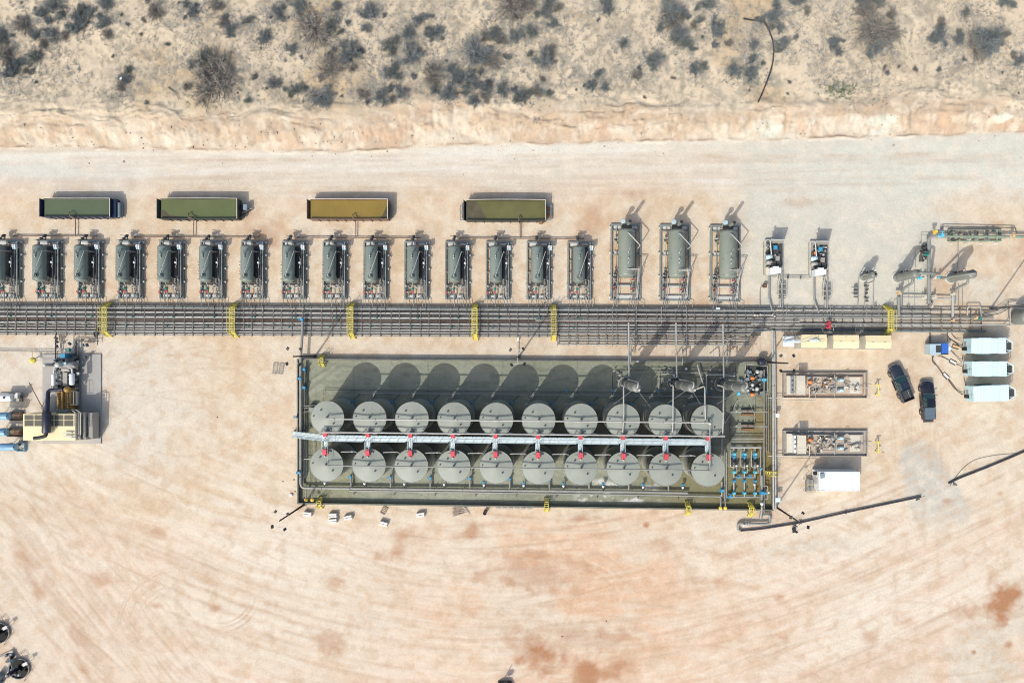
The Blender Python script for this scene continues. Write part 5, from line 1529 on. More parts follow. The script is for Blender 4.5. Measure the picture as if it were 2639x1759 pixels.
m = MB(); m.tube([g, g + Vector((0, 0, 13))], [.16, .12], 10, 0); m.build('mast', 'pipe_dark', t)
m = MB(); m.obox(g + Vector((0, 0, .06)), (.6, .6, .12)); m.build('base_plate', 'pipe_grey', t)
t = thing('mast_arm', 'thin pale wall bracket pole on the north side of the middle wall', 'pole', G(1335, 868))
m = MB(); m.tube([G(1334.5, 866, .4), G(1335.5, 912, .4)], .07, 6); m.build('rail', 'pipe_pale', t)
m = MB(); m.obox(G(1335, 872, .5), (.2, .8, .12)); m.build('sleeve', 'white', t)

# ------------------------------------------------------------------ pickup trucks
def make_pickup(paint, bed, gate_down, label, c, ang, sc):
    t = thing('pickup_truck', label, 'pickup', c, None, ang)
    t.scale = (sc, sc, sc)
    ORG[t.name] = Vector()
    # lower body: rings along the length (y forward)
    secs = [(3.02, .72, .55, .95), (2.92, .88, .50, 1.06), (2.6, .965, .48, 1.12), (1.9, .99, .46, 1.18), (1.15, 1.0, .46, 1.22), (-.9, 1.0, .46, 1.26), (-1.0, 1.0, .46, 1.26)]
    m = MB(); vs, fs = [], []
    for (y, w, z0, z1) in secs:
        vs += [(-w * .92, y, z0), (-w, y, z0 + .15), (-w, y, z1 - .22), (-w * .95, y, z1 - .06), (-w * .78, y, z1), (0, y, z1 + .02), (w * .78, y, z1), (w * .95, y, z1 - .06), (w, y, z1 - .22), (w, y, z0 + .15), (w * .92, y, z0)]
    for i in range(len(secs) - 1):
        for k in range(11):
            fs.append((i * 11 + k, i * 11 + (k + 1) % 11, (i + 1) * 11 + (k + 1) % 11, (i + 1) * 11 + k))
    m.add(vs, fs, True); m.add(vs[:11], [tuple(range(11))]); m.add(vs[-11:], [tuple(range(11))])
    body = m.build('body', paint, t)
    m = MB()
    m.tube([(-.62, 2.55, 1.13), (-.60, 1.5, 1.20)], .018, 5); m.tube([(.62, 2.55, 1.13), (.60, 1.5, 1.20)], .018, 5)
    m.build('hood_crease', paint, body)
    # greenhouse
    B = [(-.90, 1.12, 1.22), (.90, 1.12, 1.22), (.92, -1.0, 1.26), (-.92, -1.0, 1.26)]
    T = [(-.70, .42, 1.80), (.70, .42, 1.80), (.72, -.86, 1.82), (-.72, -.86, 1.82)]
    B = [(-.90, 1.05, 1.22), (-.45, 1.17, 1.235), (.45, 1.17, 1.235), (.90, 1.05, 1.22), (.92, -1.0, 1.25), (-.92, -1.0, 1.25)]
    T = [(-.70, .36, 1.79), (-.35, .46, 1.80), (.35, .46, 1.80), (.70, .36, 1.79), (.72, -.86, 1.80), (-.72, -.86, 1.80)]
    def q(a, b_, e=.03):
        return None
    m = MB(); m.add(B[0:4] + T[0:4], [(0, 1, 5, 4), (1, 2, 6, 5), (2, 3, 7, 6)], True); m.build('windshield', 'glass_dark', t)
    m = MB(); m.add([B[4], B[5], T[5], T[4]], [(0, 1, 2, 3)]); m.build('rear_window', 'glass_dark', t)
    for s_, (i, j) in ((1, (3, 4)), (-1, (0, 5))):
        m = MB(); m.add([B[i], B[j], T[j], T[i]], [(0, 1, 2, 3)]); m.build('side_window', 'glass_dark', t)
    m = MB(); m.add(T + [(-.66, .30, 1.84), (-.33, .40, 1.86), (.33, .40, 1.86), (.66, .30, 1.84), (.67, -.82, 1.85), (-.67, -.82, 1.85)],
                    [(6, 7, 8, 9, 10, 11)] + [(k, (k + 1) % 6, 6 + (k + 1) % 6, 6 + k) for k in range(6)]); m.build('roof', paint, t)
    m = MB()
    for i, j in ((0, 0), (3, 3), (4, 4), (5, 5)):
        m.beam(B[i], T[j], .07, .05)
    for s_ in (-1, 1):
        m.beam((s_ * .93, .05, 1.25), (s_ * .74, -.15, 1.81), .08, .05)
    m.build('pillars', paint, t)
    m = MB(); m.tube([(-.90, 1.06, 1.235), (-.45, 1.19, 1.25), (.45, 1.19, 1.25), (.90, 1.06, 1.235)], .025, 5, 0); m.build('wiper_cowl', 'rim_metal', t)
    # bed
    y0, y1 = -1.02, -2.95
    for s_ in (-1, 1):
        m = MB(); m.hexa([(s_ * 1.0, y0, .46), (s_ * .86, y0, .46), (s_ * .86, y1, .46), (s_ * .98, y1, .46), (s_ * .97, y0, 1.28), (s_ * .82, y0, 1.28), (s_ * .82, y1, 1.28), (s_ * .95, y1, 1.28)]); m.build('bed_side', paint, t)
        m = MB(); m.beam((s_ * .895, y0 - .02, 1.295), (s_ * .885, y1 + .02, 1.295), .12, .03); m.build('bed_rail', 'bed_liner', t)
    m = MB(); m.box(-.84, y1, .70, .84, y0, .76); fl = m.build('bed_floor', 'bed_liner' if bed != 'cover' else 'bed_liner', t)
    m = MB()
    for k in range(9):
        m.beam((-.68 + .17 * k, y0 - .05, .775), (-.68 + .17 * k, y1 + .05, .775), .06, .03)
    m.build('floor_ribs', 'bed_liner', fl)
    m = MB(); m.box(-.86, y0 - .07, .5, .86, y0 - .01, 1.28); m.build('bed_front', paint, t)
    if bed == 'cover':
        for k in range(3):
            ya = y0 - .08 - k * .62
            m = MB(); m.obox((0, ya - .31, 1.325), (1.62, .605, .035)); m.build('cover_panel', 'bed_cover', t)
    else:
        m = MB(); m.obox((-.02, -1.16, 1.18), (1.5, .2, .3)); m.build('tool_box', paint, t)
        for s_ in (-1, 1):
            m = MB(); m.tube([(s_ * .55, -1.3, .80), (s_ * .56, -2.7, .80)], .02, 5); m.build('tie_rail', 'rim_metal', t)
    if gate_down:
        m = MB(); m.box(-.82, y1 - .52, .70, .82, y1 - .02, .78); g_ = m.build('tailgate', 'bed_liner', t)
        m = MB()
        for k in range(7):
            m.beam((-.66 + .22 * k, y1 - .05, .79), (-.66 + .22 * k, y1 - .5, .79), .08, .025)
        m.build('gate_ribs', 'bed_liner', g_)
    else:
        m = MB(); m.hexa([(-.84, y1 - .03, .5), (.84, y1 - .03, .5), (.84, y1 + .05, .5), (-.84, y1 + .05, .5), (-.82, y1 - .03, 1.30), (.82, y1 - .03, 1.30), (.82, y1 + .05, 1.28), (-.82, y1 + .05, 1.28)]); m.build('tailgate', paint, t)
    m = MB(); m.tube([(-.95, y1 - .02, .55), (-.9, y1 - .14, .56), (.9, y1 - .14, .56), (.95, y1 - .02, .55)], .09, 6, .1); m.build('rear_bumper', 'rim_metal', t)
    m = MB(); m.tube([(-.98, 2.75, .60), (-.75, 3.06, .62), (0, 3.14, .62), (.75, 3.06, .62), (.98, 2.75, .60)], .11, 7, .15); m.build('front_bumper', 'rim_metal', t)
    for s_ in (-1, 1):
        m = MB(); m.hexa([(s_ * .90, 2.80, .82), (s_ * .52, 3.02, .82), (s_ * .52, 2.98, .82), (s_ * .90, 2.74, .82), (s_ * .90, 2.80, 1.0), (s_ * .52, 3.02, 1.0), (s_ * .52, 2.90, 1.03), (s_ * .90, 2.68, 1.03)]); m.build('headlight', 'lamp_glass', t)
        m = MB(); m.obox((s_ * .93, y1 - .02, 1.05), (.13, .07, .34)); m.build('taillight', 'tail_red', t)
        m = MB(); m.obox((s_ * 1.17, .86, 1.32), (.26, .10, .20), -.2 * s_); m.beam((s_ * .93, .82, 1.24), (s_ * 1.08, .85, 1.3), .06, .05); m.build('mirror', paint, t)
        m = MB(); m.obox((s_ * 1.01, .0, 1.02), (.03, .18, .04)); m.build('door_handle', 'rim_metal', t)
        m = MB(); m.obox((s_ * 1.01, -.75, 1.02), (.03, .18, .04)); m.build('door_handle', 'rim_metal', t)
        m = MB(); m.beam((s_ * 1.02, .9, .42), (s_ * 1.02, -.9, .42), .16, .05); m.build('side_step', 'black', t)
        for y in (1.95, -1.85):
            m = MB(); m.rev((s_ * .78, y, .40), (s_ * 1.08, y, .40), [(0, .1), (0, .34), (.04, .40), (.24, .40), (.28, .35), (.28, .24)], 20); w = m.build('wheel', 'rubber', t)
            m = MB(); m.rev((s_ * .95, y, .40), (s_ * 1.08, y, .40), [(0, .24), (.08, .25), (.10, .2), (.05, .08), (.11, .05), (.11, .001)], 14); m.build('rim', 'rim_metal', w)
            m = MB(); m.torus((s_ * .985, y, .44), .47, .055, 18, 5, 'x'); m.build('wheel_arch', paint, t)
    return t
make_pickup('pickup_navy', 'open', False, 'dark navy pickup parked askew with an open empty bed', P(2324, 988, .0) * .99, R(22.7), .945)
make_pickup('pickup_black', 'cover', True, 'black pickup with covered bed and lowered tailgate', G(2383, 1031), R(2.5), .945)

# ------------------------------------------------------------------ white trailers
def make_trailer(x0, y0, x1, y1, ang, label, k):
    hz = 2.75
    a, b_ = P(x0, y1, hz), P(x1, y0, hz)
    c = (a + b_) / 2; L2, W2 = (b_.x - a.x) / 2, (b_.y - a.y) / 2
    t = thing('equipment_trailer', label, 'trailer', (c.x, c.y, 0), 'three white equipment trailers side by side', ang)
    ORG[t.name] = Vector((0, 0, 0))
    nose = 1.05
    xe = L2 - nose
    m = MB(); m.box(-L2, -W2, .75, xe, W2, hz); m.build('body', 'trailer_white', t)
    for k2, (xa, xb) in enumerate(((-L2, -L2 + 1.0), (-L2 + 1.02, xe - 2.2), (xe - 2.18, xe - 1.2), (xe - 1.18, xe))):
        m = MB(); m.box(xa + .01, -W2 - .03 * (k2 % 2), hz, xb - .01, W2 + .03 * (k2 % 2), hz + .03 + .03 * (k2 % 2)); m.build('roof_panel', 'trailer_white', t)
    for k2 in range(5):
        xx = -L2 + .5 + 1.1 * k2
        m = MB(); m.beam((xx, -W2 + .05, hz + .075), (xx, W2 - .05, hz + .075), .035, .02); m.build('roof_seam', 'trailer_grey', t)
    m = MB(); m.box(-L2 - .03, -W2 + .06, .8, -L2 - .002, W2 - .06, hz - .03); dr = m.build('end_door', 'trailer_grey', t)
    m = MB(); m.box(-L2 - .06, .0, 1.0, -L2 - .032, .62, 1.55); m.build('door_louver', 'cooler_grey', dr)
    for k2 in range(4):
        m = MB(); m.box(-L2 - .04, -.5 + .25 * k2, 2.15, -L2 - .032, -.36 + .25 * k2, 2.3); m.build('door_marking', 'slate_paint', dr)
    m = MB(); m.beam((-L2 - .05, -.1, .85), (-L2 - .05, -.1, hz - .1), .03, .03); m.build('door_bar', 'cooler_grey', dr)
    m = MB(); m.add([(xe, -W2 + .1, 2.42), (L2 - .06, -.45, 2.42), (L2 - .06, .45, 2.42), (xe, W2 - .1, 2.42), (xe, -W2 + .1, 2.48), (L2 - .06, -.45, 2.48), (L2 - .06, .45, 2.48), (xe, W2 - .1, 2.48)], [(0, 1, 2, 3), (4, 5, 6, 7), (0, 1, 5, 4), (1, 2, 6, 5), (2, 3, 7, 6)]); m.build('nose_deck', 'machine_dark', t)
    m = MB(); m.add([(xe + .02, -W2 + .1, 1.2), (L2 - .08, -.44, 1.2), (L2 - .08, -.44, hz - .12), (xe + .02, -W2 + .1, hz - .12)], [(0, 1, 2, 3)]); m.add([(xe + .02, W2 - .1, 1.2), (L2 - .08, .44, 1.2), (L2 - .08, .44, hz - .12), (xe + .02, W2 - .1, hz - .12)], [(0, 1, 2, 3)]); m.build('nose_side', 'trailer_grey', t)
    m = MB()
    for z in (hz - .05,):
        m.beam((xe, -W2 + .04, z), (L2, -.5, z), .07, .09); m.beam((L2, -.5, z), (L2, .5, z), .07, .09); m.beam((L2, .5, z), (xe, W2 - .04, z), .07, .09)
    for y in (-.5, .5):
        m.beam((L2, y, .5), (L2, y, hz), .06, .06)
    m.build('nose_rail', 'trailer_white', t)
    for (x, y) in ((xe + .35, .62), (xe + .35, -.62)):
        m = MB(); m.cyl((x, y, 2.45), (x, y, 2.6), .06, 8); m.beam((x - .1, y, 2.6), (x + .35, y + .03, 2.6), .07, .05); m.build('jack', 'white', t)
    for s_ in (-1, 1):
        m = MB(); m.box(-L2 + 1.6, s_ * W2, .7, xe - 1.4, s_ * (W2 + .16), 1.05); m.build('fender', 'black' if s_ > 0 else 'trailer_grey', t)
        for x in (-L2 + 2.1, -L2 + 3.0):
            m = MB(); m.rev((x, s_ * (W2 - .12), .38), (x, s_ * (W2 + .12), .38), [(0, .1), (0, .35), (.04, .38), (.2, .38), (.24, .33), (.24, .001)], 16); w = m.build('wheel', 'rubber', t)
    for x in (-L2 + .6, xe - .3):
        for s_ in (-1, 1):
            m = MB(); m.beam((x, s_ * (W2 - .1), 0), (x, s_ * (W2 - .1), .8), .09, .09); m.build('stabilizer', 'black', t)
    m = MB(); m.box(-L2 - .14, -.7, .6, -L2 - .01, -.2, 1.7); m.build('connector_panel', 'black', t)
    return t
make_trailer(2503.5, 871, 2610, 910.5, R(0), 'white equipment trailer nearest the pipe rack', 0)
make_trailer(2505, 931, 2611.5, 968.5, R(-.2), 'white equipment trailer in the middle of the three', 1)
make_trailer(2509, 993, 2617, 1033, R(2.3), 'white equipment trailer farthest from the pipe rack, slightly skewed', 2)

# generator
t = thing('generator', 'pale and blue portable generator left of the white trailers', 'generator', G(2411, 899))
m = MB(); m.pbox(2396, 886, 2424, 912.5, .5, 1.75); m.build('enclosure', 'gen_pale', t)
m = MB(); m.pbox(2412, 890, 2425, 908, 1.74, 1.80); m.build('radiator_grille', 'machine_dark', t)
m = MB(); m.pbox(2426.5, 884, 2444, 910.5, .5, 1.85); m.build('fuel_tank', 'gen_blue', t)
m = MB(); m.pbox(2396, 884, 2410, 888, .4, 1.5); m.build('side_louver', 'machine_dark', t)
m = MB(); m.rev(P(2446, 897, 1.3), P(2446, 897, 1.9), [(0, .3), (.3, .3), (.31, .18), (.36, .001)], 14); m.build('exhaust_cap', 'trailer_white', t)
m = MB(); m.pbox(2394, 887, 2444, 913, .1, .5); m.build('skid', 'black', t)
m = MB()
for k in range(6):
    m.obox(P(2399 + 3 * k, 914, .8), (.1, .15, .12))
m.build('outlet', 'plate_pale', t)
t = thing('cable_set', 'black power cables running from the generator to the white trailers', 'cable', G(2440, 960))
for pts in ([(2407, 914, .4), (2402, 926, .06), (2420, 950, .06), (2432, 966, .06)], [(2405, 914, .4), (2400, 930, .06), (2416, 944, .06), (2431, 968, .06)], [(2443, 975, .06), (2455, 990, .06), (2470, 1011, .06), (2482, 1015, .4)], [(2443, 978, .06), (2458, 1000, .06), (2480, 1017, .5)],
            [(2414, 915, .4), (2430, 920, .06), (2450, 930, .06)], [(2463, 937, .06), (2470, 941, .06), (2478, 943, .5)], [(2447, 901, .5), (2455, 908, .06), (2478, 933, .5)], [(2447, 899, .5), (2452, 895, .06)], [(2443, 850, .4), (2440, 866, .06), (2455, 878, .06), (2477, 895, .5)], [(2441, 850, .4), (2441, 870, .06), (2466, 884, .06), (2478, 897, .5)],
            [(2454, 853, .4), (2452, 860, .06), (2462, 872, .06), (2478, 878, .6)], [(2398, 852, .5), (2398, 870, .06), (2396, 888, .5)], [(2395, 851, .5), (2396, 868, .06), (2394, 885, .5)], [(2441, 870, .06), (2443, 884, .5)], [(2482, 914, .3), (2479, 930, .3)], [(2484, 972, .3), (2488, 994, .3)]):
    b = MB(); b.tube([P(*p) for p in pts], .045, 6, .6); b.build('cable', 'hose', t)
for k, (x, y, a) in enumerate(((2462, 893, -18), (2455, 932.5, -28), (2437, 968, -45))):
    t = thing('cable_ramp', ('yellow', 'upper white', 'lower white')[k] + ' cable ramp on the ground near the generator', 'cable ramp', G(x, y), 'cable ramps by the generator', R(a))
    ORG[t.name] = Vector()
    m = MB(); m.hexa([(-.55, -.34, 0), (.55, -.34, 0), (.55, .34, 0), (-.55, .34, 0), (-.53, -.18, .1), (.53, -.18, .1), (.53, .18, .1), (-.53, .18, .1)]); m.build('base', 'rubber', t)
    m = MB(); m.obox((0, 0, .115), (1.06, .34, .025)); m.build('lid', 'tan_valve' if k == 0 else 'white_dirty', t)

# ------------------------------------------------------------------ cream shelters and their access platform
for k, (x0, y0, x1, y1, dn) in enumerate(((2064, 862, 2130, 896, 0), (2147, 863, 2213, 897, 1), (2230, 864, 2296, 898, 2))):
    hz = 2.45
    a, b_ = P(x0, y1, hz), P(x1, y0, hz)
    t = thing('shelter', '%s cream metal shelter roof from the left below the rack' % ORD[k], 'shelter', ((a.x + b_.x) / 2, (a.y + b_.y) / 2, 0), 'three cream shelters below the pipe rack')
    ym = (a.y + b_.y) / 2 - .02
    for (ya, yb) in ((a.y, ym), (ym, b_.y)):
        m = MB(); zz = hz + .16
        za, zb = (hz, zz) if ya == a.y else (zz, hz)
        m.hexa([(a.x, ya, za - .05), (b_.x, ya, za - .05), (b_.x, yb, zb - .05), (a.x, yb, zb - .05), (a.x, ya, za), (b_.x, ya, za), (b_.x, yb, zb), (a.x, yb, zb)]); m.build('roof_panel', 'cream', t)
    m = MB(); m.beam((a.x, ym, hz + .165), (b_.x, ym, hz + .165), .06, .015); m.build('ridge', 'cream', t)
    for (xx, yy) in ((.28, ym + .02), (.74, ym + .02)):
        m = MB(); m.obox((a.x + (b_.x - a.x) * xx, yy, hz + .20), (.22, .07, .06)); m.build('hinge', 'cooler_grey', t)
    m = MB()
    m.box(a.x + .06, a.y + .06, .12, b_.x - .06, a.y + .12, hz - .06); m.box(a.x + .06, b_.y - .12, .12, b_.x - .06, b_.y - .06, hz - .06)
    m.box(a.x + .06, a.y + .13, .12, a.x + .12, b_.y - .13, hz - .06); m.box(b_.x - .12, a.y + .13, .12, b_.x - .06, b_.y - .13, hz - .06)
    m.build('wall', 'cream_pale', t)
    m = MB(); m.box(a.x - .1, a.y - .1, 0, b_.x + .1, b_.y + .1, .1); m.build('skid', 'cooler_grey', t)
    if k == 1:
        m = MB(); m.torus((a.x + 1.95, b_.y - .28, hz + .05), .12, .02, 12, 4); m.build('roof_ring', 'cooler_grey', t)
    if k == 0:
        m = MB(); m.tube([(b_.x - 1.2, ym + .3, hz + .16), (b_.x - .3, ym + .42, hz + .12)], .02, 5); m.build('conduit', 'cooler_grey', t)
    m = MB()
    for j in range(5):
        m.obox((b_.x + .3 + .1 * (j % 3), a.y + .5 + .35 * j, .5), (.2, .22, .5), j)
    m.build('pump_end', 'machine_dark', t)
    m = MB(); m.tube([(b_.x + .2, ym + .1, .8), (b_.x + .3, b_.y + 1.2, .7)], .1, 6); m.build('suction_pipe', 'pipe_grey', t)
t = thing('access_platform', 'small galvanized platform with ladder rail beside the first cream shelter', 'platform', G(2035, 880))
m = MB(); m.pbox(2017, 867, 2047, 893, .9, 1.0); m.build('deck', 'white', t)
m = MB()
for (x, y) in ((2018, 868), (2046, 868), (2018, 892), (2046, 892)):
    m.beam(P(x, y, 0.0), P(x, y, .95), .08, .08)
m.build('legs', 'galv', t)
m = MB(); m.beam(P(2020, 882, 1.2), P(2104, 876, 2.95), .34, .06); m.build('ladder_deck', 'galv_deck', t)
m = MB(); m.beam(P(2020, 878.5, 1.7), P(2106, 873, 3.4), .04, .04); m.beam(P(2020, 886, 1.7), P(2106, 880, 3.4), .04, .04); m.beam(P(2106, 873, 3.4), P(2110, 878, 2.8), .04, .05); m.beam(P(2018, 866, 2), P(2046, 866, 2), .04, .04)
for (x, y) in ((2018, 866), (2046, 866)):
    m.beam(P(x, y, .95), P(x, y, 2), .04, .04)
m.build('handrail', 'galv', t)
m = MB(); m.hexa([P(2104, 880.5, 2.75), P(2111, 880, 2.75), P(2107, 874, 2.75), P(2103, 874.5, 2.75), P(2104, 880.5, 2.85), P(2111, 880, 2.85), P(2107, 874, 2.85), P(2103, 874.5, 2.85)]); m.build('end_plate', 'white', t)

# ------------------------------------------------------------------ metering pump skids in low kerbs
for k, (y0, nm) in enumerate(((956, 'upper'), (1105, 'lower'))):
    t = thing('pump_skid', '%s of the two beige pump skids right of the tanks' % nm, 'pump skid', G(2124, y0 + 35), 'two beige pump skids')
    m = MB()
    a, b_ = G(2016, y0 + 69), G(2231, y0 + 3)
    rectframe(m, a.x, a.y, b_.x, b_.y, .22, .07, .44); m.build('kerb_frame', 'cooler_grey', t)
    m = MB(); m.box(a.x + .1, a.y + .1, .02, b_.x - .1, b_.y - .1, .05); m.build('kerb_floor', 'tray_sand' if k == 0 else 'concrete', t)
    a, b_ = G(2028, y0 + 61), G(2220, y0 + 13)
    m = MB(); m.box(a.x, a.y, .06, b_.x, b_.y, .42); m.build('skid', 'tray_sand', t)
    m = MB(); rectframe(m, a.x, a.y, b_.x, b_.y, .45, .07, .10); m.build('skid_lip', 'rust_brown' if k == 0 else 'cooler_grey', t)
    p0, p1 = P(2027, y0 + 60.5, .9), P(2048, y0 + 12, .9)
    m = MB(); m.box(p0.x, p0.y, .42, p1.x, p1.y, .9); m.build('control_cabinet', 'cream_pale', t)
    hz = 2.5
    r0, r1 = P(2053 if k == 0 else 2055, y0 + (61 if k == 0 else 64), hz), P(2075 if k == 0 else 2077, y0 + (12 if k == 0 else 16), hz)
    for j in range(18):
        yy = r0.y + (r1.y - r0.y) * (j + .5) / 18
        m = MB(); m.obox(((r0.x + r1.x) / 2, yy, hz - .04), (r1.x - r0.x, (r1.y - r0.y) / 18 * .86, .05), 0, R(9)); m.build('roof_slat', 'cream_pale', t)
    m = MB()
    for (xx, yy) in ((r0.x, r0.y), (r1.x, r0.y), (r0.x, r1.y), (r1.x, r1.y)):
        m.beam((xx, yy, .42), (xx, yy, hz - .08), .08, .08)
    m.box(r0.x, r0.y, hz - .14, r1.x, r1.y, hz - .09)
    m.build('roof_frame', 'cream_pale', t)
    m = MB(); m.box(r0.x - .35, r0.y + .1, .42, r0.x - .02, r1.y - .1, 1.3 if k == 0 else 2.0); m.build('instrument_panel', 'slate_paint' if k == 0 else 'white', t)
    for j in range(3):
        m = MB(); m.obox((r0.x - .2, r0.y + .7 + .7 * j, 1.35 if k == 0 else 2.05), (.2, .16, .08)); m.build('gauge', 'machine_dark', t)
    m = MB(); m.cyl(P(2088, y0 + 28, .5), P(2088, y0 + 28, 1.6), .30, 14); m.ball(P(2088, y0 + 28, 1.6), .28); m.build('accumulator', 'orange', t)
    m = MB(); m.cyl(P(2087, y0 + 18, .5), P(2087, y0 + 18, 1.0), .22, 12); m.build('filter', 'plate_pale', t)
    for j, yy in enumerate((23, 49)):
        m = MB(); m.rev(P(2158, y0 + yy, .85), P(2176, y0 + yy, .85), [(0, .001), (0, .26), (.85, .28), (.9, .2), (1.05, .001)], 14); m.build('motor', 'trailer_grey', t)
        m = MB(); m.obox(P(2161, y0 + yy, 1.1), (.4, .26, .14)); m.build('terminal_box', 'slate_paint', t)
        m = MB(); m.rev(P(2140, y0 + yy, .8), P(2152, y0 + yy, .8), [(0, .001), (0, .2), (.3, .34), (.5, .2), (.6, .001)], 14); m.build('pump', 'machine', t)
    m = MB(); m.rev(P(2120, y0 + 33, .8), P(2131, y0 + 34, .8), [(0, .001), (0, .3), (.5, .3), (.6, .001)], 14); m.build('meter_body', 'rust_brown' if k == 0 else 'machine', t)
    m = MB(); m.rev(P(2132, y0 + 24, .8), P(2143, y0 + 26, .8), [(0, .001), (0, .26), (.5, .26), (.6, .001)], 14); m.build('meter_body', 'rust_brown' if k == 0 else 'cooler_grey', t)
    rs = random.Random(20 + k)
    for pts, r in (([(2128, y0 + 37, 1.2), (2176, y0 + 37, 1.2), (2177, y0 + 46, 1.0), (2190, y0 + 46, .8)], .07), ([(2176, y0 + 37, 1.2), (2177, y0 + 34, 1.2), (2192, y0 + 34, .9)], .07), ([(2087, y0 + 39, 1.0), (2116, y0 + 39, 1.0), (2118, y0 + 26, 1.0)], .07), ([(2086, y0 + 39, 1), (2086, y0 + 68, .9), (2000, y0 + 69, .9), (1980, y0 + 69, .9)], .06),
                   ([(2102, y0 + 40, .9), (2102, y0 + 75, .7), (2000, y0 + 73, .7), (1984, y0 + 73, .7)], .045), ([(2151, y0 + 10, .8), (2151, y0 + 66, .8)], .06), ([(2100, y0 + 54, .9), (2150, y0 + 55, .9)], .05), ([(2178, y0 + 16, 1.3), (2180, y0 + 12, 1.3), (2186, y0 + 13, 1.3), (2186, y0 + 17, 1.2)], .05), ([(2090, y0 + 14, .8), (2150, y0 + 17, .8)], .05),
                   ([(2190, y0 + 42, .9), (2224, y0 + 43, .9), (2245, y0 + 43, .7)], .05), ([(2108, y0 + 52, .8), (2118, y0 + 44, 1.1), (2126, y0 + 52, .8)], .05)):
        pipe(t, pts, r, rs.choice(['pipe_pale', 'pipe_pale', 'cream_pale', 'pipe_grey']))
    for j in range(46):
        x, y = rs.uniform(2080, 2150), y0 + rs.uniform(16, 58)
        if j > 34: x, y = rs.uniform(2178, 2215), y0 + rs.choice((40, 44, 47, 53)) + rs.uniform(-2, 2)
        m = MB(); m.obox(P(x, y, rs.uniform(.5, 1.0)), (rs.uniform(.1, .5), rs.uniform(.1, .4), rs.uniform(.15, .5)), rs.uniform(0, 3)); m.build('fitting', rs.choice(['machine', 'machine_dark', 'cream_pale', 'plate_pale', 'pipe_grey', 'cream_pale', 'tray_sand']), t)
    m = MB(); m.box(*(lambda q0, q1: (q0.x, q0.y, .425, q1.x, q1.y, .44))(P(2190, y0 + 58, .43), P(2216, y0 + 16, .43))); m.build('drip_pan', 'cream_pale', t)
for k, y in enumerate((1004, 1151)):
    t = thing('guard_post', 'yellow steel guard frame right of the %s pump skid' % ('upper', 'lower')[k], 'barrier', G(2262, y), 'yellow guard frames')
    m = MB(); m.beam(P(2263, y - 13, 1.0), P(2263, y + 13, 1.0), .14, .14); m.build('rail', 'yellow', t)
    for s_ in (-1, 1):
        m = MB(); m.beam(P(2258, y + 13 * s_, 1.02), P(2269, y + 13 * s_, 1.02), .14, .14); m.build('end_bar', 'yellow', t)
        c = P(2263, y + 13 * s_, 1.0); m = MB(); m.beam((c.x, c.y, 0), (c.x, c.y, 1), .12, .12); m.build('post', 'yellow', t)

# ------------------------------------------------------------------ white container office with steps
t = thing('container_office', 'white corrugated container office with metal steps at its left end', 'container', G(2150, 1230))
hz = 2.7
a, b_ = P(2110, 1264, hz), P(2215.5, 1215, hz)
m = MB(); m.box(a.x, a.y, .15, b_.x, b_.y, hz); m.build('body', 'white', t)
nr = 22
for k in range(nr):
    x = a.x + .9 + (b_.x - a.x - 1.0) * (k + .5) / nr
    m = MB(); m.box(x - (b_.x - a.x - 1.0) / nr * .30, a.y + .08, hz, x + (b_.x - a.x - 1.0) / nr * .30, b_.y - .08, hz + .07); m.build('roof_rib', 'white', t)
m = MB(); m.beam((a.x, a.y + .03, hz + .02), (b_.x, a.y + .03, hz + .02), .1, .06); m.beam((a.x, b_.y - .03, hz + .02), (b_.x, b_.y - .03, hz + .02), .1, .06); m.beam((b_.x - .03, a.y + .08, hz + .02), (b_.x - .03, b_.y - .08, hz + .02), .1, .06); m.build('roof_rail', 'white', t)
m = MB(); m.obox((a.x + .45, b_.y - .55, hz + .14), (.55, .7, .3), .15); m.build('air_conditioner', 'slate_paint', t)
m = MB(); m.obox((a.x - .25, b_.y - .35, 1.9), (.4, .5, .5)); m.build('wall_unit', 'black', t)
m = MB(); m.box(a.x - .04, a.y + .9, .3, a.x - .005, a.y + 1.8, 2.3); m.build('door', 'plate_pale', t)
g0, g1 = G(2070, 1262), G(2112, 1234)
m = MB(); m.box(g0.x, g0.y, .75, a.x - .05, g0.y + 1.75, .8); st = m.build('landing', 'cooler_grey', t)
for k in range(11):
    m = MB(); m.beam((g0.x + .2 * k, g0.y + .02, .82), (g0.x + .2 * k, g0.y + 1.7, .82), .05, .03); m.build('grating_bar', 'machine_dark', st)
m = MB()
for y in (g0.y, g0.y + 1.75):
    m.beam((g0.x, y, 1.75), (a.x - .1, y, 1.75), .05, .05); m.beam((g0.x, y, 0), (g0.x, y, 1.75), .05, .05)
m.beam((g0.x - .1, g0.y + 1.75, 1.0), (g0.x + 1.7, g0.y + 2.6, 1.8), .05, .05)
m.build('handrail', 'machine', t)
m = MB(); m.beam((g0.x, g0.y + 1.2, 1.72), (a.x + .2, g0.y + 1.15, 1.72), .06, .06); m.build('yellow_rail', 'yellow', t)

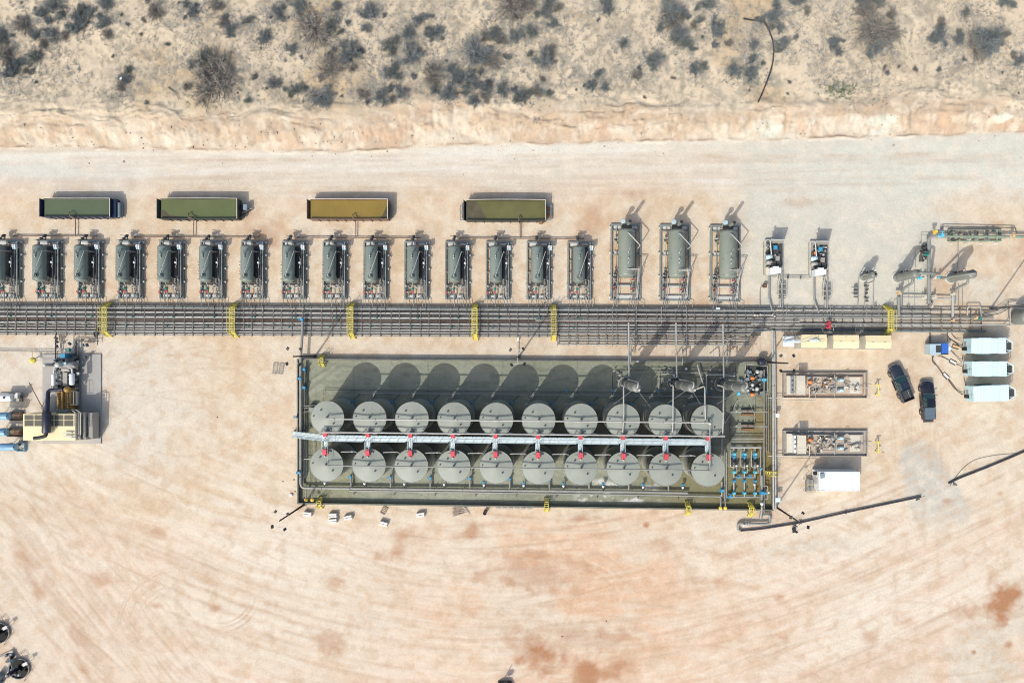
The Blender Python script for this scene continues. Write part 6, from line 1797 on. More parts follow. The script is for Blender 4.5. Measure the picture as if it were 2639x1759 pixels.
# ------------------------------------------------------------------ long hoses and the outlet loop
t = thing('poly_pipe', 'long black poly pipe from the outlet loop to the gravel ramp', 'pipe', G(2100, 1340))
b = MB(); b.tube([G(1904, 1366, .2), G(1960, 1361, .2), G(2055, 1346, .2), G(2180, 1318, .2), G(2300, 1293, .2), G(2371, 1278, .22)], .14, 10, 1.0); b.build('pipe', 'hose', t)
m = MB()
for x, y in ((2058, 1345.5), (2062, 1344.6), (2178, 1318.5)):
    flange(m, G(x, y, .2), (1, .2, 0), .27)
m.build('joint', 'pipe_dark', t)
m = MB(); m.tube([G(2360, 1285, .2), G(2372, 1277, .5), G(2374, 1274, .9)], .03, 5); m.obox(G(2364, 1286, .1), (.6, .1, .1), .4); m.build('anchor', 'pipe_dark', t)
t = thing('poly_pipe', 'black poly pipe rising from the gravel ramp to the right edge', 'pipe', G(2540, 1210))
b = MB(); b.tube([G(2443, 1244, .12), G(2470, 1230, .2), G(2540, 1203, .2), G(2600, 1178, .2), G(2680, 1143, .2)], .14, 10, 1.0); b.build('pipe', 'hose', t)
m = MB(); m.tube([G(2448, 1250, .05), G(2456, 1236, .05), G(2480, 1205, .05), G(2510, 1183, .05), G(2560, 1172, .05), G(2660, 1164, .05)], .025, 5, 1.0); m.build('cable', 'hose', t)
m = MB(); m.obox(G(2460, 1247, .1), (.7, .12, .1), -.6); m.obox(G(2456, 1246, .12), (.1, .5, .1), .3); m.build('anchor', 'pipe_dark', t)
t = thing('outlet_loop', 'grey pipe loop outside the south-east containment corner', 'pipe', G(1940, 1350))
b = MB(); b.tube([P(1966, 1325, .5), P(1983, 1324, .5), P(1985, 1346, .5), P(1972, 1349, .5), P(1909, 1347, .45), P(1902, 1350, .4), P(1902, 1364, .35), P(1908, 1366, .3)], .20, 10, .5); b.build('pipe', 'pipe_grey', t)
m = MB()
for x in (1925, 1916, 1932):
    flange(m, P(x, 1348, .48), (1, 0, 0), .30)
m.build('flange', 'slate_paint', t)
m = MB(); m.ball(P(1917, 1352, .8), .17); m.build('gauge', 'white', t)
m = MB(); m.tube([P(1962, 1318, .6), P(1960, 1334, .25)], [.2, .28], 10, 0); m.build('stub', 'pipe_grey', t)
t = thing('dark_sign', 'small dark panel on a post beside the long poly pipe', 'sign', G(2047, 1352))
m = MB(); m.beam(G(2049, 1352, 0), G(2049, 1352, 1.1), .08, .08); m.build('post', 'pole_brown', t)
m = MB(); m.obox(P(2046, 1364, .5), (.55, .95, .06), R(12), R(14)); m.build('panel', 'black', t)
# hose in the scrub
pts = [(1915, 50), (1940, 55), (1968, 57), (1980, 78), (1990, 105), (1993, 128), (1991, 160), (1984, 188), (1970, 225), (1953, 265)]
b = MB(); b.tube([on_terrain(x, y) + Vector((0, 0, .14)) for x, y in pts], .11, 8, .5)
solo(b, 'abandoned_hose', 'rubber', 'curved black hose lying in the scrub north of the road', 'hose', on_terrain(1985, 150))

# ------------------------------------------------------------------ concrete weights, scrap
for k, (x, y, a, lb) in enumerate(((795, 1322, -6, 'leftmost white concrete block below the containment'), (860, 1325.5, 3, 'upper block of the adjacent pair of white concrete blocks'), (860, 1340, 7, 'lower block of the adjacent pair of white concrete blocks'), (899, 1331, 12, 'white concrete block just right of the adjacent pair'),
                                   (990, 1347, -16, 'white concrete block below the brown scrap frame'), (1085, 1324, 8, 'rightmost white concrete block below the containment'))):
    t = thing('concrete_block', lb, 'block', G(x, y), 'white concrete blocks along the south wall', R(a))
    ORG[t.name] = Vector()
    m = MB()
    for s_ in (-1, 1):
        m.hexa([(-.62, s_ * .17 - .16, 0), (.62, s_ * .17 - .16, 0), (.62, s_ * .17 + .16, 0), (-.62, s_ * .17 + .16, 0), (-.60, s_ * .17 - .13, .62), (.60, s_ * .17 - .13, .62), (.60, s_ * .17 + .13, .62), (-.60, s_ * .17 + .13, .62)])
    m.box(-.6, -.05, .05, .6, .05, .5)
    m.build('body', 'block', t)
    m = MB(); m.torus((0, 0, .56), .08, .02, 10, 4, 'y'); m.build('lifting_eye', 'pipe_rust', t)
def lattice(name, label, x, y, a, w, l, mt):
    t = thing(name, label, 'frame', G(x, y), None, R(a))
    ORG[t.name] = Vector()
    m = MB(); rectframe(m, -w / 2, -l / 2, w / 2, l / 2, .12, .05, .05); m.build('frame', mt, t)
    for k in range(5):
        yy = -l / 2 + l * (k + .5) / 5
        m = MB(); m.beam((-w / 2, yy, .12), (w / 2, yy, .12), .05, .04); m.build('rung', mt, t)
    return t
lattice('scrap_rack', 'brown scrap steel frame lying beside the white blocks', 990, 1314, -30, .75, 1.2, 'pipe_rust')
lattice('scrap_ladder', 'left of two grey ladder frames west of the containment', 710, 949, -6, .6, 1.7, 'machine')
lattice('scrap_ladder', 'right of two grey ladder frames west of the containment', 725, 950, -8, .6, 1.7, 'machine')
t = thing('rod_pile', 'loose pile of thin steel rods south of the containment wall', 'rods', G(1185, 1315))
for k in range(11):
    x, y = 1168 + random.uniform(-4, 4), 1307 + 2.2 * k
    m = MB(); m.cyl(G(x, y + random.uniform(-1, 1), .06), G(x + random.uniform(28, 44), y - random.uniform(5, 9), .06), .025, 5); m.build('rod', 'pipe_rust' if k % 3 else 'pipe_grey', t)
m = MB(); m.cyl(G(1188, 1294, .14), G(1210, 1325, .14), .05, 6); m.build('pole', 'plate_pale', t)
t = thing('pipe_stub', 'short rusty upright pipe below the south containment wall', 'pipe', G(1252, 1317))
m = MB(); m.tube([G(1251, 1317), G(1251, 1317, 1.25)], .27, 14, 0, caps=False); m.build('pipe', 'pipe_rust', t)
m = MB(); m.cyl(G(1251, 1317, 1.0), G(1251, 1317, 1.05), .255, 14); m.build('bore', 'black', t)
for k in range(6):
    b = MB(); b.obox(G(1284 + 16 * k, 1307.5 + .3 * k, .05), (.66, .30, .1)); b.obox(G(1284 + 16 * k, 1307.5 + .3 * k, .12), (.5, .2, .05))
    solo(b, 'paving_slab', 'concrete', '%s flat slab from the left in the row along the south wall' % ORD[k], 'slab', G(1284 + 16 * k, 1307.5), 'flat slabs along the south wall')
for k, (x, y) in enumerate(((751, 1274), (757, 1236), (729, 1240), (760, 1266), (560, 1075), (1562, 1600), (1448, 1640), (2275, 1165))):
    b = MB(); b.rev(G(x, y, -.02), G(x, y, .5), [(0, .26), (.1, .30), (.2, .2), (.26, .001)], 7)
    if k == 0: solo(b, 'boulder', 'block', 'pale boulder near the south-west containment corner', 'rock', G(x, y))
    else:
        sx_ = .4
        b.v = [((p[0] - G(x, y).x) * sx_ + G(x, y).x, (p[1] - G(x, y).y) * sx_ + G(x, y).y, p[2] * sx_) for p in b.v]
        solo(b, 'stone', 'rock', ['', 'small stone by the west wall valve', 'small stone left of the west wall valve', 'small stone above the pale boulder', 'lone stone in the open west yard', 'dark stone on the stained south pad', 'stone left of the dark stone on the south pad', 'lone stone between the lower pump skid and gravel ramp'][k], 'rock', G(x, y))

# small boxes and signs on the walls
for (x, y, z, w, d_, mt, nm, lb) in ((761, 1074, 1.2, .5, .35, 'slate_paint', 'junction_box', 'small junction box on the west containment wall'), (2003, 1070, 1.2, .5, .55, 'white', 'junction_box', 'small white box on the east containment wall'), (2004, 1287, 1.6, .7, .6, 'trailer_white', 'junction_box', 'pale box on a stand by the south-east corner'), (1850, 795, 1.4, .55, .25, 'trailer_white', 'junction_box', 'pale box on the north edge of the rack'),
                                     (1643, 931, 1.6, .3, .3, 'white', 'lamp_head', 'white lamp head near the left tower'), (1768, 950, 1.6, .3, .3, 'white', 'lamp_head', 'white lamp head near the middle tower')):
    t = thing(nm, lb, 'box', G(x, y))
    c = P(x, y, z)
    m = MB(); m.obox(c, (w, d_, .35)); m.build('housing', mt, t)
    m = MB(); m.beam((c.x, c.y, 0), (c.x, c.y, z - .15), .07, .07); m.build('post', 'pipe_grey', t)
# ------------------------------------------------------------------ gas compressor package (west)
pad = MB(); a, b_ = G(112, 1142), G(262, 912); pad.box(a.x, a.y, -.1, b_.x, b_.y, .16)
solo(pad, 'concrete_pad', 'concrete', 'grey concrete pad under the gas compressor', 'slab', G(187, 1027))
t = thing('gas_compressor', 'gas compressor package with golden engine, black silencer and cream cooler', 'compressor', G(170, 1030))
m = MB(); m.pbox(141, 925, 205, 1058, .16, .5); m.build('skid', 'machine', t)
# cooler
hz = 3.6
a, b_ = P(60, 1134, hz), P(195, 1066, hz)
m = MB(); m.box(a.x, a.y, .4, b_.x, b_.y, hz); m.build('cooler_body', 'cream', t)
ymid = P(0, 1098, hz).y
for k in range(5):
    xa = a.x + .2 + (b_.x - a.x - .4) * (k / 5); xb = a.x + .2 + (b_.x - a.x - .4) * ((k + 1) / 5)
    for (ya, yb) in ((ymid, (ymid + b_.y) / 2), ((ymid + b_.y) / 2, b_.y - .12)):
        m = MB(); m.box(xa + .05, ya + .04, hz, xb - .05, yb - .04, hz + .02); m.build('screen_panel', 'dark_mesh', t)
m = MB()
for k in range(6):
    x = a.x + .2 + (b_.x - a.x - .4) * (k / 5); m.beam((x, ymid, hz + .03), (x, b_.y - .1, hz + .03), .10, .05)
m.beam((a.x + .1, ymid, hz + .031), (b_.x - .1, ymid, hz + .031), .08, .05); m.beam((a.x + .1, b_.y - .08, hz + .031), (b_.x - .1, b_.y - .08, hz + .031), .12, .05); m.beam((a.x + .1, (ymid + b_.y) / 2, hz + .032), (b_.x - .1, (ymid + b_.y) / 2, hz + .032), .05, .05)
m.build('screen_frame', 'cream', t)
for y in (1115.5, 1124):
    m = MB(); m.obox(P(176, y, hz + .35), (1.35, .18, .1)); m.beam(P(183, y, hz), P(183, y, hz + .35), .08, .08); m.build('lifting_bar', 'plate_pale', t)
m = MB(); m.obox(P(189, 1128, hz + .08), (.8, .22, .14)); m.build('nozzle_bar', 'plate_pale', t)
for k, (x0, x1, z) in enumerate(((195.5, 205.5, 3.3), (210.5, 219.5, 2.7), (226.5, 239, 2.1))):
    p0, p1 = P(x0, 1130 - k * 2, z), P(x1, 1061 + k, z)
    m = MB(); r = (p1.x - p0.x) / 2; xc = (p0.x + p1.x) / 2
    if k < 2: m.vessel((xc, p0.y, z - r), (xc, p1.y, z - r), r, 20, .2)
    else: m.box(p0.x, p0.y, .6, p1.x, p1.y, z)
    m.build('header_tank', 'cooler_grey', t)
    m = MB(); m.beam((xc, p0.y - .25, .16), (xc, p0.y - .05, z - r), .5, .3); m.beam((xc, p1.y - .6, .16), (xc, p1.y - .5, z - r), .5, .3); m.build('header_leg', 'cooler_grey', t)
m = MB(); m.tube([P(184, 1056, 2.2), P(190, 1059, 3.5), P(194.5, 1062, 3.9), P(194.5, 1126, 3.9)], .07, 8, .2); m.tube([P(186, 1054, 2.2), P(200, 1057, 3.2), P(208.5, 1063, 3.6), P(208.5, 1120, 3.5)], .07, 8, .2); m.build('coolant_pipe', 'cream_pale', t)
# engine
m = MB(); m.pbox(147, 1000, 184, 1056, .5, 1.7); e = m.build('engine_block', 'engine_gold', t)
for s_, x in ((0, 153), (1, 170)):
    m = MB(); m.pbox(x - 5, 1006, x + 5, 1053, 1.7, 2.05); m.build('cylinder_head', 'engine_gold', e)
    for k in range(7):
        m = MB(); m.cyl(P(x + (0 if s_ == 0 else 1), 1010 + 6.4 * k, 2.0), P(x + (0 if s_ == 0 else 1), 1010 + 6.4 * k, 2.25), .15, 8); m.build('rocker_cover', 'rust_brown', e)
        m = MB(); m.cyl(P(x + 5, 1010 + 6.4 * k, 1.9), P(x + 5, 1010 + 6.4 * k, 2.15), .07, 8); m.build('injector', 'cream_pale', e)
m = MB(); m.tube([P(161.5, 1006, 2.3), P(161.5, 1054, 2.3)], .16, 10); m.build('intake_manifold', 'engine_gold', e)
m = MB(); m.ball(P(174, 1003, 2.4), .5, 16); m.build('air_cleaner', 'engine_gold', t)
m = MB(); m.ball(P(153, 1006, 2.1), .38, 12); m.build('turbocharger', 'engine_gold', t)
m = MB(); m.tube([P(163, 1003, 2.5), P(124.5, 1005, 2.9), P(122, 1064, 3.9)], .28, 14, .5); m.build('exhaust_pipe', 'navy_black', t)
m = MB(); m.rev(P(121, 1060, 4.55), P(120, 1115, 4.55), [(0, .25), (.02, .52), (.15, .58), (3.0, .58), (3.12, .5), (3.13, .2)], 24); m.build('silencer', 'navy_black', t)
m = MB(); m.tube([P(119, 1113, 4.5), P(119, 1122, 4.5), P(108, 1126, 4.6), P(88, 1129, 4.7)], .26, 12, .6); m.build('tail_pipe', 'stack_black', t)
m = MB()
for y in (1070, 1106):
    m.beam(P(115, y, hz), P(115, y, 4.1), .1, .1); m.beam(P(126, y, hz), P(126, y, 4.1), .1, .1); m.beam(P(113, y, 4.0), P(128, y, 4.0), .12, .1)
m.build('silencer_stand', 'navy_black', t)
m = MB(); m.cyl(P(150, 1060, 1.9), P(178, 1060, 1.9), .5, 18); m.build('fan_shroud', 'machine', t)
# compressor frame and bottles
m = MB(); m.pbox(162, 960, 173, 994, .5, 1.9); m.build('compressor_frame', 'cooler_grey', t)
for y in (966, 976, 986):
    for (xa, xb) in ((150, 162), (173, 186)):
        m = MB(); m.rev(P(xa, y, 1.4), P(xb, y, 1.4), [(0, .001), (0, .3), (.7, .3), (.7, .001)], 14); m.build('cylinder', 'cooler_grey', t)
for (x, y0, y1, r, z) in ((138.5, 963, 994, .26, 2.2), (186, 961, 992, .36, 2.4)):
    m = MB(); m.vessel(P(x, y1, z), P(x, y0, z), r, 16); m.build('pulsation_bottle', 'white', t)
for (x, y, r) in ((144, 939, .26), (176, 939, .38)):
    m = MB(); m.vessel(P(x, y, .5) * 1.0, P(x, y, .5) + Vector((0, 0, 2.6)), r, 16); m.build('scrubber', 'plate_pale', t)
m = MB(); m.tube([P(176, 945, 2.6), P(186, 948, 2.6), P(187, 962, 2.5)], .14, 8, .4); m.tube([P(143, 944, 2.4), P(140, 950, 2.4), P(139, 963, 2.3)], .12, 8, .4); m.build('gas_pipe', 'plate_pale', t)
m = MB(); m.vessel(P(150, 939, 1.6), P(200, 940, 1.6), .5, 16); m.build('suction_drum', 'machine', t)
m = MB(); m.vessel(P(160, 951, 1.5), P(184, 951, 1.5), .4, 16); m.build('oil_drum', 'cooler_grey', t)
m = MB(); m.pbox(154, 911, 168, 922, .16, 1.8); m.build('control_panel', 'blue_box', t)
m = MB(); m.pbox(160, 933, 170, 938, 1.0, 2.3); m.build('gauge_panel', 'trailer_grey', t)
m = MB(); m.pbox(190, 1008, 200, 1044, .5, 1.0); p_ = m.build('side_platform', 'cooler_grey', t)
m = MB()
for x in (181, 190, 199):
    m.beam(P(x, 1008, 2.2), P(x, 1042, 2.2), .04, .04)
m.beam(P(181, 1008, 2.2), P(199, 1008, 2.2), .04, .04); m.beam(P(181, 1042, 2.2), P(199, 1042, 2.2), .04, .04)
m.build('platform_rail', 'plate_pale', p_)
rs = random.Random(44)
for k in range(70):
    x, y = rs.uniform(143, 203), rs.uniform(925, 1002)
    m = MB(); m.obox(P(x, y, rs.uniform(.6, 1.5)), (rs.uniform(.1, .5), rs.uniform(.1, .6), rs.uniform(.2, .6)), rs.choice((0, 0, .8, 1.57))); m.build('fitting', rs.choice(['machine', 'machine_dark', 'machine_dark', 'plate_pale', 'navy_black', 'pipe_grey']), t)
for pts, r, mt in (([(144, 862, .6), (144, 935, .8)], .09, 'navy_black'), ([(148, 905, .6), (148, 1000, .8)], .05, 'machine'), ([(191, 862, .6), (191, 925, .7)], .07, 'pipe_grey'), ([(196, 878, .7), (196, 930, .8)], .10, 'navy_black'), ([(243, 852, .6), (244, 866, .8), (250, 870, .9), (252, 845, .9)], .14, 'pipe_dark'), ([(252, 850, .8), (252, 888, .6)], .06, 'pipe_dark'),
                   ([(196, 871, .7), (240, 868, .7)], .08, 'pipe_grey'), ([(196, 879, .6), (256, 878, .5)], .05, 'pipe_dark'), ([(205, 890, .6), (222, 890, .6)], .05, 'machine'), ([(-10, 901, .25), (165, 904, .4)], .05, 'machine'), ([(-10, 904, .15), (140, 907, .15)], .04, 'pipe_grey'), ([(204, 892, .5), (204, 1050, .6)], .06, 'machine_dark'), ([(90, 928, .5), (140, 929, .6)], .03, 'pipe_grey'), ([(153, 862, .3), (158, 905, .3)], .05, 'pipe_grey')):
    pipe(t, pts, r, mt)
valve(t, P(181, 901, .9), R(90), 1.0, 'teal_valve')
for (x, y) in ((145, 871), (147, 880), (147, 892), (180, 885), (225, 889), (214, 889), (195, 885), (190, 915), (196, 920), (221, 920)):
    m = MB(); m.obox(P(x, y, .9), (.3, .45, .3), rs.uniform(0, 1)); m.cyl(P(x, y, .5), P(x, y, 1.3), .07, 6); m.build('valve', rs.choice(['machine_dark', 'navy_black', 'pipe_teal']), t)
t = thing('guy_mast', 'thin dark mast leaning left of the compressor', 'mast', G(105, 1050))
m = MB(); c = G(110, 1050); m.cyl(c, P(75, 985, 4.5), .06, 6); m.build('mast', 'pipe_rust', t)
m = MB(); m.obox(c + Vector((0, 0, .05)), (.4, .4, .1)); m.build('base_plate', 'machine', t)
t = thing('yellow_hydrant', 'round yellow cap on a stand left of the compressor pad', 'hydrant', G(86, 928))
m = MB(); m.cyl(P(85, 928, 0), P(85, 928, 1.0), .09, 8); m.build('post', 'pipe_grey', t)
m = MB(); m.rev(P(85, 928, .95), P(85, 928, 1.4), [(0, .001), (0, .44), (.08, .46), (.14, .4), (.18, .1), (.18, .001)], 18); m.build('cap', 'yellow', t)
m = MB(); m.obox(P(85, 928, 1.15), (.6, .08, .04), .2); m.cyl(P(84, 905, .4), P(85, 920, .9), .03, 5); m.build('lever', 'amber_cap', t)

# blue chemical tanks on stands at the left edge
for k, (x0, x1, y, z, fx) in enumerate(((-22, 26, 1071.5, 2.2, 62), (-22, 20, 1113, 2.2, 60), (1, 44, 1151, 2.2, 68))):
    t = thing('chemical_tank', '%s blue horizontal chemical tank from the top at the left edge' % ORD[k], 'tank', G((x0 + fx) / 2, y), 'blue horizontal tanks on stands')
    m = MB(); m.vessel(P(x0, y, z), P(x1, y, z), .57, 20, .35); m.build('shell', 'blue_tank', t)
    for x in (x0 + 8, x1 - 6):
        c = P(x, y, z)
        m = MB()
        for s_ in (-.4, .4):
            m.beam((c.x, c.y + s_, 0), (c.x, c.y + s_, z - .45), .08, .08)
        m.beam((c.x, c.y - .45, z - .5), (c.x, c.y + .45, z - .5), .1, .12)
        m.build('stand', 'slate_paint', t)
    a, b_ = G(x1 + 4, y + 11), G(fx, y - 11)
    m = MB(); m.box(a.x, a.y, .05, b_.x, b_.y, .12); m.build('tray_floor', 'rust_brown' if k < 2 else 'cream_pale', t)
    m = MB(); rectframe(m, a.x, a.y, b_.x, b_.y, .2, .1, .35 if k < 2 else .5); m.build('tray_frame', 'machine_dark' if k < 2 else 'blue_tank', t)
    m = MB()
    for j in range(4):
        m.beam((a.x + .1, a.y + .2 + .4 * j, .5), (b_.x - .1, b_.y - .1 - .3 * j, .5), .04, .04)
    m.build('brace', 'machine', t)
    m = MB(); m.obox((a.x + .3, b_.y - .2, .6), (.5, .3, .7)); m.build('pump_box', 'navy_black', t)
    m = MB(); m.cyl(P(x1 - 8, y, z + .5), P(x1 - 8, y, z + .72), .07, 8); m.build('fill_cap', 'black', t)
t = thing('air_unit', 'small white air unit on a skid above the blue tanks', 'compressor', G(30, 1024))
m = MB(); m.vessel(P(1, 1024, 1.3), P(35, 1023, 1.3), .55, 18, .3); m.build('canopy', 'white', t)
m = MB(); m.pbox(1, 1029, 27, 1034, .2, .9); m.build('side_panel', 'trailer_grey', t)
m = MB(); m.cyl(P(11, 1024, 1.8), P(11, 1024, 1.95), .16, 12); m.build('filler', 'black', t)
m = MB(); m.pbox(-2, 1012, 57, 1035, .05, .2); m.build('skid', 'cooler_grey', t)
for (x, y, z, s_, mt) in ((46, 1020, 1.2, .5, 'plate_pale'), (47, 1015, 1.4, .3, 'white'), (40, 1024, .9, .4, 'machine'), (53, 1022, 1.2, .4, 'machine_dark'), (50, 1029, .8, .45, 'cooler_grey')):
    m = MB(); m.obox(P(x, y, z), (s_, s_ * 1.2, .6)); m.cyl(P(x, y, .2), P(x, y, z), .06, 6); m.build('fitting', mt, t)

# ------------------------------------------------------------------ vapour recovery skids (north-east)
for k, (x, y) in enumerate(((1970, 616), (2086, 620))):
    t = thing('vapor_skid', '%s of two small engine skids with pale cyan radiators' % ('left', 'right')[k], 'compressor', G(x + 26, y + 45), 'two vapour recovery engine skids')
    def q(dx, dy, h): return P(x + dx, y + dy, h)
    m = MB(); m.pbox(x + 2, y + 2, x + 47, y + 92, .1, .3); m.build('skid', 'cooler_grey', t)
    a, b_ = q(2, 92, .35), q(47, 2, .35)
    m = MB(); m.beam((a.x, a.y, .35), (a.x, b_.y, .35), .14, .18); m.beam((b_.x, a.y, .35), (b_.x, b_.y, .35), .14, .18); m.beam((a.x, b_.y, .35), (b_.x, b_.y, .35), .14, .18); m.build('skid_rail', 'plate_pale', t)
    p = [q(15, 11, 1.0), q(48, 11, 1.0), q(52, 2, 2.9), q(17, 2, 2.9)]
    m = MB(); m.add([v for v in p] + [v + Vector((0, .12, 0)) for v in p], [(0, 1, 2, 3), (7, 6, 5, 4), (0, 1, 5, 4), (1, 2, 6, 5), (2, 3, 7, 6), (3, 0, 4, 7)]); m.build('wind_panel', 'cooler_grey', t)
    m = MB(); m.beam(p[2], p[3], .1, .06); m.beam(p[0], p[3], .06, .06); m.beam(p[1], p[2], .06, .06); m.build('panel_frame', 'plate_pale', t)
    m = MB(); m.cyl(p[3] + Vector((-.1, 0, 0)), p[3] + Vector((-.1, 0, .4)), .12, 8); m.build('panel_cap', 'cooler_grey', t)
    m = MB(); m.pbox(x + 13, y + 12, x + 46, y + 68, .3, .8); m.build('engine_tray', 'machine_dark', t)
    m = MB(); m.cyl(q(28, 16, 1.1), q(28, 27, 1.1), .34, 14); m.obox(q(28, 21, 1.5), (.5, .45, .3)); m.build('motor', 'blue_valve', t)
    m = MB(); m.rev(q(4, 48, 1.6), q(20, 43, 1.6), [(0, .001), (0, .34), (.9, .34), (.95, .001)], 16); m.build('muffler', 'trailer_grey', t)
    m = MB(); m.tube([q(14, 3, 2.2), q(15, 10, 2.2), q(18, 40, 1.9)], .09, 8, .3); m.build('exhaust_pipe', 'plate_pale', t)
    m = MB(); m.rev(q(4, 61, 1.3), q(20, 58, 1.3), [(0, .001), (0, .3), (.9, .3), (.95, .001)], 16); m.build('air_cleaner', 'cooler_grey', t)
    m = MB(); m.obox(q(33, 50, 1.1), (.55, .7, .5)); m.cyl(q(33, 44, .8), q(33, 58, .8), .28, 12); m.build('engine', 'cooler_grey', t)
    for j in range(2):
        m = MB(); m.pbox(x + 20 + 12 * j, y + 56, x + 30 + 12 * j, y + 70, .8, 1.2); m.build('belt_guard', 'machine_dark', t)
    m = MB(); p0 = q(15, 92, 1.9); p1 = q(43, 74, 1.9); m.hexa([(p0.x, p0.y + .05, .4), (p1.x, p0.y + .3, .4), (p1.x, p1.y, .4), (p0.x, p1.y, .4), (p0.x, p0.y + .05, 1.9), (p1.x, p0.y + .3, 1.9), (p1.x, p1.y, 1.9), (p0.x, p1.y, 1.9)]); m.build('radiator', 'white', t)
    m = MB(); m.pbox(x + 22, y + 70, x + 37, y + 74, 1.0, 1.88); m.build('radiator_top', 'white', t)
    if k == 0:
        m = MB(); m.pbox(x + 3, y + 72, x + 12, y + 92, .3, .9); m.build('tool_box', 'cream_pale', t)
    else:
        m = MB(); m.obox(q(14, 33, 1.2), (.25, .45, .35)); m.build('pilot_valve', 'orange', t)
    rs = random.Random(60 + k)
    for j in range(34):
        xx, yy = rs.uniform(4, 45), rs.uniform(6, 70)
        m = MB(); m.obox(q(xx, yy, rs.uniform(.5, 1.1)), (rs.uniform(.1, .45), rs.uniform(.1, .4), rs.uniform(.2, .5)), rs.uniform(0, 3)); m.build('fitting', rs.choice(['machine', 'machine', 'machine_dark', 'plate_pale', 'cooler_grey', 'pipe_dark']), t)
    pipe(t, [(x + 12, y + 70, .8), (x + 12, y + 155, .7), (x + 20 if k == 0 else x + 24, y + 186, .6)], .13, 'pipe_grey')
    for dx in (34, 38):
        pipe(t, [(x + dx, y + 92, .6), (x + dx, y + 104, .5), (x + dx + 6, y + 114, .5), (x + dx + 3, y + 180, .5)], .07, 'pipe_pale')
    pipe(t, [(x + 46, y + 80, .6), (x + 46, y + 186, .6)], .09, 'pipe_grey')
    for j in range(9):
        yy = y + 116 + 4.4 * j
        for dx in (39, 51):
            m = MB(); m.obox(P(x + dx, yy, .7), (.32, .08, .2)); m.build('relief_bank', 'machine_dark' if j % 3 else 'pipe_pale', t)
    for dx in (32, 57):
        pipe(t, [(x + dx, y + 113, .6), (x + dx, y + 150, .6)], .03, 'pipe_pale')
    pipe(t, [(x - 4, y + 10, .4), (x - 4, y + 94, .4), (x + 8, y + 98, .4)], .04, 'cream_pale')
t = thing('fuel_line', 'pair of thin pipes joining the two engine skids', 'pipe', G(2050, 713))
pipe(t, [(1966, 708, .3), (2020, 711, .3), (2085, 713, .3)], .05, 'pipe_pale'); pipe(t, [(1975, 713, .3), (2020, 716, .3), (2086, 718, .3), (2092, 710, .3)], .05, 'pipe_pale')
m = MB(); m.obox(P(2030, 714, .3), (.2, .5, .2)); m.obox(P(2063, 715, .3), (.12, .4, .2)); m.build('clamp', 'machine_dark', t)
t = thing('vent_barrel', 'brown-topped barrel on a pale stained spot left of the engine skids', 'barrel', G(1968, 737))
m = MB(); m.cyl(G(1968, 737), G(1968, 737, .7), .30, 14); m.build('barrel', 'rust_brown', t)
m = MB(); m.torus(G(1968, 737, .7), .26, .06, 14, 5); m.build('rim', 'machine_dark', t)
m = MB(); m.tube([P(1961, 737, .5), P(1958, 752, .4), P(1958, 790, .4)], .05, 6); m.build('drain_pipe', 'pipe_grey', t)
st_ = MB(); n_ = 26
st_.add([G(1960 + 11 * math.cos(2 * math.pi * i / n_) * (1 + .08 * math.sin(5 * i)), 738 + 10 * math.sin(2 * math.pi * i / n_) * (1 + .07 * math.cos(3 * i)), .012) for i in range(n_)], [tuple(range(n_))])
solo(st_, 'sand_patch', 'tan_valve' if False else 'cream_pale', 'round pale sand patch under the brown barrel', 'sand patch', G(1960, 738))

# ------------------------------------------------------------------ vertical scrubbers
def scrubber(x, y, hz, r, label, noz):
    t = thing('scrubber', label, 'scrubber', G(x, y), 'vertical scrubbers in the north-east yard')
    g = G(x, y)
    m = MB(); m.cyl(g + Vector((0, 0, 0)), g + Vector((0, 0, .12)), r + .25, 24); m.build('base_pad', 'white_dirty', t)
    m = MB(); m.rev(g + Vector((0, 0, .1)), g + Vector((0, 0, 1)), [(0, r + .1), (.04, r + .1), (.05, r), (.7, r - .02)], 24); m.build('skirt', 'scrubber_paint', t)
    m = MB(); m.vessel(g + Vector((0, 0, .6)), g + Vector((0, 0, hz)), r, 28); sh = m.build('shell', 'scrubber_paint', t)
    m = MB(); m.torus(g + Vector((0, 0, hz - r * .5)), r + .004, .015, 28, 4); m.build('weld_seam', 'scrubber_paint', sh)
    m = MB(); m.cyl(g + Vector((0, 0, hz - .1)), g + Vector((0, 0, hz + .25)), .16, 12); m.cyl(g + Vector((0, 0, hz + .18)), g + Vector((0, 0, hz + .25)), .26, 12); m.build('top_nozzle', 'scrubber_paint', t)
    m = MB(); m.obox(g + Vector((-.3, r + .1, 1.5)), (.5, .2, .5)); m.obox(g + Vector((.2, r + .1, 2.2)), (.25, .2, .8)); m.build('level_gauge', 'machine_dark', t)
    m = MB(); m.tube([g + Vector((-.4, r, hz * .55)), g + Vector((-.45, r + .35, hz * .55)), g + Vector((.4, r + .38, hz * .55)), g + Vector((.4, r, hz * .5))], .03, 5, .1); m.build('gauge_bridle', 'pipe_grey', t)
    return t, g
t, g = scrubber(2224, 713.5, 3.7, .50, 'smallest scrubber, right of the two engine skids', 0)
m = MB(); m.tube([g + Vector((.3, -.45, 2.9)), g + Vector((.3, -.9, 2.8)), g + Vector((.1, -1.1, .8))], .09, 8, .2); m.build('outlet_pipe', 'scrubber_paint', t)
m = MB(); m.tube([g + Vector((-.45, .1, 2.6)), g + Vector((-1.0, .1, 2.6)), g + Vector((-1.0, -.4, .6)), g + Vector((-1.1, -4.5, .6))], .07, 8, .2); m.tube([g + Vector((1.3, -.8, .6)), g + Vector((1.3, -5.2, .5))], .06, 6); m.tube([g + Vector((.0, -1.2, .6)), g + Vector((-.05, -5.2, .5))], .07, 6); m.build('drain_pipe', 'pipe_grey', t)
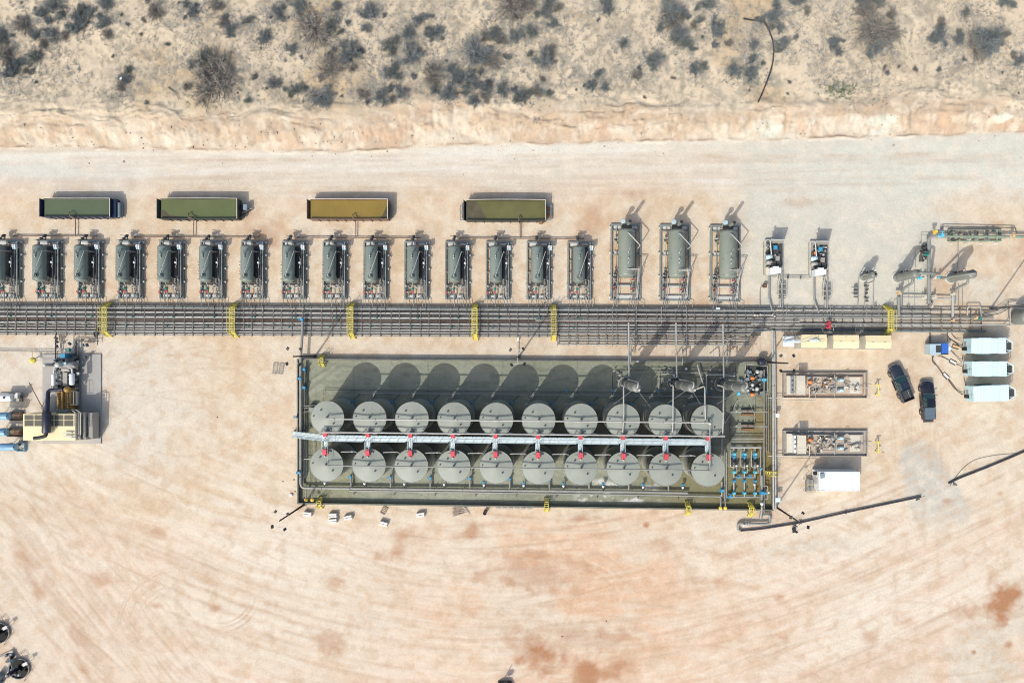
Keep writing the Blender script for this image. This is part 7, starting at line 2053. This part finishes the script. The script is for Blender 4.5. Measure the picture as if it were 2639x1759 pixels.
for j in range(6):
    m = MB(); m.obox(P(2205, 742 + 4.5 * j, .8), (.5, .15, .4)); m.build('valve', 'machine_dark' if j % 2 else 'pipe_grey', t)
for j in range(5):
    m = MB(); m.obox(P(2232 + rs.uniform(-4, 3), 735 + 10 * j, .6), (.3, .25, .4), rs.uniform(0, 2)); m.build('valve', 'machine_dark', t)
m = MB(); m.beam(P(2194, 745, .5), P(2203, 745, .5), .06, .08); m.beam(P(2193, 760.5, .5), P(2203, 761, .5), .06, .08); m.build('bracket', 'white', t)
t, g = scrubber(2312, 715, 5.7, .64, 'left tall scrubber beside the thick upright pipe', 0)
top_ = g + Vector((0, 0, 5.95))
m = MB(); m.tube([g + Vector((0, 0, 5.8)), g + Vector((.1, 0, 6.3)), g + Vector((2.5, -.05, 6.0)), g + Vector((4.4, -.3, 1.5))], .20, 12, .5); m.build('gas_outlet', 'scrubber_paint', t)
m = MB(); m.tube([g + Vector((.2, -.6, 4.0)), g + Vector((.2, -1.2, 3.9)), g + Vector((-.4, -1.9, 2.6)), g + Vector((.1, -2.4, 1.0)), g + Vector((.2, -4.4, .8))], .20, 12, .4); m.build('gas_inlet', 'scrubber_paint', t)
t, g = scrubber(2449, 716, 5.7, .64, 'right tall scrubber beside the thick upright pipe', 0)
m = MB(); m.tube([g + Vector((0, 0, 5.8)), g + Vector((-.1, .0, 6.3)), g + Vector((-1.2, -.1, 5.6)), g + Vector((-2.3, -.2, 1.4))], .20, 12, .5); m.build('gas_outlet', 'scrubber_paint', t)
m = MB(); m.tube([g + Vector((.2, -.6, 4.0)), g + Vector((.2, -1.2, 3.9)), g + Vector((-.5, -1.8, 2.4)), g + Vector((.05, -2.3, 1.0)), g + Vector((.1, -4.0, .8))], .18, 12, .4); m.build('gas_inlet', 'scrubber_paint', t)
t = thing('sales_header', 'thick upright pipe with side branches between the two tall scrubbers', 'pipe', G(2392, 700))
pipe(t, [(2393, 782, .9), (2393, 616, 1.0), (2398, 609, 1.0), (2440, 609, 1.0)], .24, 'pipe_grey', n=12, bend=.5)
pipe(t, [(2397.5, 780, .6), (2397.5, 625, .6)], .10, 'pipe_pale')
pipe(t, [(2316, 765, .8), (2392, 767, .8)], .11, 'pipe_pale'); pipe(t, [(2395, 768, .8), (2456, 770, .8)], .12, 'pipe_pale')
pipe(t, [(2316, 765, .8), (2316, 812, .7)], .23, 'pipe_grey', n=12); pipe(t, [(2455, 762, .8), (2455, 818, .7)], .20, 'pipe_pale', n=12)
pipe(t, [(2375, 714, .9), (2420, 715, .9)], .14, 'pipe_grey')
for (x, y, mt, s_) in ((2315, 756, 'tan_valve', 1.2), (2454, 758, 'cream_pale', 1.1), (2381, 767, 'cream_pale', 1.1), (2406, 767, 'cream_pale', 1.1), (2381, 716, 'cream_pale', 1.0), (2406, 716, 'cream_pale', 1.1), (2369, 717, 'cyan_valve', 1.1), (2420, 715, 'cyan_valve', 1.0), (2386, 656, 'teal_valve', 1.1)):
    valve(t, P(x, y, 1.0), 0, s_, mt)
for k in range(26):
    x, y = rs.uniform(2370, 2392), rs.uniform(630, 672)
    m = MB(); m.obox(P(x, y, rs.uniform(.3, 1.0)), (rs.uniform(.1, .5), rs.uniform(.1, .5), rs.uniform(.2, .6)), rs.uniform(0, 3)); m.build('fitting', rs.choice(['machine_dark', 'machine_dark', 'machine', 'plate_pale', 'pipe_dark']), t)
for k in range(10):
    x, y = rs.uniform(2390, 2402), rs.uniform(775, 790)
    m = MB(); m.obox(P(x, y, rs.uniform(.5, 1.0)), (.3, .3, .4), rs.uniform(0, 3)); m.build('fitting', rs.choice(['machine', 'cream_pale', 'pipe_grey']), t)
for pts in ([(2341, 722, .7), (2342, 780, .6), (2342, 795, .5)], [(2357, 720, .4), (2357, 800, .3)], [(2480, 735, .5), (2481, 800, .4)], [(2470, 735, .4), (2470, 800, .3)], [(2374, 628, .6), (2374, 605, .7), (2400, 604, .7)], [(2370, 640, .5), (2358, 640, .4), (2359, 690, .4)]):
    pipe(t, pts, .04, 'pipe_grey')
for (x, y) in ((2257, 798), (2256, 786), (2341, 790)):
    m = MB(); m.torus(P(x, y, .5), .16, .05, 10, 5); m.build('coupling', 'machine_dark', t)
# meter skid
t = thing('meter_skid', 'long green metering skid with central pipe at the upper right', 'meter skid', G(2510, 607))
a, b_ = G(2441, 623), G(2575, 592)
m = MB(); rectframe(m, a.x, a.y, b_.x, b_.y, .28, .14, .28); m.build('skid_frame', 'meter_green', t)
for x in (2444, 2450, 2468, 2486, 2490, 2499, 2517, 2534, 2541, 2566, 2571):
    m = MB(); m.beam(G(x, 622, .22), G(x, 593, .22), .1, .18); m.build('cross_beam', 'meter_green' if x % 2 else 'plate_pale', t)
pipe(t, [(2430, 609, 1.0), (2660, 610, 1.0)], .20, 'meter_green', n=12)
pipe(t, [(2424, 592, .6), (2430, 583, .6), (2615, 587, .6), (2620, 600, .7)], .07, 'pipe_dark')
pipe(t, [(2440, 591, .7), (2575, 592, .7)], .05, 'pipe_grey')
valve(t, P(2423, 608, 1.1), 0, 1.5, 'cyan_valve'); valve(t, P(2607, 609, 1.1), 0, 1.2, 'tan_valve'); valve(t, P(2408, 598, 1.4), R(90), 1.2, 'amber_cap')
for k in range(24):
    x, y = rs.uniform(2445, 2560), rs.choice((rs.uniform(594, 604), rs.uniform(613, 620)))
    m = MB(); m.obox(P(x, y, rs.uniform(.5, 1.1)), (rs.uniform(.1, .5), rs.uniform(.1, .4), rs.uniform(.2, .5)), rs.uniform(0, 3)); m.build('fitting', rs.choice(['machine_dark', 'meter_green', 'plate_pale', 'pipe_teal', 'machine']), t)
for x in (2450, 2488, 2526, 2565):
    m = MB(); m.obox(G(x, 628, .06), (.5, .25, .1)); m.build('foot', 'white_dirty', t)
collars(t, P(2435, 609, 1.0), P(2600, 610, 1.0), 7, .29, 'meter_green')
pipe(t, [(2469, 624, .5), (2469, 672, .4), (2467, 690, .4)], .05, 'pipe_grey')
# vessel cut by the right edge
t = thing('edge_vessel', 'dark grey round vessel cut off by the right picture edge', 'vessel', G(2612, 818))
g = G(2616, 818)
m = MB(); m.vessel(g + Vector((0, 0, .3)), g + Vector((0, 0, 3.4)), 1.15, 28); m.build('shell', 'scrubber_paint', t)
m = MB(); m.cyl(g + Vector((0, 0, 0)), g + Vector((0, 0, .5)), 1.0, 20); m.build('skirt', 'scrubber_paint', t)
m = MB(); m.beam(g + Vector((-1.9, 1.2, 0)), g + Vector((-1.9, 1.2, 1.6)), .12, .12); m.beam(g + Vector((-1.9, -1.2, 0)), g + Vector((-1.9, -1.2, 1.6)), .12, .12); m.beam(g + Vector((-1.9, 1.3, 1.6)), g + Vector((-1.9, -1.3, 1.6)), .12, .14); m.build('pipe_stand', 'pipe_pale', t)

# ------------------------------------------------------------------ well cellars at the lower left
for k, (x, y) in enumerate(((1, 1628), (52, 1720))):
    t = thing('well_cellar', ('upper', 'lower')[k] + ' round well cellar with a wellhead at the bottom left', 'well', G(x, y), 'round well cellars')
    g = G(x, y)
    m = MB(); m.rev(g, g + Vector((0, 0, 1)), [(0, 1.62), (.30, 1.62), (.30, 1.50), (.02, 1.50)], 36); m.build('cellar_ring', 'machine', t)
    m = MB(); m.cyl(g, g + Vector((0, 0, .03)), 1.5, 36); m.build('cellar_water', 'cellar_water', t)
    m = MB(); m.tube([g + Vector((-.2, -.1, 0)), g + Vector((-.2, -.1, 2.3))], .22, 12, 0)
    for z in (.5, .9, 1.3, 1.7, 2.1):
        m.cyl(g + Vector((-.2, -.1, z)), g + Vector((-.2, -.1, z + .12)), .36, 14)
    m.build('wellhead', 'navy_black', t)
    for j in range(9):
        m = MB(); m.obox(g + Vector((-.2 + rs.uniform(-.7, .7), -.1 + rs.uniform(-.7, .7), rs.uniform(.6, 1.8))), (rs.uniform(.15, .5), rs.uniform(.15, .4), .35), rs.uniform(0, 3)); m.build('valve', rs.choice(['navy_black', 'machine_dark', 'pipe_teal', 'slate_paint']), t)
    for (dx, dy, z) in ((-.3, .35, 2.0), (.1, -.8, 1.4), (-.2, .0, 2.5)):
        m = MB(); m.ball(g + Vector((dx, dy, z)), .11); m.build('gauge', 'white', t)
    m = MB(); m.tube([g + Vector((-.2, .3, 1.2)), g + Vector((-.8, 1.5, .9)), g + Vector((-1.2, 2.6, .5)), g + Vector((-5, .9, .3))], .08, 8, .3); m.build('flow_pipe', 'slate_paint', t)
    m = MB()
    for (dx, dy) in ((1.15, .95), (2.0, 1.35)):
        m.beam(g + Vector((dx, dy, 0)), g + Vector((dx, dy, 1.2)), .05, .05)
    m.obox(g + Vector((1.65, 1.15, 1.2)), (.75, .48, .05), R(27)); m.build('platform', 'plate_pale', t)
    m = MB(); m.beam(g + Vector((-.7, 1.7, .5)), g + Vector((.6, 2.5, .5)), .05, .05); m.beam(g + Vector((.6, 2.5, .5)), g + Vector((1.2, 1.6, .5)), .05, .05); m.beam(g + Vector((1.4, .6, .5)), g + Vector((1.9, -.2, .5)), .05, .05); m.beam(g + Vector((1.9, -.2, .5)), g + Vector((1.0, -1.7, .5)), .05, .05)
    for (dx, dy) in ((.6, 2.5), (1.9, -.2), (1.0, -1.7)):
        m.beam(g + Vector((dx, dy, 0)), g + Vector((dx, dy, .5)), .05, .05)
    m.build('guard_rail', 'pipe_rust', t)
t = thing('valve_stand', 'dark valve stand beside the lower well cellar', 'valve', G(35, 1688))
for k in range(9):
    m = MB(); m.obox(G(34 + rs.uniform(-7, 7), 1690 + rs.uniform(-9, 9), rs.uniform(.2, .9)), (rs.uniform(.2, .6), rs.uniform(.2, .5), .4), rs.uniform(0, 3)); m.build('valve', rs.choice(['navy_black', 'slate_paint', 'machine_dark', 'plate_pale']), t)
b = MB(); b.obox(G(2, 1742, .6), (.9, 1.3, 1.2), R(-30)); b.obox(G(4, 1754, .5), (.8, .5, 1.0), R(-30))
solo(b, 'control_cabinet', 'slate_paint', 'slate cabinet cut off by the bottom left corner', 'cabinet', G(3, 1746))
t = thing('light_tower', 'dark equipment with a mast cut off by the bottom edge', 'light tower', G(1300, 1752))
m = MB(); m.hexa([G(1278, 1772), G(1322, 1772), G(1318, 1752), G(1284, 1752), G(1280, 1770, .9), G(1318, 1770, .9), G(1312, 1755, .9), G(1290, 1755, .9)]); m.build('housing', 'machine_dark', t)
m = MB(); m.beam(G(1292, 1758, .9), G(1296, 1745, 2.6), .12, .12); m.obox(G(1303, 1750, 1.4), (.7, .5, .6), .4); m.build('mast', 'navy_black', t)
# ------------------------------------------------------------------ desert shrubs
def make_shrub(kind, seed):
    """unit shrub: radius 1, height ~.75; branches + fine twig/leaf slivers"""
    rs = random.Random(seed)
    t = thing('desert_shrub', 'x', 'shrub', (0, 0, 0))
    bare = kind == 'bare'
    nb = 80 if bare else 52
    br = MB(); lf = MB()
    lobes = [(rs.uniform(0, 6.28), rs.uniform(.25, .62), rs.uniform(.32, .6)) for _ in range(rs.randint(4, 6))]
    def inside(x, y):
        for a, d, r in lobes:
            if math.hypot(x - d * math.cos(a), y - d * math.sin(a)) < r: return True
        return False
    tips = []
    tries = 0
    while len(tips) < nb and tries < 4000:
        tries += 1
        x, y = rs.uniform(-1.1, 1.1), rs.uniform(-1.1, 1.1)
        if not inside(x, y): continue
        d = math.hypot(x, y)
        tips.append((x, y, max(.12, (.72 if not bare else .62) * math.sqrt(max(0, 1.25 - d * d)) * rs.uniform(.55, 1.05))))
    def strip(p, q, w, mb):
        d = q - p
        n = d.cross(Vector((rs.uniform(-1, 1), rs.uniform(-1, 1), rs.uniform(-.4, .4))))
        if n.length < 1e-5: return
        n = n.normalized() * w
        mb.add([p - n, p + n, q], [(0, 1, 2)])
    for tip in tips:
        e = Vector(tip)
        base = Vector((e.x * .12 + rs.uniform(-.06, .06), e.y * .12 + rs.uniform(-.06, .06), 0))
        midp = base.lerp(e, .5) + Vector((rs.uniform(-.1, .1), rs.uniform(-.1, .1), .08))
        br.tube([base, midp, e], [.018, .012, .004], 3, 0, caps=False)
        for k in range(16 if bare else 12):
            u = rs.uniform(.35, 1.0)
            p = (base.lerp(midp, u * 2) if u < .5 else midp.lerp(e, u * 2 - 1))
            dirv = Vector((e.x + rs.uniform(-.8, .8), e.y + rs.uniform(-.8, .8), rs.uniform(-.1, .7)))
            dirv = dirv.normalized() * rs.uniform(.12, .32)
            strip(p, p + dirv, .011 if bare else .010, br)
            if not bare or rs.random() < .12:
                for j in range(3):
                    c = p + dirv * rs.uniform(.4, 1.15)
                    o_ = Vector((rs.uniform(-1, 1), rs.uniform(-1, 1), rs.uniform(-1, 1))).normalized() * rs.uniform(.025, .06)
                    strip(c - o_, c + o_, rs.uniform(.010, .022), lf)
    br.build('branches', 'twig_brown' if bare else 'twig_grey', t)
    if lf.f:
        lf.build('foliage', {'grey': 'leaf_grey', 'olive': 'leaf_olive', 'bare': 'leaf_olive'}[kind], t)
    return t
PROTO = {k: [make_shrub(k, 100 + 17 * i + 1000 * j) for i in range(n)] for j, (k, n) in enumerate((('grey', 4), ('olive', 3), ('bare', 4)))}
USED = set()
def put_shrub(kind, x, y, rpx, label, group, rs):
    pr = rs.choice(PROTO[kind])
    if pr.name in USED:
        o = copy_tree(pr)
    else:
        o = pr; USED.add(pr.name)
    p = on_terrain(x, y)
    s = 1.08 * rpx / S
    o.location = (p.x, p.y, p.z - .03)
    f = rs.uniform(.85, 1.15)
    o.scale = (s * f, s / f, min(s, .55 + .55 * s) * rs.uniform(.85, 1.15))
    o.rotation_euler = (0, 0, rs.uniform(0, 6.28))
    o['label'], o['group'], o['category'] = label, group, 'shrub'
rs = random.Random(77)
BIG = [('grey', 145, 15, 27), ('grey', 201, 45, 23), ('grey', 206, 77, 28), ('grey', 109, 44, 20), ('grey', 141, 96, 22), ('grey', 8, 92, 18), ('olive', 92, 150, 24), ('grey', 54, 168, 18), ('grey', 34, 199, 26), ('bare', 23, 145, 30), ('bare', 65, 70, 28), ('grey', 268, 65, 20), ('grey', 270, 20, 25), ('bare', 405, 27, 28), ('grey', 493, 34, 20),
       ('bare', 570, 220, 66), ('bare', 540, 235, 44), ('olive', 532, 158, 28), ('grey', 323, 208, 18), ('grey', 677, 99, 26), ('grey', 711, 36, 18), ('grey', 769, 21, 24), ('bare', 811, 84, 58), ('olive', 857, 69, 26), ('grey', 864, 23, 16), ('grey', 891, 145, 26), ('bare', 845, 180, 40), ('grey', 708, 214, 20), ('olive', 769, 235, 23), ('grey', 830, 252, 42), ('grey', 597, 73, 20), ('bare', 559, 23, 24), ('olive', 640, 60, 18),
       ('grey', 950, 50, 32), ('grey', 1084, 57, 22), ('grey', 1126, 86, 18), ('olive', 999, 122, 19), ('grey', 1053, 92, 22), ('grey', 911, 142, 26), ('grey', 1057, 153, 36), ('grey', 1001, 191, 22), ('grey', 986, 249, 26), ('grey', 1034, 245, 22), ('bare', 938, 245, 20), ('olive', 1273, 82, 22), ('grey', 1233, 142, 48), ('bare', 1262, 165, 34), ('grey', 1325, 96, 24), ('olive', 1365, 92, 22), ('bare', 1313, 18, 52), ('bare', 1345, 10, 34), ('grey', 1397, 161, 34), ('grey', 1422, 67, 16), ('olive', 1413, 19, 18),
       ('grey', 1206, 210, 28), ('grey', 1160, 245, 34), ('bare', 1114, 199, 34), ('grey', 1164, 180, 18), ('grey', 1254, 233, 20), ('grey', 1294, 230, 22), ('grey', 1225, 264, 20), ('grey', 1340, 245, 16), ('bare', 1382, 237, 20), ('olive', 1604, 115, 14), ('grey', 1543, 195, 15), ('grey', 1527, 222, 18), ('grey', 1719, 34, 40), ('bare', 1735, 60, 30), ('grey', 1753, 88, 34), ('olive', 1761, 115, 20), ('grey', 1677, 153, 28), ('bare', 1636, 195, 17), ('grey', 1791, 180, 20), ('grey', 1558, 11, 20),
       ('grey', 1836, 84, 32), ('grey', 1992, 50, 28), ('grey', 2046, 15, 22), ('grey', 1820, 12, 24), ('grey', 2015, 118, 22), ('grey', 2141, 118, 22), ('bare', 2252, 80, 58), ('bare', 2229, 38, 32), ('grey', 2256, 118, 34), ('bare', 2285, 92, 34), ('grey', 2405, 106, 22), ('grey', 2420, 82, 16), ('grey', 2464, 107, 18), ('grey', 2535, 118, 42), ('bare', 2510, 128, 34), ('grey', 2560, 100, 24), ('grey', 2626, 157, 18), ('grey', 2588, 2, 20), ('grey', 1893, 180, 26), ('grey', 1939, 118, 15), ('grey', 1939, 196, 25), ('grey', 1940, 160, 17), ('olive', 2256, 4, 25), ('olive', 2485, 34, 14)]
# name every large shrub by the thing it stands in line with and its rank from the road
cols = [(0, 330, 'above the first open tank'), (330, 720, 'above the second open tank'), (720, 900, 'above the third open tank'), (900, 1120, 'above the tenth separator'), (1120, 1290, 'left above the fourth tank'), (1290, 1480, 'right above the fourth tank'), (1480, 1690, 'above the left treater'), (1690, 1815, 'above the middle treater'), (1815, 1930, 'above the right treater'), (1930, 2080, 'beside the curved hose'), (2080, 2350, 'above the smallest scrubber'), (2350, 2640, 'above the green meter skid')]
NTH = ['nearest the road', 'second nearest the road', 'third nearest the road', 'fourth nearest the road'] + ['%s from the road' % w for w in ORD[4:]] + ['%dth from the road' % n for n in range(16, 40)]
for lo, hi, where in cols:
    grp = sorted([b_ for b_ in BIG if lo <= b_[1] < hi], key=lambda b_: -b_[2])
    for k, (kd, x, y, r) in enumerate(grp):
        desc = {'grey': 'blue-grey', 'olive': 'olive-grey', 'bare': 'bare brown'}[kd]
        put_shrub(kd, x, y, r, 'large %s shrub %s, %s' % (desc, where, NTH[k]), 'large desert shrubs', rs)
n_small, tries, small = 0, 0, []
placed = [(b_[1], b_[2], b_[3]) for b_ in BIG]
while n_small < 185 and tries < 9000:
    tries += 1
    near = rs.random() < .62
    if near:
        b0 = rs.choice(BIG)
        if b0[3] < 16: continue
        an = rs.uniform(0, 6.28)
        x, y = b0[1] + math.cos(an) * b0[3] * rs.uniform(.9, 1.7), b0[2] + math.sin(an) * b0[3] * rs.uniform(.8, 1.4)
        r = rs.choice((8, 10, 12, 14, 16, 18))
        if not (0 < x < 2639 and 0 < y < 266): continue
    else:
        x, y = rs.uniform(0, 2639), rs.uniform(0, 268)
        if fbm(np.array([x / 160.0]), np.array([y / 160.0]), 3, 301)[0] < .42: continue
        r = rs.choice((4, 5, 6, 7, 9))
    if any(math.hypot(x - a_, y - b_) < c_ * .35 + r * .5 for a_, b_, c_ in placed): continue
    p = on_terrain(x, y)
    i, j = int(np.searchsorted(gy, p.y)), int(np.searchsorted(gx, p.x))
    if up[min(i, NY - 1), min(j, NX - 1)] < 1.25: continue
    placed.append((x, y, r)); n_small += 1
    kd = rs.choice(('grey', 'grey', 'olive', 'bare'))
    small.append((kd, x, y, r))
for lo, hi, where in cols:
    for kd in ('grey', 'olive', 'bare'):
        grp = sorted([b_ for b_ in small if lo <= b_[1] < hi and b_[0] == kd], key=lambda b_: -b_[2])
        for k, (kd, x, y, r) in enumerate(grp):
            put_shrub(kd, x, y, r, 'small %s shrub %s, %s' % ({'grey': 'blue-grey', 'olive': 'olive-grey', 'bare': 'bare brown'}[kd], where, NTH[k]), 'small scattered shrubs', rs)
for lst in PROTO.values():
    for o in lst:
        if o.name not in USED:
            for ch in list(o.children): bpy.data.objects.remove(ch)
            bpy.data.objects.remove(o)

# ------------------------------------------------------------------ grass tufts, litter, weeds, stones (stuff)
def scatter(name, mt, label, cat, n, pick, size, blades, seed, lo=.5, hi=1.2, tall=.6):
    rg = np.random.default_rng(seed)
    V, F = [], []
    k = 0
    for _ in range(n * 12):
        if k >= n: break
        q = pick(rg)
        if q is None: continue
        p = on_terrain(*q)
        s = size * rg.uniform(lo, hi)
        for b in range(blades):
            a = rg.uniform(0, 6.283); r0 = rg.uniform(0, .5) * s
            c = np.array((p.x + r0 * math.cos(a), p.y + r0 * math.sin(a), p.z))
            a2 = a + rg.uniform(-.9, .9); L_ = rg.uniform(.5, 1.0) * s
            e = c + np.array((math.cos(a2) * L_, math.sin(a2) * L_, tall * L_ * rg.uniform(.3, 1)))
            w = np.array((-math.sin(a2), math.cos(a2), rg.uniform(-.5, .5))) * .09 * L_
            i0 = len(V)
            V += [tuple(c - w), tuple(c + w), tuple(e)]; F.append((i0, i0 + 1, i0 + 2))
        k += 1
    me = bpy.data.meshes.new(name)
    me.from_pydata(V, [], F)
    me.materials.append(M[mt])
    o = bpy.data.objects.new(name, me)
    COL.objects.link(o)
    return tag(o, label, cat, kind='stuff')
DEN = lambda x, y, sd, f: float(fbm(np.array([x / f]), np.array([y / f]), 4, sd)[0])
def p_dry(rg):
    x, y = rg.uniform(-20, 2660), rg.uniform(-20, 300)
    return (x, y) if DEN(x, y, 311, 90.0) > .5 + max(0, y - 230) * .004 else None
def p_grey(rg):
    if rg.random() < .5:
        b0 = BIG[rg.integers(len(BIG))]
        x, y = b0[1] + rg.normal(0, 1.1) * b0[3], b0[2] + rg.normal(0, .9) * b0[3]
        return (x, y) if y < 272 else None
    x, y = rg.uniform(-20, 2660), rg.uniform(-20, 270)
    return (x, y) if DEN(x, y, 313, 70.0) > .53 + max(0, y - 190) * .004 else None
def p_weed(rg):
    x, y = rg.normal(2166, 24), rg.normal(234, 11)
    return (x, y)
def p_green(rg):
    c = [(60, 245), (310, 265), (520, 262), (1375, 270), (1395, 310), (1950, 212), (2240, 262), (280, 240), (630, 250), (2125, 195)]
    i = rg.integers(len(c))
    return (c[i][0] + rg.normal(0, 26), c[i][1] + rg.normal(0, 8))
scatter('dry_grass', 'grass_dry', 'dry straw-coloured grass and litter over the sandy rise', 'grass', 7000, p_dry, .40, 8, 5)
scatter('grey_brush', 'grass_grey', 'low grey brush and twigs between the shrubs', 'brush', 8500, p_grey, .44, 10, 6)
scatter('green_weeds', 'leaf_green', 'patch of bright green weeds above the bank', 'weeds', 150, p_weed, .34, 12, 7)
scatter('sparse_weeds', 'leaf_olive', 'sparse low weeds near the top of the bank', 'weeds', 220, p_green, .28, 12, 8)
rg = np.random.default_rng(9)
mb = MB()
for k in range(260):
    x = rg.uniform(-20, 2660)
    yb = float(np.interp(x, [-200, 100, 400, 700, 900, 1100, 1300, 1700, 1900, 2300, 2700], [372, 378, 384, 389, 389, 378, 371, 364, 360, 351, 338]))
    y = yb + rg.normal(-28, 30)
    if rg.random() < .06: y = rg.uniform(380, 520)
    p = on_terrain(x, y)
    s = abs(rg.normal(0, .07)) + .04
    pts = [Vector((p.x + s * math.cos(a) * rg.uniform(.7, 1.2), p.y + s * math.sin(a) * rg.uniform(.7, 1.2), p.z - .03)) for a in np.linspace(0, 6.28, 6)[:5]]
    top = [q.lerp(Vector((p.x, p.y, p.z)), .35) + Vector((0, 0, s * rg.uniform(.5, 1.0))) for q in pts]
    mb.add(pts + top, [(5, 6, 7, 8, 9)] + [(i, (i + 1) % 5, 5 + (i + 1) % 5, 5 + i) for i in range(5)])
o = mb.build('loose_stones', 'rock')
tag(o, 'loose stones and clods on the bank and road edge', 'stones', kind='stuff')
# fallen dead branches on the bank top
for k, (x, y, a, l) in enumerate(((300, 258, 12, 5.0), (530, 278, -70, 2.4), (450, 243, -45, 2.6))):
    p = on_terrain(x, y)
    b = MB()
    d = Vector((math.cos(R(a)), math.sin(R(a)), 0))
    b.tube([p + Vector((0, 0, .15)) - d * l / 2, p + Vector((.1, .15, .3)), p + Vector((0, 0, .2)) + d * l / 2], [.09, .07, .02], 6, 0)
    for j in range(14):
        f = rs.uniform(-.3, .5); q = p + d * l * f + Vector((0, 0, .2))
        b.tube([q, q + (d.cross(Vector((0, 0, rs.choice((-1, 1))))) + d * rs.uniform(.2, 1)) * rs.uniform(.3, .7) + Vector((0, 0, rs.uniform(0, .3)))], [.025, .006], 4, 0)
    solo(b, 'dead_branch', 'twig_brown', ['long fallen dead branch on the bank above the first open tank', 'dead trunk at the foot of the largest bare shrub', 'short dead branch left of the largest bare shrub'][k], 'branch', p)
p = on_terrain(322, 210)
b = MB(); b.obox(p + Vector((0, 0, 1.0)), (.28, .22, .1), .6); b.obox(p + Vector((.1, .1, 1.05)), (.14, .2, .06), 1.2)
solo(b, 'litter_scrap', 'white', 'scrap of white litter caught in a shrub at left', 'litter', p)
